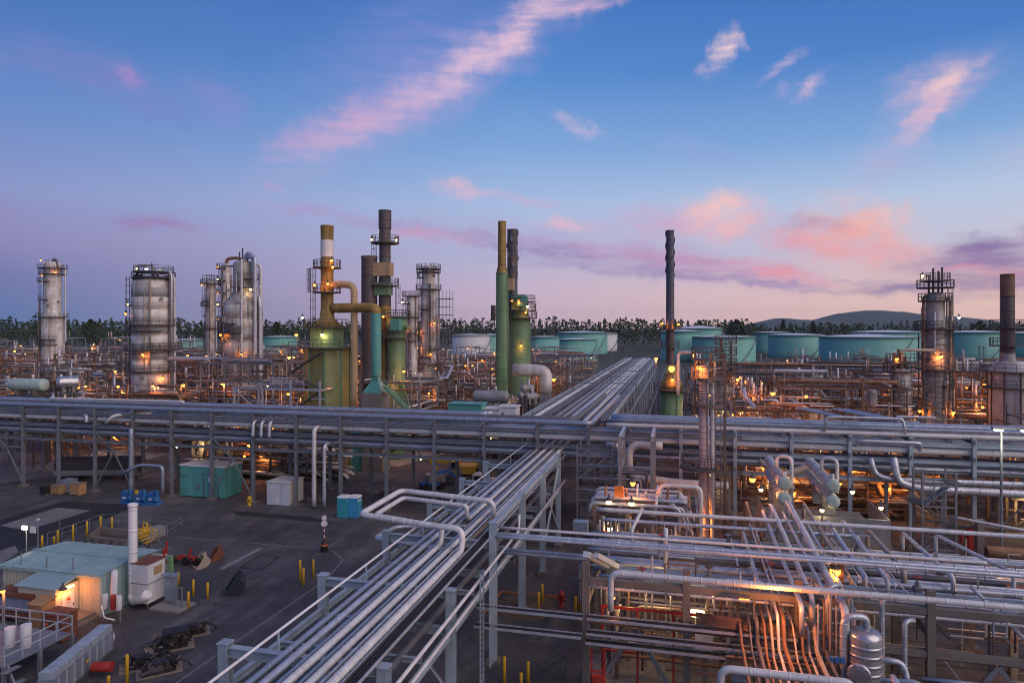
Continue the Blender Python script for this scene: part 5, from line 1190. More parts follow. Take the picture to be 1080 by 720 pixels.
# pipes along v
for i, (u, v0, v1, z0, z1, r, m) in enumerate([(5.9, 36.8, 54, 7.0, 7.3, .13, 'pipe'), (6.6, 38, 55, 7.0, 7.6, .15, 'pipe_pale'), (7.2, 37.4, 53, 7.3, 7.6, .10, 'pipe'), (7.8, 36.2, 55, 7.2, 7.9, .19, 'pipe_pale'), (8.5, 40, 52, 6.9, 7.4, .10, 'pipe'), (9.2, 40, 56.5, 6.9, 7.4, .12, 'pipe_buff'), (10.1, 42, 53, 6.9, 7.2, .16, 'pipe'), (11.2, 42, 53, 6.9, 7.2, .13, 'pipe_pale'), (12.6, 44, 52, 6.9, 6.9, .16, 'pipe_buff'), (14.8, 43, 52, 7.0, 6.9, .13, 'pipe_pale'), (4.9, 44, 56, 6.6, 7.4, .15, 'pipe_rust'), (4.2, 40, 50, 6.7, 6.9, .11, 'pipe')]):
    run(f'{ORD[i]} from the left of the pipes crossing over the wide bundle toward the exchangers', [(u, v0, z0 - 1.4), (u, v0, z0), (u, v1, z1), (u, v1, z1 - 1.2)], r, m, 1.0, 'pipes crossing the bundle')
for i in range(12):
    u = 3.0 + i * .36 + R.uniform(-.1, .1); r = R.choice((.05, .07, .08, .11)); m = R.choice(('pipe_buff', 'pipe_rust', 'pipe_dark', 'pipe_pale')); zb = 4.6 + R.choice((0, .12, .3))  # buff and rust jackets put some of the lamp's orange into the pipe colour
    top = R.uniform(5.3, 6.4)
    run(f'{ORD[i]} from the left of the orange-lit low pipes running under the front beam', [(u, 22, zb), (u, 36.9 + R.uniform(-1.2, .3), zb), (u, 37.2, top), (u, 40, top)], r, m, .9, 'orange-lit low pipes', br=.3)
t = T('pipe_support', 'low steel sleepers under the orange-lit pipes', 'support', (5, 30, 0))
for v in (24, 30, 36):
    t.mem('sleeper', (2.2, v, 4.35), (7.8, v, 4.35), .2, .24, 'steel_rust', 'ibeam')
    for u in (2.4, 7.2): t.mem('post', (u, v, 0), (u, v, 4.3), .2, .2, 'steel_rust', 'ibeam')
u, v = 3.4, 37.9; t = T('work_lamp', 'bright orange lamp on a thin post over the low pipes', 'lamp', (u, v, 0)); t.mem('post', (u + .3, v - .3, 0), (u + .3, v - .3, 6.9), .09, .09, 'steel_dark'); t.mem('arm', (u + .3, v - .3, 6.9), (u - .2, v - .5, 7.0), .07, .07, 'steel_dark'); t.box('head', (u - .2, v - .5, 6.98), (.55, .25, .1), 'steel_dark'); t.box('tube', (u - .2, v - .5, 6.9), (.5, .2, .07), 'bulb_o')
d = bpy.data.objects.new('light', LD('o', 480)); col.objects.link(d); d.parent = t.o; d.location = Vector((u + 1.2, v - 2.2, 7.4)) - t.loc
u, v = UV(881, 41.5), 41.5; t = T('work_lamp', 'boxed orange lamp on a post above the middle of the wide bundle', 'lamp', (u, v, 0)); z = zat(603, DV(881, 41.5)); t.mem('post', (u, v, 0), (u, v, z - .5), .12, .12, 'steel_rust'); t.box('backplate', (u + .12, v + .25, z), (.75, .06, 1.2), 'steel_rust'); t.lamp((u, v, z + .2), 'o', 420, .24)
for i in range(14):
    u = 3.4 + i * .62 + R.uniform(-.2, .2); v0 = R.uniform(38.6, 42); v1 = R.uniform(46, 53); z = 6.75 + R.uniform(0, .9)
    run(f'{ORD[i]} from the left of the slim tracing lines laid across the wide bundle', [(u, v0, z - 1.5), (u, v0, z), (u, v1, z + R.uniform(-.2, .4)), (u, v1, z - 1.4)], R.choice((.04, .05, .065)), R.choice(('pipe_pale', 'pipe', 'pipe_buff')), 0, 'slim lines across the bundle', n=8)
# front cable trays and pipe bank between the concrete columns
for i, (z, v) in enumerate(((4.95, 37.6), (4.3, 37.2), (3.9, 37.0))):
    tray(f'{("upper", "middle", "lower")[i]} dark tray across the front of the brown concrete frame', [(-5.0, v, z), (5.8 + i, v, z)], .55, 'steel_dark')
for i in range(7):
    run(f'{ORD[i]} of the reddish conduits fanning along the front frame', [(.8, 37.7 + .12 * i, 5.2 + .05 * i), (6.4, 37.7 + .12 * i, 5.0 + .03 * i)], .045, 'pipe_rust', 0, 'reddish conduits', n=6)
for i in range(6):
    run(f'{ORD[i]} of the dark blue pipes low at the right corner', [(11.5, 35.4 + .42 * i, 3.1 + .12 * i), (36, 35.4 + .42 * i, 3.1 + .12 * i)], .12, 'pipe_blue', 2, 'dark blue pipes at the right corner')
t = T('pipe_support', 'concrete sleepers under the dark blue corner pipes', 'support', (16, 36, 0))
for u in (12.2, 18, 24, 30): t.box('sleeper', (u, 36.5, 1.45), (.4, 3.4, 2.9), 'concrete')

# manifold with valve bank
def manifold():
    t = T('valve_manifold', 'crowded valve manifold with rows of upright pipes beside the rack crossing', 'manifold', (-3, 54, 0)); R = random.Random(4)
    u0, u1, v0, v1 = -6.4, 1.2, 52.4, 57.6
    for u in (u0, -3.9, -1.4, u1):
        for v in (v0, 55, v1): t.mem('column', (u, v, 0), (u, v, 7.2), .22, .22, 'steel_brown', 'ibeam')
    for z in (3.4, 5.2, 7.1):
        for v in (v0, 55, v1): t.mem('beam', (u0, v, z), (u1, v, z), .18, .22, 'steel_grey', 'ibeam')
        for u in (u0, -1.4, u1): t.mem('beam', (u, v0, z - .02), (u, v1, z - .02), .18, .2, 'steel_grey', 'ibeam')
    for i in range(9):
        v = v0 + .3 + i * .58; r = R.choice((.1, .13, .16, .2)); z = 7.3 + R.uniform(0, .6); t.pipe('header', [(u0 - .4, v, z - 1), (u0 - .4, v, z), (u1 - R.uniform(0, 2), v, z), (u1 - R.uniform(0, 1), v, z - 2)], r, R.choice(('pipe', 'pipe_pale', 'pipe')), seam=.8, n=10)
    for i in range(26):
        u = u0 + .4 + i * .28; v = v0 - .2 + R.choice((0, .5, 1.0)); z0 = R.uniform(2.2, 3.2); z1 = R.uniform(5.0, 6.6); r = R.choice((.07, .09, .11)); t.cyl('upright', (u, v, z0), (u, v, z1), r, R.choice(('pipe_pale', 'pipe', 'pipe_buff', 'shell_white')))
        if i % 2: 
            w = t.cyl('valve_body', (u - .16, v - .1, 5.4 if i % 4 == 1 else 4.4), (u + .16, v - .1, 5.4 if i % 4 == 1 else 4.4), .15, R.choice(('steel_grey', 'steel_rust', 'red'))); t.cyl('handwheel', (u, v - .42, 5.4 if i % 4 == 1 else 4.4), (u, v - .38, 5.4 if i % 4 == 1 else 4.4), .2, 'steel_grey', under=w)
    for i in range(9):
        u = u0 + .6 + i * .8; t.cyl('stub', (u, v0 + R.uniform(.2, 4), 7.3), (u, v0 + R.uniform(.2, 4), 8.3), .1, R.choice(('pipe_pale', 'pipe_rust'))); 
    t.box('junction_box', (-4.6, 52.9, 8.4), (.7, .3, .8), 'orange'); t.mem('box_post', (-4.6, 53.1, 7.1), (-4.6, 53.1, 8.1), .08, .08, 'steel_grey')
    t.pipe('outlet', [(-1.6, 54.5, 7.5), (-1.6, 54.5, 8.7), (1.5, 54.5, 8.7), (1.5, 54.5, 4)], .18, 'pipe_pale', seam=.8)
    t.box('instrument_box', (u0 - 1.0, 51.8, 5.8), (1.1, .8, .9), 'pipe_blue'); t.mem('box_post', (u0 - 1.0, 51.8, 0), (u0 - 1.0, 51.8, 5.4), .16, .16, 'steel_grey')
    for p, k, pw in (((-3.6, 53.4, 9.1), 'o', 220), ((-5.3, 52.0, 7.9), 'w', 30), ((-3.6, 52.0, 7.9), 'w', 30), ((-5.2, 52.0, 5.9), 'w', 40), ((.3, 51.9, 4.9), 'o', 260)): t.lamp(p, k, pw, .17)
manifold()
def lower_clutter():
    t = T('valve_skid', 'dense low pipe and valve skid under the left end of the wide bundle', 'pipe skid', (-2, 43, 0)); R = random.Random(9)
    for i in range(30):
        u = -4.9 + i * .36; v = R.uniform(40.5, 49); t.cyl('upright', (u, v, R.uniform(.2, 2)), (u, v, R.uniform(3.6, 5.5)), R.choice((.06, .09, .12)), R.choice(('pipe_buff', 'pipe', 'pipe_rust', 'pipe_pale')))
    for i in range(14):
        v = 40.4 + i * .65; z = R.uniform(1.6, 4.6); a = R.uniform(-5, -2); b = R.uniform(1, 6); t.pipe('line', [(a, v, .4), (a, v, z), (b, v, z), (b, v, z - 1.2)], R.choice((.08, .11, .14)), R.choice(('pipe_buff', 'pipe_rust', 'pipe', 'pipe_dark')))
    for u in (-4.4, -2.4, -.4): t.mem('red_frame', (u, 39.6, 0), (u, 39.6, 5), .12, .12, 'red')
    t.mem('red_frame', (-4.5, 39.6, 4.9), (2.2, 39.6, 4.9), .12, .14, 'red'); t.mem('red_frame', (-4.5, 39.6, 2.4), (-2.4, 39.6, 2.4), .1, .1, 'red')
    t.box('cabinet', (1.3, 41.0, 3.4), (1.0, .6, 1.8), 'white'); t.mem('cabinet_post', (1.3, 41.1, 0), (1.3, 41.1, 2.5), .15, .15, 'steel_grey')
    d = t.mesh('dish_lamp', MB().lathe([(.5, 4.7), (.42, 4.85), (.1, 4.95)], (.9, 40.2), 16), 'bulb_w')
    t.box('floor_slab', (.3, 42.4, .06), (11.6, 8.4, .12), 'pad_pale')
    t.box('pump_base', (3.3, 40.8, .4), (1.6, .9, .6), 'concrete'); t.cyl('pump', (2.7, 40.8, 1.0), (3.9, 40.8, 1.0), .32, 'pipe_blue')
lower_clutter()
sheet('slab', [(-6.5, 33), (8.5, 33), (8.5, 38), (-6.5, 38)], .008, 'pad_pale', 'pale concrete apron in front of the lit unit')
t = T('hose_reel_stand', 'red tubular stand with valves at the foot of the concrete frame', 'stand', (-4.5, 37.2, 0))
for a in (0, .7):
    t.mem('post', (-4.7 + a, 37.0, 0), (-4.7 + a, 37.0, 3.6), .09, .09, 'red')
for z in (.6, 1.6, 2.4): t.mem('rail', (-4.8, 37.0, z), (-3.9, 37.0, z), .08, .08, 'red')
t.box('valve_block', (-4.3, 36.9, 2.0), (.7, .3, .5), 'red'); t.cyl('handwheel', (-4.3, 36.7, 2.0), (-4.3, 36.74, 2.0), .25, 'red')

# silver knock-out vessel
u, v = UV(912, 36.2), 36.2; t = T('separator_vessel', 'silver domed vessel with a round manway standing before the concrete frame', 'vessel', (u, v, 0))
r = .78; t.mesh('shell', MB().lathe([(.3, 2.2), (r, 2.7)] + banded(r, 2.7, 6.1, .42, .015) + dome(r, 6.1, .5)[1:], (u, v), 28), 'shell_silver')
q = (Vector((-u, -v, 0)).normalized()); c = Vector((u, v, 4.5)) + Vector((-.25, 0, 0)); b = MB().sweep([c + q * .3, c + q * .72, c + q * .722, c + q * .86, c + q * .862, c + q * .90], [.46, .46, .54, .54, .42, .3], 20); mw = t.mesh('manway', b, 'shell_silver')
for k in range(10):
    a = k * .628; s = Vector((-q.y, q.x, 0)); pt = c + q * .88 + s * .48 * math.cos(a) + Vector((0, 0, .48 * math.sin(a))); t.cyl('bolt', pt, pt + q * .08, .04, 'steel_grey', 'cyl6', under=mw)
t.pipe('outlet_pipe', [(u + .1, v, 6.3), (u + .1, v, 7.0), (u - 1.0, v - .2, 7.0), (u - 1.0, v - .2, 2.6)], .16, 'pipe', seam=.6, n=12); t.pipe('side_line', [(u + .6, v, 5.0), (u + 1.7, v, 5.0), (u + 1.9, v - .4, 3.4)], .14, 'pipe', seam=.6, n=12); t.pipe('side_line', [(u + .5, v - .4, 4.2), (u + 2.2, v - .6, 4.4), (u + 3.4, v - 1.6, 2.6)], .12, 'pipe_blue', seam=.6, n=10)
for k in (-1.6, -1.35, -1.1): t.box('blue_valve', (u + k, v - .5, 5.0), (.2, .2, .24), 'blue')
for k in range(7): t.cyl('instrument_line', (u - 2 + .28 * k, v + .5, 3), (u - 2 + .28 * k, v + .5, 7.2 + .2 * (k % 3)), .05, ('pipe', 'pipe_rust', 'pipe_buff')[k % 3])
for a, b_ in ((-.9, -.6), (.9, -.6), (0, .8)): t.mem('leg', (u + a * .6, v + b_ * .6, 0), (u + a * .6, v + b_ * .6, 3), .14, .14, 'steel_grey')
d = t.box('platform', (u + .4, v - .2, 2.9), (5.2, 3.2, .1), 'steel_dark'); t.mesh('handrail', rail_mb([(u - 2.2, v - 1.8, 2.95), (u - .8, v - 2.2, 2.95), (u + .8, v - 2.2, 2.95), (u + 2.4, v - 1.6, 2.95), (u + 3.0, v, 2.95)], 1.1, 1.0, .04), 'steel_grey')
for a, b_ in ((-2, -1.6), (2.8, -1.6), (-2, 1.2), (2.8, 1.2)): t.mem('platform_leg', (u + a, v + b_, 0), (u + a, v + b_, 2.85), .14, .14, 'steel_grey')
for k, (a, z1) in enumerate(((-1.4, 8.0), (-.4, 7.8), (1.0, 7.6), (2.0, 6.6))): t.pipe('riser', [(u + a, v + .9, 1), (u + a, v + .9, z1), (u + a + .5, v + 1.2, z1)], .12, 'pipe', seam=.7, n=10)
t.box('valve_box', (u - .2, v + .9, 7.9), (1.0, .5, .35), 'steel_grey')

# exchangers on their walled deck
t = T('exchanger_deck', 'grey walled deck carrying the two pairs of exchangers', 'deck', (11, 63, 0))
t.box('deck_slab', (11, 62.5, 4.1), (9.4, 10.6, .24), 'concrete'); fp = []
for u0, u1 in ((6.5, 10.6), (10.75, 15.5)): fp.append(t.box('front_panel', ((u0 + u1) / 2, 57.4, 5.2), (u1 - u0, .1, 2.2), 'steel_grey'))
t._put('blue_patch', unit('cyl20', M['blue']), (12.9, 57.34, 5.0), Quaternion((1, 0, 0), math.pi / 2), (.3, .3, .02), fp[1])
t.box('side_panel', (6.5, 60.5, 5.2), (.1, 6.0, 2.2), 'steel_grey'); t.box('side_panel', (15.5, 60.5, 5.2), (.1, 6.0, 2.2), 'steel_grey')
for u in (6.8, 11, 15.2):
    for v in (57.8, 63.2): t.box('leg', (u, v, 2), (.45, .45, 4), 'concrete')
for k, u in enumerate((7.9, 11.4)): t.box('cradle', (u, 59, 6.9), (1.1, .4, 1.6), 'steel_grey'); t.box('cradle', (u, 62.4, 6.9), (1.1, .4, 1.6), 'steel_grey')
t.lamp((5.6, 58, 8.9), 'o', 260, .2); t.lamp((6.2, 57.6, 8.2), 'w', 50, .14); t.lamp((12.9, 57.6, 8.4), 'w', 50, .13); t.lamp((14.9, 57.6, 7.3), 'w', 60, .14); t.lamp((10.6, 57.0, 7.0), 'w', 50, .14)
for i, (u, z) in enumerate(((7.9, 8.75), (7.9, 7.55), (11.4, 8.75), (11.4, 7.55))):
    lab = ('upper pale exchanger of the left pair on the walled deck', 'lower pale exchanger of the left pair on the walled deck', 'upper pale exchanger of the right pair on the walled deck', 'lower pale exchanger of the right pair on the walled deck')[i]
    t = T('heat_exchanger', lab, 'exchanger', (u, 59, z - .5), 'heat exchangers')
    t.mesh('shell', MB().sweep([(u, 67.4, z), (u, 67.2, z), (u, 66.9, z), (u, 58.2, z), (u, 58.19, z), (u, 58.0, z), (u, 57.99, z), (u, 57.2, z)], [.2, .36, .42, .42, .52, .52, .42, .42], 20), 'shell_white')
    b = MB().sweep([(u, 57.2, z), (u, 57.19, z), (u, 57.05, z), (u, 57.04, z), (u, 56.95, z)], [.42, .52, .52, .4, .26], 20); ch = t.mesh('channel_cover', b, 'pale_green')
    for k in range(3): t.cyl('strap', (u, 59 + k * 1.5, z), (u, 59.1 + k * 1.5, z), .44, 'pipe', 'cyl20')
    if z > 8: t.pipe('nozzle_pipe', [(u, 61.5, z + .4), (u, 61.5, z + 1.4), (u + 1.1, 61, z + 1.4), (u + 1.1, 61, z - 1.4)], .15, 'pipe_pale', seam=.6)
    t.cyl('nozzle', (u + .1, 57.8, z + .4), (u + .1, 57.8, z + .8), .14, 'pipe_pale')

# pinkish column with ladder, next to the crossing
D = 65; u, v = PD(742.5, D); zz = lambda y: zat(y, D); t = T('lagged_column', 'tall pink-grey lagged column with caged ladder right of the rack crossing', 'column', (u, v, 0))
t.mesh('shell', MB().lathe([(.46, 0)] + banded(.46, .1, zz(386), .55, .02) + dome(.46, zz(386), .5)[1:], (u, v), 20), 'gold_pale' if False else 'buff_lag')
t.pipe('white_riser', [(u + .75, v - .3, .4), (u + .75, v - .3, zz(410)), (u + .9, v + .4, zz(400)), (u + .9, v + 2, zz(398))], .19, 'pipe_pale', seam=.5, n=12); t.pipe('thin_riser', [(u + .5, v - .6, zz(540)), (u + .45, v - .55, zz(500)), (u + .3, v - .5, zz(390)), (u + 1.6, v, zz(388))], .07, 'pipe')
for k in (1.05, 1.5): t.mem('ladder_stile', (u + k, v - .35, .2), (u + k, v - .35, zz(392)), .06, .06, 'steel_grey')
for k in range(42): t.cyl('rung', (u + 1.05, v - .35, .4 + k * .4), (u + 1.5, v - .35, .4 + k * .4), .03, 'steel_grey', 'cyl6')
for k in range(13): t.box('cage_hoop', (u + 1.27, v - .75, 2.6 + k * 1.1), (.7, .06, .06), 'steel_grey')
t.mem('cage_bar', (u + .95, v - .75, 2.4), (u + .95, v - .75, zz(396)), .05, .05, 'steel_grey'); t.mem('cage_bar', (u + 1.6, v - .75, 2.4), (u + 1.6, v - .75, zz(396)), .05, .05, 'steel_grey')
t.mem('mast', (u + 1.9, v, 0), (u + 1.9, v, zz(372)), .26, .26, 'steel_brown', 'ibeam'); t.mem('mast', (u - .8, v, zz(430)), (u - .8, v, zz(368)), .14, .14, 'steel_rust')
for y in (378, 398, 426): platform(t, (u + .3, v), zz(y), .5, 1.5, m='steel_brown')
platform(t, (u - .2, v), zz(492), .48, 2.0, 150, 330)
for k in range(5): t.cyl('top_nozzle', (u - .4 + .35 * k, v, zz(400)), (u - .4 + .35 * k, v, zz(372 + 5 * (k % 3))), .12, ('pipe_pale', 'pipe_rust')[k % 2])
t.pipe('hoop_pipe', [(u - 2.4, v + 2, zz(420)), (u - 2.4, v + 2, zz(372)), (u - .6, v + 1, zz(372)), (u - .6, v + 1, zz(400))], .16, 'pipe_pale', seam=.8)
t.lamp((u - .9, v - .8, 3.2), 'o', 520, .18); t.lamp((u - 3, v, zz(388)), 'o', 240, .25); t.lamp((u - .5, v - .9, zz(385)), 'o', 140, .18)

# stair tower at the crossing
def stair_tower(label, u0, v0, z1, w=3.0, d=2.4, m='steel_grey'):
    t = T('stair_tower', label, 'stair', (u0, v0, 0))
    for a in (0, w):
        for b_ in (0, d): t.mem('post', (u0 + a, v0 + b_, 0), (u0 + a, v0 + b_, z1 + 1), .16, .16, m)
    n = 4; s = z1 / n
    for k in range(n):
        za, zb = k * s, (k + 1) * s; f = k % 2; v = v0 + (.5 if f else d - .5)
        a, b_ = (u0 + .3, u0 + w - .3) if f else (u0 + w - .3, u0 + .3)
        fl = t.mem('flight', (a, v, za), (b_, v, zb), .9, .14, m, roll=0); t.mesh('handrail', rail_mb([(a, v - .45, za), (b_, v - .45, zb)], 1, .8, .035), m)
        t.box('landing', (b_ + (.5 if b_ > a else -.5), v0 + d / 2, zb), (1.0, d, .08), 'steel_dark')
        for b2 in (0, d): t.mem('ledger', (u0, v0 + b2, zb - .1), (u0 + w, v0 + b2, zb - .1), .12, .14, m)
        t.mesh('guard', rail_mb([(u0, v0, zb), (u0 + w, v0, zb)], 1.05, .9, .035), m)
    return t
stair_tower('grey stair tower with zigzag flights at the rack crossing', -9.8, 66.2, 8.6, 3.4)
stair_tower('ladder-like scaffold stair under the rack by the light pole', 20.4, 66.2, 7.4, 2.6)
t = T('crossing_frame', 'grey steel gantry frame beside the stair tower at the crossing', 'frame', (-5, 67, 0))
for u in (-5.6, -2.6):
    for v in (65.4, 69.8): t.mem('column', (u, v, 0), (u, v, 10.6), .36, .36, 'shell_grey', 'ibeam')
    t.mem('rafter', (u, 65.2, 10.6), (u, 71.4, 10.6), .3, .34, 'pipe', 'ibeam'); t.mem('rafter', (u, 65.2, 7.6), (u, 70, 7.6), .26, .3, 'steel', 'ibeam'); t.mem('brace', (u, 65.4, 7.8), (u, 69.6, 10.4), .16, .16, 'pipe')
for z in (10.4, 7.4, 4): t.mem('girder', (-5.8, 65.4, z), (-2.4, 65.4, z), .24, .3, 'steel_grey', 'ibeam')
for k in range(5): t.pipe('cross_pipe', [(-10, 66.2 + .5 * k, 5.2 + .5 * k), (-5 + k * .6, 66.2 + .5 * k, 5.2 + .5 * k), (-5 + k * .6, 66.2 + .5 * k, 2)], .11, ('pipe', 'pipe_dark')[k % 2])

# tall light pole and yard furniture on the right
u, v = UV(1056, 66), 66; D = DV(1056, 66); t = T('light_pole', 'tall slim pole with two bright floodlights at the right', 'lamp', (u, v, 0)); z = zat(452, D)
t.cyl('pole', (u, v, 0), (u, v, z), .1, 'steel_grey'); t.mem('arm', (u - .3, v, z), (u + 1.7, v, z + .1), .1, .1, 'steel_grey')
for a, s in ((-.3, 1), (1.6, .7)):
    h = t.box('lamp_head', (u + a, v - .15, z + .06), (.9, .5, .18), 'steel_grey'); t.box('lens', (u + a, v - .22, z - .08), (.6 * s, .36, .1), 'bulb_c', under=h)
d = bpy.data.objects.new('light', LD('c', 220)); col.objects.link(d); d.parent = t.o; d.location = (0, -1.2, z - 1.2)
t = T('extinguisher_cabinet', 'red extinguisher cabinet under the rack at the right', 'cabinet', (UV(1024, 69), 69, 0)); c = t.loc
t.box('body', (c.x, c.y, 2.2), (.7, .6, 2.2), 'red'); t.box('stand', (c.x, c.y, .55), (.4, .4, 1.1), 'steel_grey'); t.box('door', (c.x - .02, c.y - .32, 2.2), (.55, .04, 1.9), 'red')
t = T('fire_monitor', 'yellow fire monitor standing on the asphalt at the right', 'fire monitor', (*G(1014, 572).xy, 0)); c = t.loc
t.cyl('riser', c, c + Vector((0, 0, 1.0)), .14, 'red'); t.mesh('body', MB().lathe([(.2, 1.0), (.36, 1.15), (.36, 1.5), (.15, 1.7)], c.xy, 12), 'yellow'); t.cyl('barrel', c + Vector((0, 0, 1.4)), c + Vector((.9, .3, 1.7)), .12, 'yellow')
for i, (px, py) in enumerate(((921, 592), (1033, 604))):
    c = G(px, py); t = T('pipe_pier', f'{("nearer the exchangers", "farther right")[i]} of two stub concrete piers under the high pale pipe', 'pier', c); t.box('pier', c + Vector((0, 0, 2.2)), (.55, .8, 4.4), 'concrete'); t.box('saddle', c + Vector((0, 0, 4.5)), (.7, .4, .2), 'steel_grey')
t = T('handrail_fence', 'low galvanised railing along the verge at the right', 'railing', (*G(960, 615).xy, 0)); a, b_ = G(950, 612), G(1110, 632)
t.mesh('rails', rail_mb([a, b_], 1.1, 2.2, .045), 'steel_grey')
sheet('grass_verge', [G(905, 618).xy, G(1120, 645).xy, G(1120, 628).xy, G(905, 606).xy], .012, 'leaf', 'strip of rough grass behind the railing at the right')
t = T('valve_station', 'elbowed pipe station on legs near the right edge of the yard', 'valve station', (*G(1040, 606).xy, 0)); c = t.loc
t.pipe('elbow_pipe', [c + Vector((-2.4, .6, 4.6)), c + Vector((2.2, -2.8, 4.6)), c + Vector((7, -2.8, 4.4))], .13, 'pipe_pale', seam=.7); t.pipe('lower_pipe', [c + Vector((-3, .8, 3.8)), c + Vector((7, .8, 3.8))], .18, 'concrete')
t.cyl('rusty_drum', c + Vector((0, 0, 2.0)), c + Vector((3.4, 0, 2.0)), .5, 'pipe_rust'); t.box('leg', c + Vector((.6, 0, .8)), (.3, .6, 1.6), 'concrete'); t.box('leg', c + Vector((2.8, 0, .8)), (.3, .6, 1.6), 'concrete'); t.mem('post', c + Vector((-2.4, .6, 0)), c + Vector((-2.4, .6, 4.5)), .16, .16, 'steel_grey'); t.mem('post', c + Vector((2.2, -2.8, 0)), c + Vector((2.2, -2.8, 4.5)), .16, .16, 'steel_grey')

# ------------------------------------------------------------------ yard on the left
def bollard(px, py, h, label, r=.1):
    c = G(px, py); t = single('bollard', label, 'bollard', MB().lathe([(r, 0), (r, h)] + dome(r, h, .6, 3)[1:], c.xy, 12), 'yellow', 'yellow bollards', loc=c)
BL = [(44.4, 577, 1.1, 'yellow bollard by the floodlit corner of the pit railing'), (57, 573.5, .7, 'shortest yellow bollard of the pit row'), (61, 574.5, 1.4, 'third yellow bollard of the pit row from the shed corner'), (77, 571, 1.6, 'fourth yellow bollard of the pit row'), (91.7, 566.5, 1.6, 'fifth yellow bollard of the pit row'), (106, 561, 1.6, 'yellow bollard at the far corner of the pit'), (118, 561, 1.5, 'yellow bollard right of the pit far corner'), (142.5, 564, 1.5, 'yellow bollard behind the white vent pipe'), (155, 567, 1.5, 'last yellow bollard of the pit row'),
      (188, 617.5, 1.1, 'yellow bollard hidden beside the metal stand'), (203.8, 628.3, 1.25, 'taller yellow bollard beside the metal stand'), (218.9, 631, 1.2, 'yellow bollard farthest from the shed beside the stand'), (198.6, 641, 1.2, 'yellow bollard nearest the white cabinet'),
      (316.5, 613, 1.75, 'tall yellow bollard of the trio in the open yard, rearmost'), (320, 617, 1.4, 'shorter yellow bollard in the middle of the yard trio'), (330.5, 609, 1.5, 'yellow bollard of the yard trio nearest the rack'),
      (134, 722, 1.75, 'tall yellow bollard at the lower edge by the machine parts'), (114.5, 722, .5, 'short yellow bollard at the lower edge by the grey skid'),
      (568, 646, 1.5, 'yellow bollard under the near rack, left of a pair'), (572, 637, 1.5, 'yellow bollard under the near rack, right of a pair'), (607, 651, 1.5, 'yellow bollard at the concrete frame corner'), (611, 642, 1.5, 'yellow bollard behind the concrete frame corner one'),
      (532, 719.5, 1.5, 'yellow bollard at the lower edge beside the near rack column'), (557, 721, 1.3, 'yellow bollard at the lower edge right of the rack column'), (549.5, 726, .9, 'short yellow bollard between two at the lower edge'),
      (921, 553, 1.3, 'yellow bollard nearest the exchanger deck'), (930, 549, 1.4, 'yellow bollard in the middle of three by the exchanger deck'), (937, 555, 1.3, 'yellow bollard farthest from the exchanger deck')]
for b_ in BL: bollard(*b_)

# ground marks
def quad(name, pts, z, m, lab): return sheet(name, [G(*p).xy for p in pts], z, m, lab)
quad('asphalt_patch', [(-40, 560), (66, 529), (150, 532), (40, 574), (-40, 600)], .006, 'patch', 'fresh black asphalt patch at the left')
quad('concrete_pad', [(0, 554), (60, 535), (96, 538), (28, 559)], .011, 'pad', 'pale concrete pad set in the black patch')
quad('concrete_pad', [(-60, 600), (-10, 584), (16, 575), (20, 582), (-40, 620)], .011, 'pad', 'pale concrete pad at the left edge')
quad('concrete_pad', [(-30, 498), (60, 487), (125, 470), (210, 470), (120, 494), (-30, 513)], .007, 'pad', 'pale road strip under the rack at the left')
quad('asphalt_patch', [(243, 538), (330, 545), (352, 552), (250, 543)], .006, 'patch', 'dark patch across the yard before the rack')
quad('concrete_pad', [(250, 470), (420, 492), (470, 478), (330, 464)], .007, 'pad_pale', 'dusty lit yard behind the rack')
def stripe(p, q, w, lab, z=.012):
    a, b_ = G(*p), G(*q); d = (b_ - a).normalized(); s = Vector((-d.y, d.x, 0)) * w / 2
    sheet('road_marking', [(a + s).xy, (a - s).xy, (b_ - s).xy, (b_ + s).xy], z, 'line', lab)
stripe((180, 724), (345, 610), .12, 'long white line along the near rack'); stripe((345, 610), (362, 590), .12, 'white line bending by the sign'); stripe((362, 590), (350, 580), .12, 'white line curving to the sign'); stripe((350, 580), (262, 572), .1, 'faint white line behind the sign')
stripe((233, 600), (275, 578), .5, 'dusty streak beside the buckets'); stripe((185, 566), (230, 570), .12, 'faint line beyond the pit'); stripe((345, 577), (362, 568), .1, 'short line behind the sign'); stripe((545, 600), (610, 609), .1, 'white line under the near rack')
for i, (p, q) in enumerate((((253, 598), (275, 585)), ((275, 585), (294, 587)), ((294, 587), (276, 601)), ((276, 601), (253, 598)))):
    a, b_ = G(*p), G(*q); d = (b_ - a).normalized(); s = Vector((-d.y, d.x, 0)) * .08
    sheet('drain_cover_edge', [(a + s).xy, (a - s).xy, (b_ - s).xy, (b_ + s).xy], .012 + .0005 * i, 'patch', 'dark seam around the square cover')
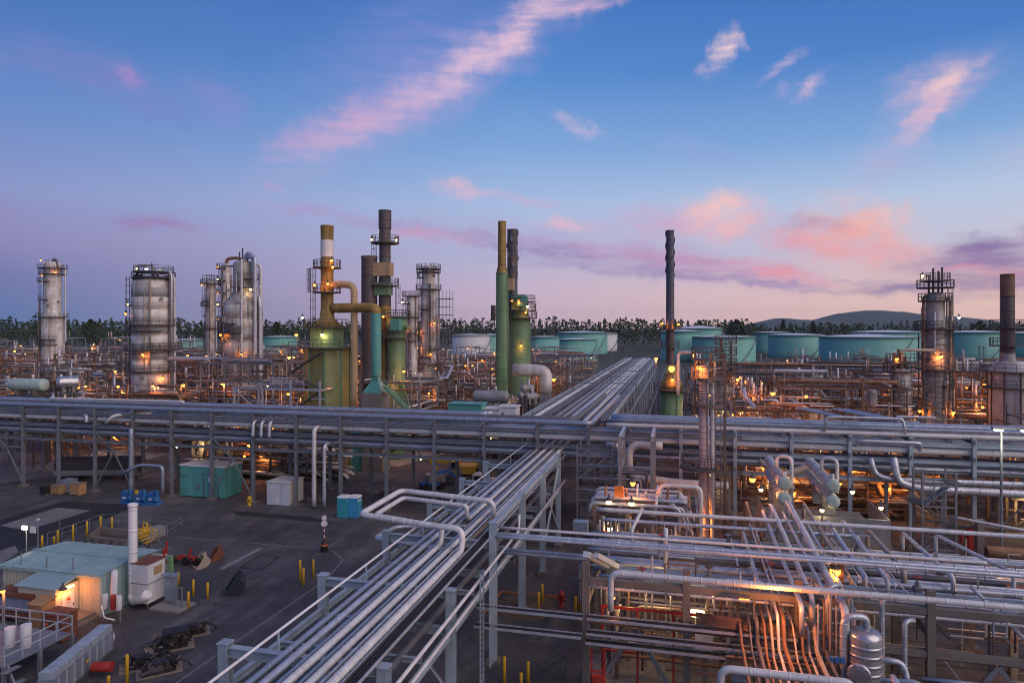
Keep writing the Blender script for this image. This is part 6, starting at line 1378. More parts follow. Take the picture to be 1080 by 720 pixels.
# shed
def shed():
    u0, u1, v0, v1, h, rz = -49.8, -40.85, 40.9, 46.4, 3.0, 3.22; t = T('shed', 'cream corrugated shed with teal metal roof and lamp-lit porch', 'shed', (-45, 43.4, 0)); um, vm = (u0 + u1) / 2, (v0 + v1) / 2
    def corr(p, q, z0, z1f, n, outv):
        b = MB(); p, q = Vector(p), Vector(q); o = Vector(outv); vs = []; fs = []
        for i in range(n + 1):
            x = p.lerp(q, i / n) + o * (.03 if i % 4 in (1, 2) else 0); vs += [(x.x, x.y, z0), (x.x, x.y, z1f(x))]
        for i in range(n): fs.append((2 * i, 2 * i + 2, 2 * i + 3, 2 * i + 1))
        return b.add(vs, fs)
    w = t.mesh('wall', corr((u0, v0, 0), (u1, v0, 0), 0, lambda x: h, 112, (0, -1, 0)), 'cream'); g_ = lambda x: h + (rz - h) * (1 - abs(x.y - vm) / (vm - v0))
    t.mesh('wall', corr((u1, v0, 0), (u1, v1, 0), 0, g_, 64, (1, 0, 0)), 'roof_teal'); t.mesh('wall', corr((u0, v1, 0), (u0, v0, 0), 0, g_, 64, (-1, 0, 0)), 'cream'); t.mesh('wall', corr((u1, v1, 0), (u0, v1, 0), 0, lambda x: h, 64, (0, 1, 0)), 'cream')
    n = 12
    for s, vv in ((-1, v0 - .25), (1, v1 + .25)):
        for i in range(n):
            a = u0 - .2 + (u1 - u0 + .4) * i / n; b_ = u0 - .2 + (u1 - u0 + .4) * (i + 1) / n - .03; zl = h + .08 - (rz - h) * .25 / (vm - v0); p = MB().prism([(a, vv, zl), (b_, vv, zl), (b_, vm, rz + .08), (a, vm, rz + .08)], (0, 0, .03)); rp = t.mesh('roof_panel', p, 'roof_teal')
            t.mesh('standing_seam', MB().prism([(b_ - .02, vv, zl + .03), (b_ + .03, vv, zl + .03), (b_ + .03, vm, rz + .11), (b_ - .02, vm, rz + .11)], (0, 0, .05)), 'roof_teal', under=rp)
    t.box('ridge_cap', (um, vm, rz + .14), (u1 - u0 + .4, .3, .05), 'roof_teal'); t.box('gutter', (um, v0 - .32, h - .02), (u1 - u0 + .4, .12, .12), 'roof_teal')
    # porch
    a0, a1, b0 = -46.0, -42.7, 38.9
    ph = 2.55; pr = t.box('porch', ((a0 + a1) / 2, (b0 + v0) / 2 - .04, ph / 2), (a1 - a0, v0 - b0 - .1, ph), 'cream')
    p = MB().prism([(a0 - .15, b0 - .2, ph + .02), (a1 + .15, b0 - .2, ph + .02), (a1 + .15, v0 - .05, ph + .4), (a0 - .15, v0 - .05, ph + .4)], (0, 0, .06)); t.mesh('porch_roof', p, 'roof_teal', under=pr)
    d = t.box('door', (-42.68, 39.9, 1.05), (.06, 1.0, 2.05), 'white'); t.box('notice', (-42.64, 39.9, 1.5), (.02, .36, .5), 'cream', under=d); t.box('sign_mark', (-42.625, 39.9, 1.55), (.01, .26, .16), 'red', under=d); t.box('door_handle', (-42.62, 40.3, 1.05), (.05, .05, .14), 'steel_dark', under=d)
    t.box('porch_step', (-41.9, 39.8, .2), (1.5, 2.0, .4), 'concrete'); t.box('porch_step', (-41.1, 39.8, .1), (.5, 2.0, .2), 'concrete'); t.mesh('step_rail', rail_mb([(-42.5, 38.7, .4), (-41.2, 38.7, .4)], 1, .6, .03), 'steel_grey')
    t.lamp((-42.45, 39.3, 2.45), 'o', 30, .1); t.box('lamp_tube', (-42.5, 39.75, 2.42), (.14, .9, .1), 'bulb_w'); d = bpy.data.objects.new('light', LD('o', 60)); col.objects.link(d); d.parent = t.o; d.location = Vector((-42.1, 39.8, 2.2)) - t.loc
    for k in range(3): t.cyl('roof_vent', (-48.3 + k * 2.4, 41.1, h + .1), (-48.3 + k * 2.4, 41.1, h + 1.0), .04, 'steel_grey', 'cyl6')
shed()
t = T('vent_stack', 'white vent stack with elbow at its foot beside the shed', 'stack', (-40.0, 43.0, 0))
t.mesh('pipe', MB().lathe(banded(.31, .9, 7.5, 1.6, .02) + [(.36, 7.52), (.36, 7.75), (.28, 7.75), (.28, 7.4)], (-40.0, 43.0), 20, False), 'white'); t.pipe('elbow', [(-40, 43, 1.0), (-40, 43, .45), (-38.9, 42.6, .8), (-38.3, 42.6, 1.3)], .33, 'white', br=.5, n=14)
t.pipe('bent_duct', [(-40.4, 41.7, 3.1), (-40.2, 41.5, 2.9), (-40.2, 41.4, 1.2), (-39.9, 41.3, .4)], .24, 'white', br=.4, n=12)
c = G(151, 640); t = T('equipment_cabinet', 'tall white two-tier cabinet with rusty top beside the vent stack', 'cabinet', (c.x, c.y, 0)); 
t.box('body', (c.x, c.y + .5, 1.9), (1.5, 1.8, 2.9), 'white'); t.box('top', (c.x, c.y + .5, 3.38), (1.6, 1.9, .06), 'rust'); t.box('panel_joint', (c.x, c.y - .41, 1.9), (1.5, .02, .06), 'steel_grey'); t.box('panel_joint', (c.x + .76, c.y + .5, 1.9), (.02, 1.8, .06), 'steel_grey'); t.box('vent', (c.x + .77, c.y + .6, 2.7), (.02, .8, .6), 'gold_pale')
for a in (-.65, .65):
    for b_ in (-.3, 1.3): t.mem('leg', (c.x + a, c.y + b_, 0), (c.x + a, c.y + b_, .5), .12, .12, 'steel_dark')
c = G(117, 655); t = T('meter_stand', 'white and red metering valves on a stand by the shed corner', 'meter', (c.x, c.y, 0))
for k in (-.5, .2, .7): t.cyl('cylinder', (c.x + k, c.y, .9), (c.x + k, c.y, 1.9), .2, ('white', 'red', 'white')[int(k > -.4) + int(k > .5)])
for k in (-.7, .8): t.mem('leg', (c.x + k, c.y, 0), (c.x + k, c.y, 1.0), .08, .08, 'steel_grey')
t.mem('rail', (c.x - .8, c.y, .95), (c.x + .9, c.y, .95), .1, .08, 'steel_grey'); t.pipe('hose', [(c.x - .6, c.y - .2, 1.2), (c.x - .2, c.y - .4, .4), (c.x + .6, c.y - .3, .3)], .06, 'white')
c = G(182, 640); t = T('metal_stand', 'blue-grey metal panel stand on a slab right of the white cabinet', 'stand', (c.x, c.y, 0)); t.box('slab', (c.x, c.y, .08), (2.6, 1.8, .16), 'pad_pale'); t.box('panel', (c.x - .3, c.y + .2, 1.4), (.9, .3, 1.9), 'pipe_blue'); t.box('hood', (c.x - .3, c.y + .1, 2.4), (1.1, .7, .08), 'pipe_blue')
for a in (.5, 1.0): t.mem('post', (c.x + a, c.y - .2, .1), (c.x + a, c.y - .2, 1.7), .08, .08, 'steel_grey')
t.mem('rail', (c.x + .4, c.y - .2, 1.6), (c.x + 1.1, c.y - .2, 1.6), .06, .06, 'steel_grey'); t.box('post_box', (c.x - .95, c.y + .9, 1.8), (.3, .3, 3.4), 'green')
for i, (px, py) in enumerate(((167, 607), (170, 598))): 
    c = G(px, py); t = T('pump_unit', ('rust-coloured pump behind the white cabinet', 'pinkish motor behind the rust-coloured pump')[i], 'pump', c); t.box('base', c + Vector((0, 0, .15)), (1.5, .9, .3), 'concrete'); t.cyl('motor', c + Vector((-.5, 0, .8)), c + Vector((.5, 0, .8)), .4, ('rust', 'pipe_buff')[i]); t.cyl('pump_head', c + Vector((.5, 0, .8)), c + Vector((.8, 0, .8)), .25, 'steel_grey'); t.cyl('riser', c + Vector((.3, .3, .3)), c + Vector((.3, .3, 2.2)), .1, 'red')
# containment pit with railing
t = T('containment_pit', 'sunken concrete pit with railing and yellow steps behind the shed', 'pit', (*G(115, 575).xy, 0)); A, B, C_, Dd = G(50, 574), G(108, 553), G(192, 556), G(150, 583)
t.mesh('handrail', rail_mb([A, B, C_, Dd], 1.1, 1.8, .035), 'steel_grey')
P1, P2, P3, P4 = G(94, 572), G(106, 563), G(140, 566), G(134, 577)
for p, q in ((P1, P2), (P2, P3), (P3, P4), (P4, P1)):
    d = q - p; t.box('kerb_wall', (p + q) / 2 + Vector((0, 0, .35)), (d.length + .2, .25, .7), 'concrete', math.atan2(d.y, d.x))
for k in range(4): q = P1.lerp(P4, (k + .5) / 4) + Vector((0, -.15, .35)); t.cyl('outlet', q, q + Vector((0, -.04, 0)), .16, 'steel_dark')
c = (P3 + P4) / 2 + Vector((1.2, 0, 0))
for k in range(4): t.box('step', c + Vector((.35 * k, 0, .9 - .22 * k)), (.35, 1.2, .06), 'yellow')
t.mesh('step_rail', rail_mb([c + Vector((-.2, -.6, .9)), c + Vector((1.4, -.6, .1))], 1, .6, .035), 'yellow'); t.mesh('step_rail', rail_mb([c + Vector((-.2, .6, .9)), c + Vector((1.4, .6, .1))], 1, .6, .035), 'yellow'); t.mesh('tank_cap', MB().lathe([(.5, .6), (.5, .9), (.3, 1.2)], (c + Vector((-.4, 1, 0))).xy, 12), 'yellow')
t.box('ramp', (C_ + Dd) / 2 + Vector((-1.8, 0, .45)), (1.2, 3, .9), 'pad_pale', -.3)
for i, (px, py, h, k) in enumerate(((28, 603, 3.9, 'c'), (40, 590, 3.6, None), (63, 575, 3.2, None))):
    c = G(px, py); 
    if i == 0:
        t = T('floodlight_post', 'thin post with a lit white floodlight behind the shed roof', 'lamp', c); t.cyl('post', c, c + Vector((0, 0, h)), .05, 'steel_grey', 'cyl6'); t.box('head', c + Vector((.1, -.1, h)), (.55, .3, .35), 'steel_grey'); t.box('lens', c + Vector((.1, -.28, h - .02)), (.5, .06, .3), 'bulb_c'); d = bpy.data.objects.new('light', LD('c', 130)); col.objects.link(d); d.parent = t.o; d.location = (.2, -.7, h)
    elif i == 1:
        t = T('sign_post', 'post with a small white sign plate behind the shed', 'sign', c); t.cyl('post', c, c + Vector((0, 0, h)), .05, 'steel_grey', 'cyl6'); t.box('plate', c + Vector((-.5, -.06, h - .9)), (.7, .04, .6), 'white'); t.box('cap', c + Vector((0, 0, h + .05)), (.2, .2, .15), 'white')
    else:
        t = T('lamp_hook_post', 'unlit hooked post at the pit railing', 'post', c); t.pipe('post', [c, c + Vector((0, 0, h)), c + Vector((-.3, 0, h + .15))], .04, 'steel_grey'); t.box('base', c + Vector((0, 0, .05)), (.3, .3, .1), 'concrete')
# crates by the shed
c = G(44, 664); t = T('wooden_cabinet', 'tall plywood cabinet with slanted top left of the shed porch', 'cabinet', (c.x, c.y, 0)); t.box('body', (c.x, c.y, .95), (1.15, 1.0, 1.9), 'wood'); t.mesh('lid', MB().prism([(c.x - .65, c.y - .6, 1.92), (c.x + .65, c.y - .6, 1.92), (c.x + .65, c.y + .6, 2.15), (c.x - .65, c.y + .6, 2.15)], (0, 0, .05)), 'wood'); t.box('batten', (c.x, c.y - .51, .95), (.06, .03, 1.85), 'plank')
c = G(63, 673); t = T('storage_bin', 'rust-red double-door bin in front of the shed porch', 'bin', (c.x, c.y, 0)); t.box('body', (c.x, c.y, .95), (1.7, 1.2, 1.7), 'rust'); 
for s in (-.42, .42): d = t.box('door', (c.x + s, c.y - .62, .95), (.78, .04, 1.5), 'rust'); t.box('placard', (c.x + s, c.y - .65, 1.2), (.24, .01, .24), 'orange', under=d)
t.box('lid', (c.x, c.y, 1.84), (1.8, 1.3, .08), 'rust'); t.box('foot', (c.x, c.y, .05), (1.6, 1.0, .1), 'steel_dark')
c = G(20, 652); t = T('flatbed_rack', 'rusty flat rack loaded with a pale blue box left of the shed', 'rack', (c.x, c.y, 0)); t.box('deck', (c.x, c.y, .5), (3.8, 1.4, .35), 'rust'); t.box('upper_deck', (c.x + .1, c.y, 1.95), (3.6, 1.5, .25), 'rust'); t.box('blue_load', (c.x + .1, c.y, 1.25), (3.0, 1.1, .9), 'pipe_blue')
for a in (-1.7, 1.7): t.box('post', (c.x + a, c.y, .97), (.12, 1.3, 1.9), 'steel_rust')
# near left platform
c = G(20, 716); t = T('access_platform', 'galvanised stair platform with railings in the lower left corner', 'platform', (c.x, c.y, 0)); x0, x1, y0, y1, z = c.x - 6, c.x + .7, c.y - 1.5, c.y + 3.0, 1.5
t.box('deck', ((x0 + x1) / 2, (y0 + y1) / 2, z), (x1 - x0, y1 - y0, .1), 'steel_grey'); 
t.mesh('handrail', rail_mb([(x0, y1, z + .05), (x1, y1, z + .05), (x1, y0, z + .05), (x0, y0, z + .05)], 1.1, 1.2, .045), 'steel')
for p in ((x0, y0), (x1, y0), (x1, y1), (x0, y1), (x1, (y0 + y1) / 2)): t.mem('leg', (*p, 0), (*p, z), .2, .2, 'steel_grey')
t.mem('stringer', (x1, y0 + .2, z), (x1 + 2.2, y0 - .8, 0), .12, .3, 'steel_grey'); t.box('step', (x1 + .6, y0 - .1, 1.5), (.4, 1, .05), 'steel_grey'); t.box('step', (x1 + 1.2, y0 - .3, .9), (.4, 1, .05), 'steel_grey')
t.cyl('gas_bottle', (c.x - .4, c.y + .8, z + .05), (c.x - .4, c.y + .8, z + 1.4), .3, 'white'); t.cyl('gas_bottle', (c.x - 1.4, c.y + .6, z + .05), (c.x - 1.4, c.y + .6, z + 1.2), .3, 'white')
t = T('lamp_post', 'short lamp post glowing orange at the left edge by the platform', 'lamp', (*G(4, 690).xy, 0)); c = t.loc; t.mem('post', c, c + Vector((0, 0, 4.2)), .1, .1, 'steel_grey'); t.lamp(c + Vector((.15, -.2, 4.3)), 'o', 50, .12)
# grey block skid
a, b_ = G(48, 745), G(112, 688); d = b_ - a; L = d.length; an = math.atan2(d.y, d.x); t = T('grey_skid', 'long blue-grey trough skid topped with a row of pale blocks at lower left', 'skid', (a + b_) / 2); dn = d.normalized(); m_ = (a + b_) / 2
t.box('trough', m_ + Vector((0, 0, .9)), (L, .9, 1.2), 'pipe_blue', an); t.box('skid_base', m_ + Vector((0, 0, .15)), (L + .4, 1.2, .28), 'steel_dark', an)
for k in range(8): q = a.lerp(b_, (k + .5) / 8); t.box('block', q + Vector((0, 0, 1.68)), (L / 8 - .07, .8, .36), 'steel', an); t.box('rib', q + Vector((0, 0, .9)) , (.1, 1.0, 1.1), 'steel', an)
s = Vector((dn.y, -dn.x, 0)); t.cyl('end_flange', b_ + Vector((0, 0, .9)), b_ + dn * .3 + Vector((0, 0, .9)), .45, 'pipe_pale'); q = m_ + s * .53 + Vector((0, 0, 1.0)); t.box('yellow_tag', q, (.3, .02, .16), 'yellow', an); t.cyl('red_pump', m_ + s * 1.0 + Vector((-.2, 0, .6)), m_ + s * 1.0 + Vector((.9, .3, .6)), .3, 'red')
# machine parts on planks
def scrap(label, px, py, seed, size=(2.6, 1.6), plate=True):
    c = G(px, py); t = T('machine_part', label, 'machine part', c, 'machine parts laid out on planks'); R = random.Random(seed); an = .75
    for k in range(4): o = Vector((-math.sin(an), math.cos(an), 0)) * (k - 1.5) * size[1] / 4; t.box('plank', c + o + Vector((0, 0, .06)), (size[0] * 1.15, size[1] / 4 - .04, .1), 'plank', an)
    dx = Vector((math.cos(an), math.sin(an), 0)); dy = Vector((-dx.y, dx.x, 0))
    for k in range(16):
        q = c + dx * R.uniform(-.45, .45) * size[0] + dy * R.uniform(-.4, .4) * size[1] + Vector((0, 0, R.uniform(.2, .55))); e = dx * R.uniform(-.6, .6) + dy * R.uniform(-.4, .4) + Vector((0, 0, R.uniform(-.15, .35)))
        t.mem('iron_bar', q, q + e * R.uniform(.6, 1.3), R.uniform(.06, .2), R.uniform(.05, .16), R.choice(('black', 'steel_dark', 'black', 'pipe_dark', 'steel_brown')))
    for k in range(5): q = c + dx * (k - 2) * size[0] * .18 + dy * R.uniform(-.35, .35) * size[1] + Vector((0, 0, .34)); t.cyl('roller', q - dy * .16, q + dy * .16, R.uniform(.14, .24), R.choice(('steel_dark', 'black')))
    for s in (-1, 1):
        for k in range(6): t.box('track_pad', c + dx * (k - 2.5) * size[0] * .14 + dy * s * size[1] * .34 + Vector((0, 0, .2 + .05 * (k % 2))), (size[0] * .12, .34, .1), 'black', an)
    t.box('axle_block', c + Vector((0, 0, .5)), (size[0] * .35, size[1] * .5, .35), 'black', an)
    for k in range(4): p = c + dx * R.uniform(-1, 1) + dy * R.uniform(-.5, .5) + Vector((0, 0, .4)); t.pipe('hose', [p, p + Vector((.2, .1, .3)), p + Vector((.7, .2, .2)), p + Vector((.9, .3, -.1))], .045, 'black')
    if plate: t.box('plate', c + dx * .3 + dy * .1 + Vector((0, 0, 1.0)), (1.6, 1.0, .12), 'black', an); t.box('plate_leg', c + dx * .3 + dy * .1 + Vector((0, 0, .75)), (.5, .5, .4), 'steel_dark', an)
scrap('black tracked machine part on planks nearest the bollard', 150, 702, 1, (2.2, 1.4), False); scrap('pile of black machine parts with a flat plate in the middle of the planks', 180, 682, 2, (2.4, 1.7)); scrap('black hydraulic arms on planks farthest from the bollard', 203, 668, 3, (1.9, 1.3), False); scrap('dark chain and roller set on a plank right of the bollard', 168, 708, 4, (2.2, 1.3), False)
def bucket(label, px, py, an, s, m):
    c = G(px, py); t = T('digger_bucket', label, 'bucket', c, 'digger buckets on the asphalt'); X = Vector((math.cos(an), math.sin(an), 0)); Y = Vector((-X.y, X.x, 0)); Zv = Vector((0, 0, 1))
    prof = [(1.0, 0.0), (.35, .0), (-.25, .12), (-.6, .5), (-.62, .95), (-.3, 1.25), (.1, 1.35)]; inn = [(x * .93 + .02, z * .93 + .05) for x, z in prof]
    b = MB(); n = len(prof); vs = []
    for y in (-.75, .75):
        for x, z in prof + inn[::-1]: vs.append(c + (X * x + Y * y + Zv * z) * s)
    k = 2 * n; fs = [(i, (i + 1) % k, k + (i + 1) % k, k + i) for i in range(k)] + [list(range(k))[::-1], list(range(k, 2 * k))]; sh = t.mesh('shell', b.add(vs, fs), m)
    for y in (-.76, .76):
        b = MB().prism([c + (X * x + Y * y + Zv * z) * s for x, z in prof], Y * .05 * s * (1 if y > 0 else -1)); t.mesh('side_plate', b, m)
    for y in (-.6, -.2, .2, .6): t.mem('tooth', c + (X * .95 + Y * y + Zv * .04) * s, c + (X * 1.3 + Y * y + Zv * .02) * s, .16 * s, .1 * s, 'steel_dark')
    for y in (-.2, .2): b = MB().prism([c + (X * x + Y * y + Zv * z) * s for x, z in ((-.3, 1.2), (.05, 1.3), (-.05, 1.7), (-.35, 1.6))], Y * .08 * s); t.mesh('lug', b, m)
bucket('black digger bucket alone in the middle of the yard', 250, 624, -2.6, 1.0, 'navy'); bucket('rust-brown digger bucket farthest from the shed', 230, 589, -2.4, .75, 'rust'); bucket('tan digger bucket beside the rust-brown one', 214, 597, -2.2, .75, 'pipe_buff')
c = G(199, 594); t = T('red_implement', 'red towed implement left of the digger buckets', 'implement', c)
t.mem('frame', c + Vector((-1.6, -.3, .5)), c + Vector((1.2, .5, .5)), .25, .25, 'red'); t.mem('frame', c + Vector((-1.2, .5, .5)), c + Vector((1.0, -.5, .6)), .2, .2, 'red'); t.mem('mast', c + Vector((0, 0, .5)), c + Vector((.2, .1, 1.3)), .2, .2, 'red')
for a in (-1.3, 0, 1.1): t.cyl('wheel', c + Vector((a, -.5, .35)), c + Vector((a, -.2, .35)), .35, 'black')
# sign with striped post on a black base
c = G(342, 581); t = T('traffic_sign', 'round white sign on a red and white post in a black drum base', 'sign', c); t.mesh('drum_base', MB().lathe([(.34, 0), (.36, .1), (.32, .5), (.34, .55), (.28, .95), (.1, 1.0)], c.xy, 16), 'black'); t.mesh('base_band', MB().lathe([(.345, .56), (.325, .68)], c.xy, 16, False), 'orange')
for k in range(5): t.cyl('post_stripe', c + Vector((0, 0, .98 + k * .28)), c + Vector((0, 0, 1.255 + k * .28)), .06, ('red', 'white')[k % 2])
q = Vector((-c.x, -c.y, 0)).normalized(); t.cyl('sign_disc', c + Vector((0, 0, 2.6)), c + Vector((0, 0, 2.6)) + q * .05, .3, 'white', 'cyl20'); t.cyl('upper_disc', c + Vector((0, 0, 3.15)), c + Vector((0, 0, 3.15)) + q * .05, .24, 'white', 'cyl20'); t.mem('pole', c + Vector((0, 0, 2.38)) - q * .05, c + Vector((0, 0, 3.2)) - q * .05, .05, .05, 'steel_grey')
# toilets
for px, m, lab in ((362.5, 'teal_plastic', 'teal portable toilet'), (373.8, 'sky_blue', 'bright blue portable toilet')):
    c = G(px + .5, 545); t = T('portable_toilet', lab + ' beside the foot of the rack', 'toilet', c, 'portable toilets'); t.box('body', c + Vector((0, 0, 1.12)), (1.12, 1.12, 2.2), m); t.mesh('roof', MB().lathe([(.86, 2.23), (.7, 2.42), (.2, 2.5)], c.xy, 4, True, math.pi / 4, True), 'white'); d = t.box('door', c + Vector((0, -.575, 1.1)), (.8, .03, 1.95), m); t.box('door_handle', c + Vector((.3, -.61, 1.1)), (.06, .04, .16), 'white', under=d); t.box('skid', c + Vector((0, 0, .03)), (1.2, 1.2, .06), 'steel_dark'); t.box('vent_panel', c + Vector((.57, 0, 1.9)), (.02, .8, .2), 'white')
c = G(297, 531); t = T('site_shed', 'white box shed at the foot of the rack left of the toilets', 'shed', c); t.box('body', c + Vector((0, .8, 1.35)), (2.9, 3.2, 2.6), 'white'); t.box('roof', c + Vector((0, .8, 2.72)), (3.1, 3.4, .1), 'white'); d = t.box('door', c + Vector((-.6, -.82, 1.1)), (.9, .03, 2.0), 'white'); t.box('skid', c + Vector((0, .8, .03)), (2.8, 3, .06), 'steel_dark'); t.box('side_rib', c + Vector((.5, -.82, 1.3)), (.06, .03, 2.4), 'steel')
c = G(216, 523.5); t = T('teal_cabin', 'teal steel cabin with pale roof under the rack', 'cabin', c); t.box('body', c + Vector((0, 1.2, 1.95)), (6.4, 3.4, 3.7), 'teal'); t.box('roof', c + Vector((0, 1.2, 3.88)), (6.6, 3.6, .14), 'tank_roof'); t.box('skid', c + Vector((0, 1.2, .06)), (6.2, 3.2, .1), 'steel_dark')
for k in range(7): t.box('panel_rib', c + Vector((-3.1 + k * 1.03, -.53, 1.95)), (.09, .05, 3.6), 'teal')
t.box('door', c + Vector((-2.0, -.54, 1.2)), (.9, .04, 2.1), 'teal'); t.box('vent_box', c + Vector((-2.6, -.62, 2.9)), (.8, .22, .5), 'teal'); t.box('notice', c + Vector((1.2, -.54, 2.3)), (.5, .03, .7), 'white'); t.box('meter_box', c + Vector((-.6, -.6, 1.3)), (.4, .2, .5), 'steel_grey'); t.mesh('conduit', MB().sweep([c + Vector((.3, -.58, .2)), c + Vector((.3, -.58, 3)), c + Vector((2.4, -.58, 3)), c + Vector((2.4, -.58, .2))], .04, 6), 'steel_grey')
for i, (px, py) in enumerate(((135.5, 530), (150, 531), (163, 531.5))):
    c = G(px, py); t = T('blue_pump', ('blue pump set left of three by the rack column', 'blue pump set in the middle of three, yellow guard on top', 'blue pump set right of three by the rack column')[i], 'pump', c, 'blue pump sets'); t.box('skid', c + Vector((0, 0, .15)), (1.5, 1.2, .3), 'blue'); t.box('engine_cover', c + Vector((-.2, 0, .85)), (.95, .9, 1.0), 'blue'); t.cyl('pump_casing', c + Vector((.35, -.3, .7)), c + Vector((.75, -.3, .7)), .34, 'blue'); t.cyl('suction', c + Vector((.55, -.3, .9)), c + Vector((.55, -.3, 1.8)), .14, 'blue'); t.cyl('exhaust', c + Vector((-.3, .2, 1.3)), c + Vector((-.3, .2, 1.75)), .06, 'steel_dark'); t.box('top_tray', c + Vector((-.2, 0, 1.42)), (.8, .8, .12), 'blue')
    if i == 1: t.box('guard', c + Vector((-.35, -.48, 1.5)), (.4, .1, .5), 'yellow')
    t.box('label_plate', c + Vector((-.2, -.46, .7)), (.5, .02, .2), 'white')
for i, (px, py, w, h, m, lab) in enumerate(((49, 521, .9, .9, 'black', 'black drum-like crate at the left end of the crate row'), (62, 520.5, 1.4, 1.0, 'wood', 'yellowish plywood crate in the crate row'), (73, 519, 1.5, 1.5, 'pipe_blue', 'blue-grey wrapped crate in the crate row'), (82, 521.5, 1.5, 1.3, 'wood', 'orange plywood crate at the right end of the crate row'))):
    c = G(px, py); t = T('crate', lab, 'crate', c, 'crates by the rack column'); t.box('body', c + Vector((0, 0, h / 2 + .12)), (w, 1.1, h), m); t.box('lid', c + Vector((0, 0, h + .15)), (w + .08, 1.2, .07), 'plank' if m == 'wood' else m)
    for s in (-.4, .4): t.box('runner', c + Vector((s * w, 0, .05)), (.1, 1.1, .1), 'plank'); t.box('batten', c + Vector((s * w * .9, -.57, h / 2 + .12)), (.08, .03, h), m)
# covered trailer
a, b_ = G(88, 515), G(122, 494); an = .32; c = (a + b_) / 2; t = T('covered_trailer', 'dark covered trailer with rounded top parked under the rack', 'trailer', c); L = 11
X = Vector((math.cos(an), math.sin(an), 0)); Y = Vector((-X.y, X.x, 0)); prof = [(-1.25, .9)] + [(1.25 * -math.cos(q), 2.3 + .75 * math.sin(q)) for q in [k * math.pi / 8 for k in range(9)]] + [(1.25, .9)]
t.mesh('cover', MB().prism([c - X * L / 2 + Y * y + Vector((0, 0, z)) for y, z in prof], X * L), 'tarp'); t.box('bed', c + Vector((0, 0, .75)), (L + .3, 2.5, .28), 'steel_grey', an); t.box('side_rail', c - Y * 1.29 + Vector((0, 0, 1.1)), (L, .06, .5), 'pad_pale', an)
for k in (-.42, -.34, -.26, .36):
    for s in (-1, 1): q = c + X * L * k + Y * s * 1.0 + Vector((0, 0, .48)); t.cyl('wheel', q - Y * .14, q + Y * .14, .48, 'black')
for k in range(6): q = c - X * L * (.5 - (k + .5) / 6); t.mesh('hoop', MB().sweep([q + Y * y * 1.01 + Vector((0, 0, z + .015)) for y, z in prof], .035, 4), 'steel_dark')
# machines behind the rack
c = G(487, 507); t = T('excavator', 'yellow tracked excavator parked behind the rack', 'excavator', c); X = Vector((1, .1, 0)).normalized(); Y = Vector((-X.y, X.x, 0)); an = math.atan2(X.y, X.x)
for s in (-1, 1): q = c + Y * s * 1.1; t.mesh('track', MB().prism([q + X * x + Vector((0, 0, z)) - Y * .3 for x, z in ((-1.9, .1), (1.9, .1), (2.1, .5), (1.8, .9), (-1.8, .9), (-2.1, .5))], Y * .6), 'steel_brown')
t.box('turntable', c + Vector((0, 0, 1.05)), (1.6, 1.6, .3), 'black', an); t.box('house', c + X * .9 + Vector((0, 0, 1.75)), (2.6, 2.4, 1.1), 'yellow', an); cb = t.box('cab', c - X * .7 - Y * .7 + Vector((0, 0, 2.05)), (1.3, 1.0, 1.7), 'yellow', an); t.box('window', c - X * .7 - Y * 1.22 + Vector((0, 0, 2.35)), (1.0, .03, .8), 'glass', an, under=cb); t.box('counterweight', c + X * 2.3 + Vector((0, 0, 1.6)), (.5, 2.3, .9), 'black', an)
p0, p1, p2 = c - X * .4 + Vector((0, 0, 2.2)), c - X * 4.6 + Vector((0, 0, 2.9)), c - X * 3.2 + Vector((0, 0, 1.1)); t.mem('boom', p0, p1, .35, .45, 'yellow'); t.mem('stick', p1, p2, .28, .34, 'yellow'); t.cyl('ram', p0 + Vector((0, 0, .5)), (p0 + p1) / 2 + Vector((0, 0, .35)), .09, 'steel_grey'); t.mesh('bucket', MB().prism([p2 + X * x + Vector((0, 0, z)) - Y * .45 for x, z in ((-.1, .2), (.4, -.2), (.4, -.8), (-.1, -1.0), (-.6, -.8))], Y * .9), 'steel_dark')
c = G(456, 515); t = T('boom_lift', 'blue boom lift in front of the excavator', 'lift', c); X = Vector((.8, .6, 0)).normalized(); an = math.atan2(X.y, X.x); Y = Vector((-X.y, X.x, 0))
t.box('chassis', c + Vector((0, 0, .7)), (3.0, 1.7, .5), 'blue', an); t.box('turret', c + X * .4 + Vector((0, 0, 1.4)), (2.2, 1.8, .9), 'shell_silver', an)
for k in (-1.1, 1.1):
    for s in (-1, 1): q = c + X * k + Y * s * .85 + Vector((0, 0, .45)); t.cyl('wheel', q - Y * .17, q + Y * .17, .45, 'black')
p = c - X * .2 + Vector((0, 0, 1.7)); t.mem('lower_boom', p, p + X * 2.0 + Vector((0, 0, .5)), .42, .5, 'blue'); t.mem('upper_boom', p + X * 2.0 + Vector((0, 0, .5)), p + X * 3.0 + Vector((0, 0, .1)), .26, .3, 'blue'); q = p + X * 3.4 + Vector((0, 0, -.3)); t.box('basket_floor', q, (1.2, 1.6, .08), 'blue', an); t.mesh('basket_rail', rail_mb([q - X * .6 - Y * .8, q + X * .6 - Y * .8, q + X * .6 + Y * .8, q - X * .6 + Y * .8], 1.05, .8, .04, True), 'blue')
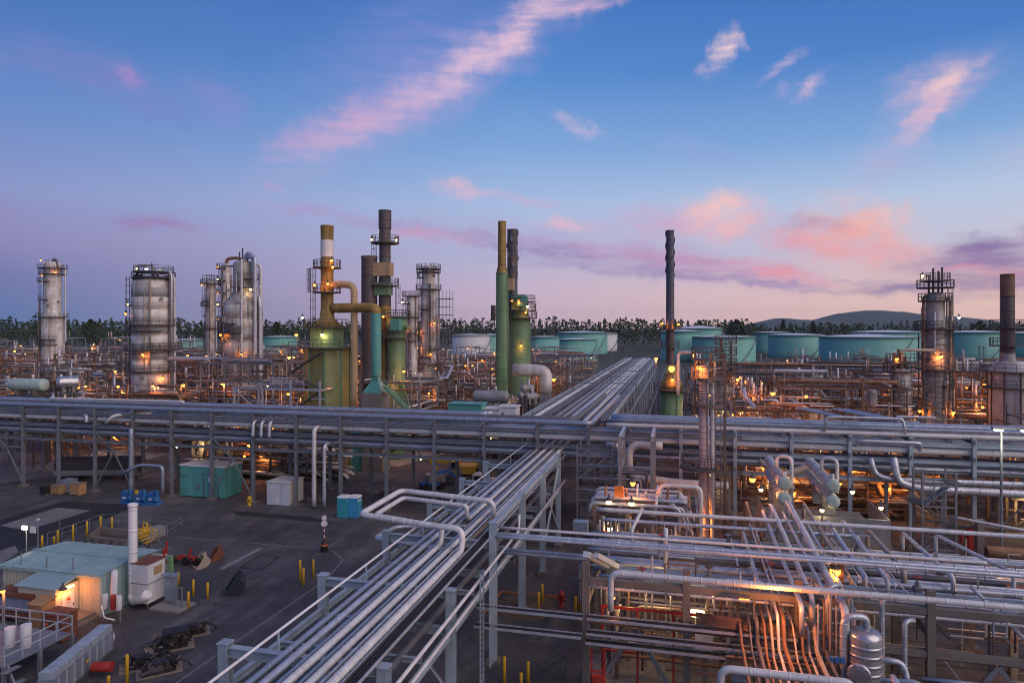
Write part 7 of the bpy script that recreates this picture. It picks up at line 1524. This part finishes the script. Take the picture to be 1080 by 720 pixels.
for i, (px, py, lab) in enumerate(((402, 523, 'heap of tangled grey debris left of the rack column before the lift'), (411, 522, 'second heap of grey debris right of the rack column'), (334, 530, 'concrete block with bent rebar by the rack drop legs'))):
    c = G(px, py); t = T('debris_heap', lab, 'debris', c); R = random.Random(40 + i)
    for k in range(9): q = c + Vector((R.uniform(-1, 1), R.uniform(-.5, .5), R.uniform(.15, .5))); t.mem('scrap_piece', q, q + Vector((R.uniform(-.9, .9), R.uniform(-.4, .4), R.uniform(-.1, .5))), R.uniform(.08, .3), R.uniform(.08, .2), R.choice(('pad_pale', 'plank', 'steel_rust')))
for i, (px, py, lab) in enumerate(((263, 533, 'yellow and grey valve hydrant at the foot of the rack post'), (536, 594, 'dark pump set on a slab under the near rack'))):
    c = G(px, py); t = T('hydrant' if i == 0 else 'pump_unit', lab, 'hydrant' if i == 0 else 'pump', c)
    if i == 0: t.mesh('body', MB().lathe([(.3, 0), (.22, .15), (.22, .7), (.32, .75), (.25, 1.0), (.05, 1.15)], c.xy, 12), 'yellow'); t.cyl('outlet', c + Vector((-.4, 0, .55)), c + Vector((.4, 0, .55)), .1, 'yellow')
    else: t.box('base', c + Vector((0, 0, .2)), (1.4, .8, .4), 'concrete'); t.cyl('motor', c + Vector((-.4, 0, .7)), c + Vector((.5, 0, .7)), .28, 'pipe_dark'); t.cyl('green_drum', c + Vector((1.2, .4, 0)), c + Vector((1.2, .4, 1.1)), .3, 'green')
c = G(520, 505); t = T('parked_van', 'blue-grey service truck parked under the rack near the crossing', 'truck', (UV(515, 82), 84, 0)); c = t.loc
t.box('cab', c + Vector((-1.6, 0, 1.5)), (1.6, 1.9, 1.5), 'white'); t.box('bed', c + Vector((1.0, 0, 1.2)), (3.6, 2.0, .9), 'pipe_blue'); t.box('windscreen', c + Vector((-1.62, -.96, 1.8)), (1.1, .03, .6), 'glass')
for k in (-1.6, 1.6):
    for s in (-.85, .85): t.cyl('wheel', c + Vector((k, s - .12, .42)), c + Vector((k, s + .12, .42)), .42, 'black')
c = G(553, 640); t = T('trench', 'square earth excavation with orange edging under the near rack', 'trench', c)
t.mesh('soil', MB().lathe([(2.6, .01), (2.0, .22), (1.2, .12), (.3, .3)], c.xy, 9, True, .3, True), 'rust_soil')
for p, q in (((-2.6, -2), (-2.4, 2.2)), ((-2.4, 2.2), (2.4, 2.4))): a = c + Vector((*p, .1)); b_ = c + Vector((*q, .1)); t.mem('edge_board', a, b_, .1, .16, 'orange_soil')
c = G(592, 640); t = T('red_hydrant', 'red fire hydrant near the concrete frame', 'hydrant', c); t.mesh('body', MB().lathe([(.28, 0), (.18, .12), (.18, .8), (.26, .85), (.2, 1.1), (.04, 1.25)], c.xy, 12), 'red'); t.cyl('outlet', c + Vector((-.38, 0, .6)), c + Vector((.38, 0, .6)), .09, 'red')
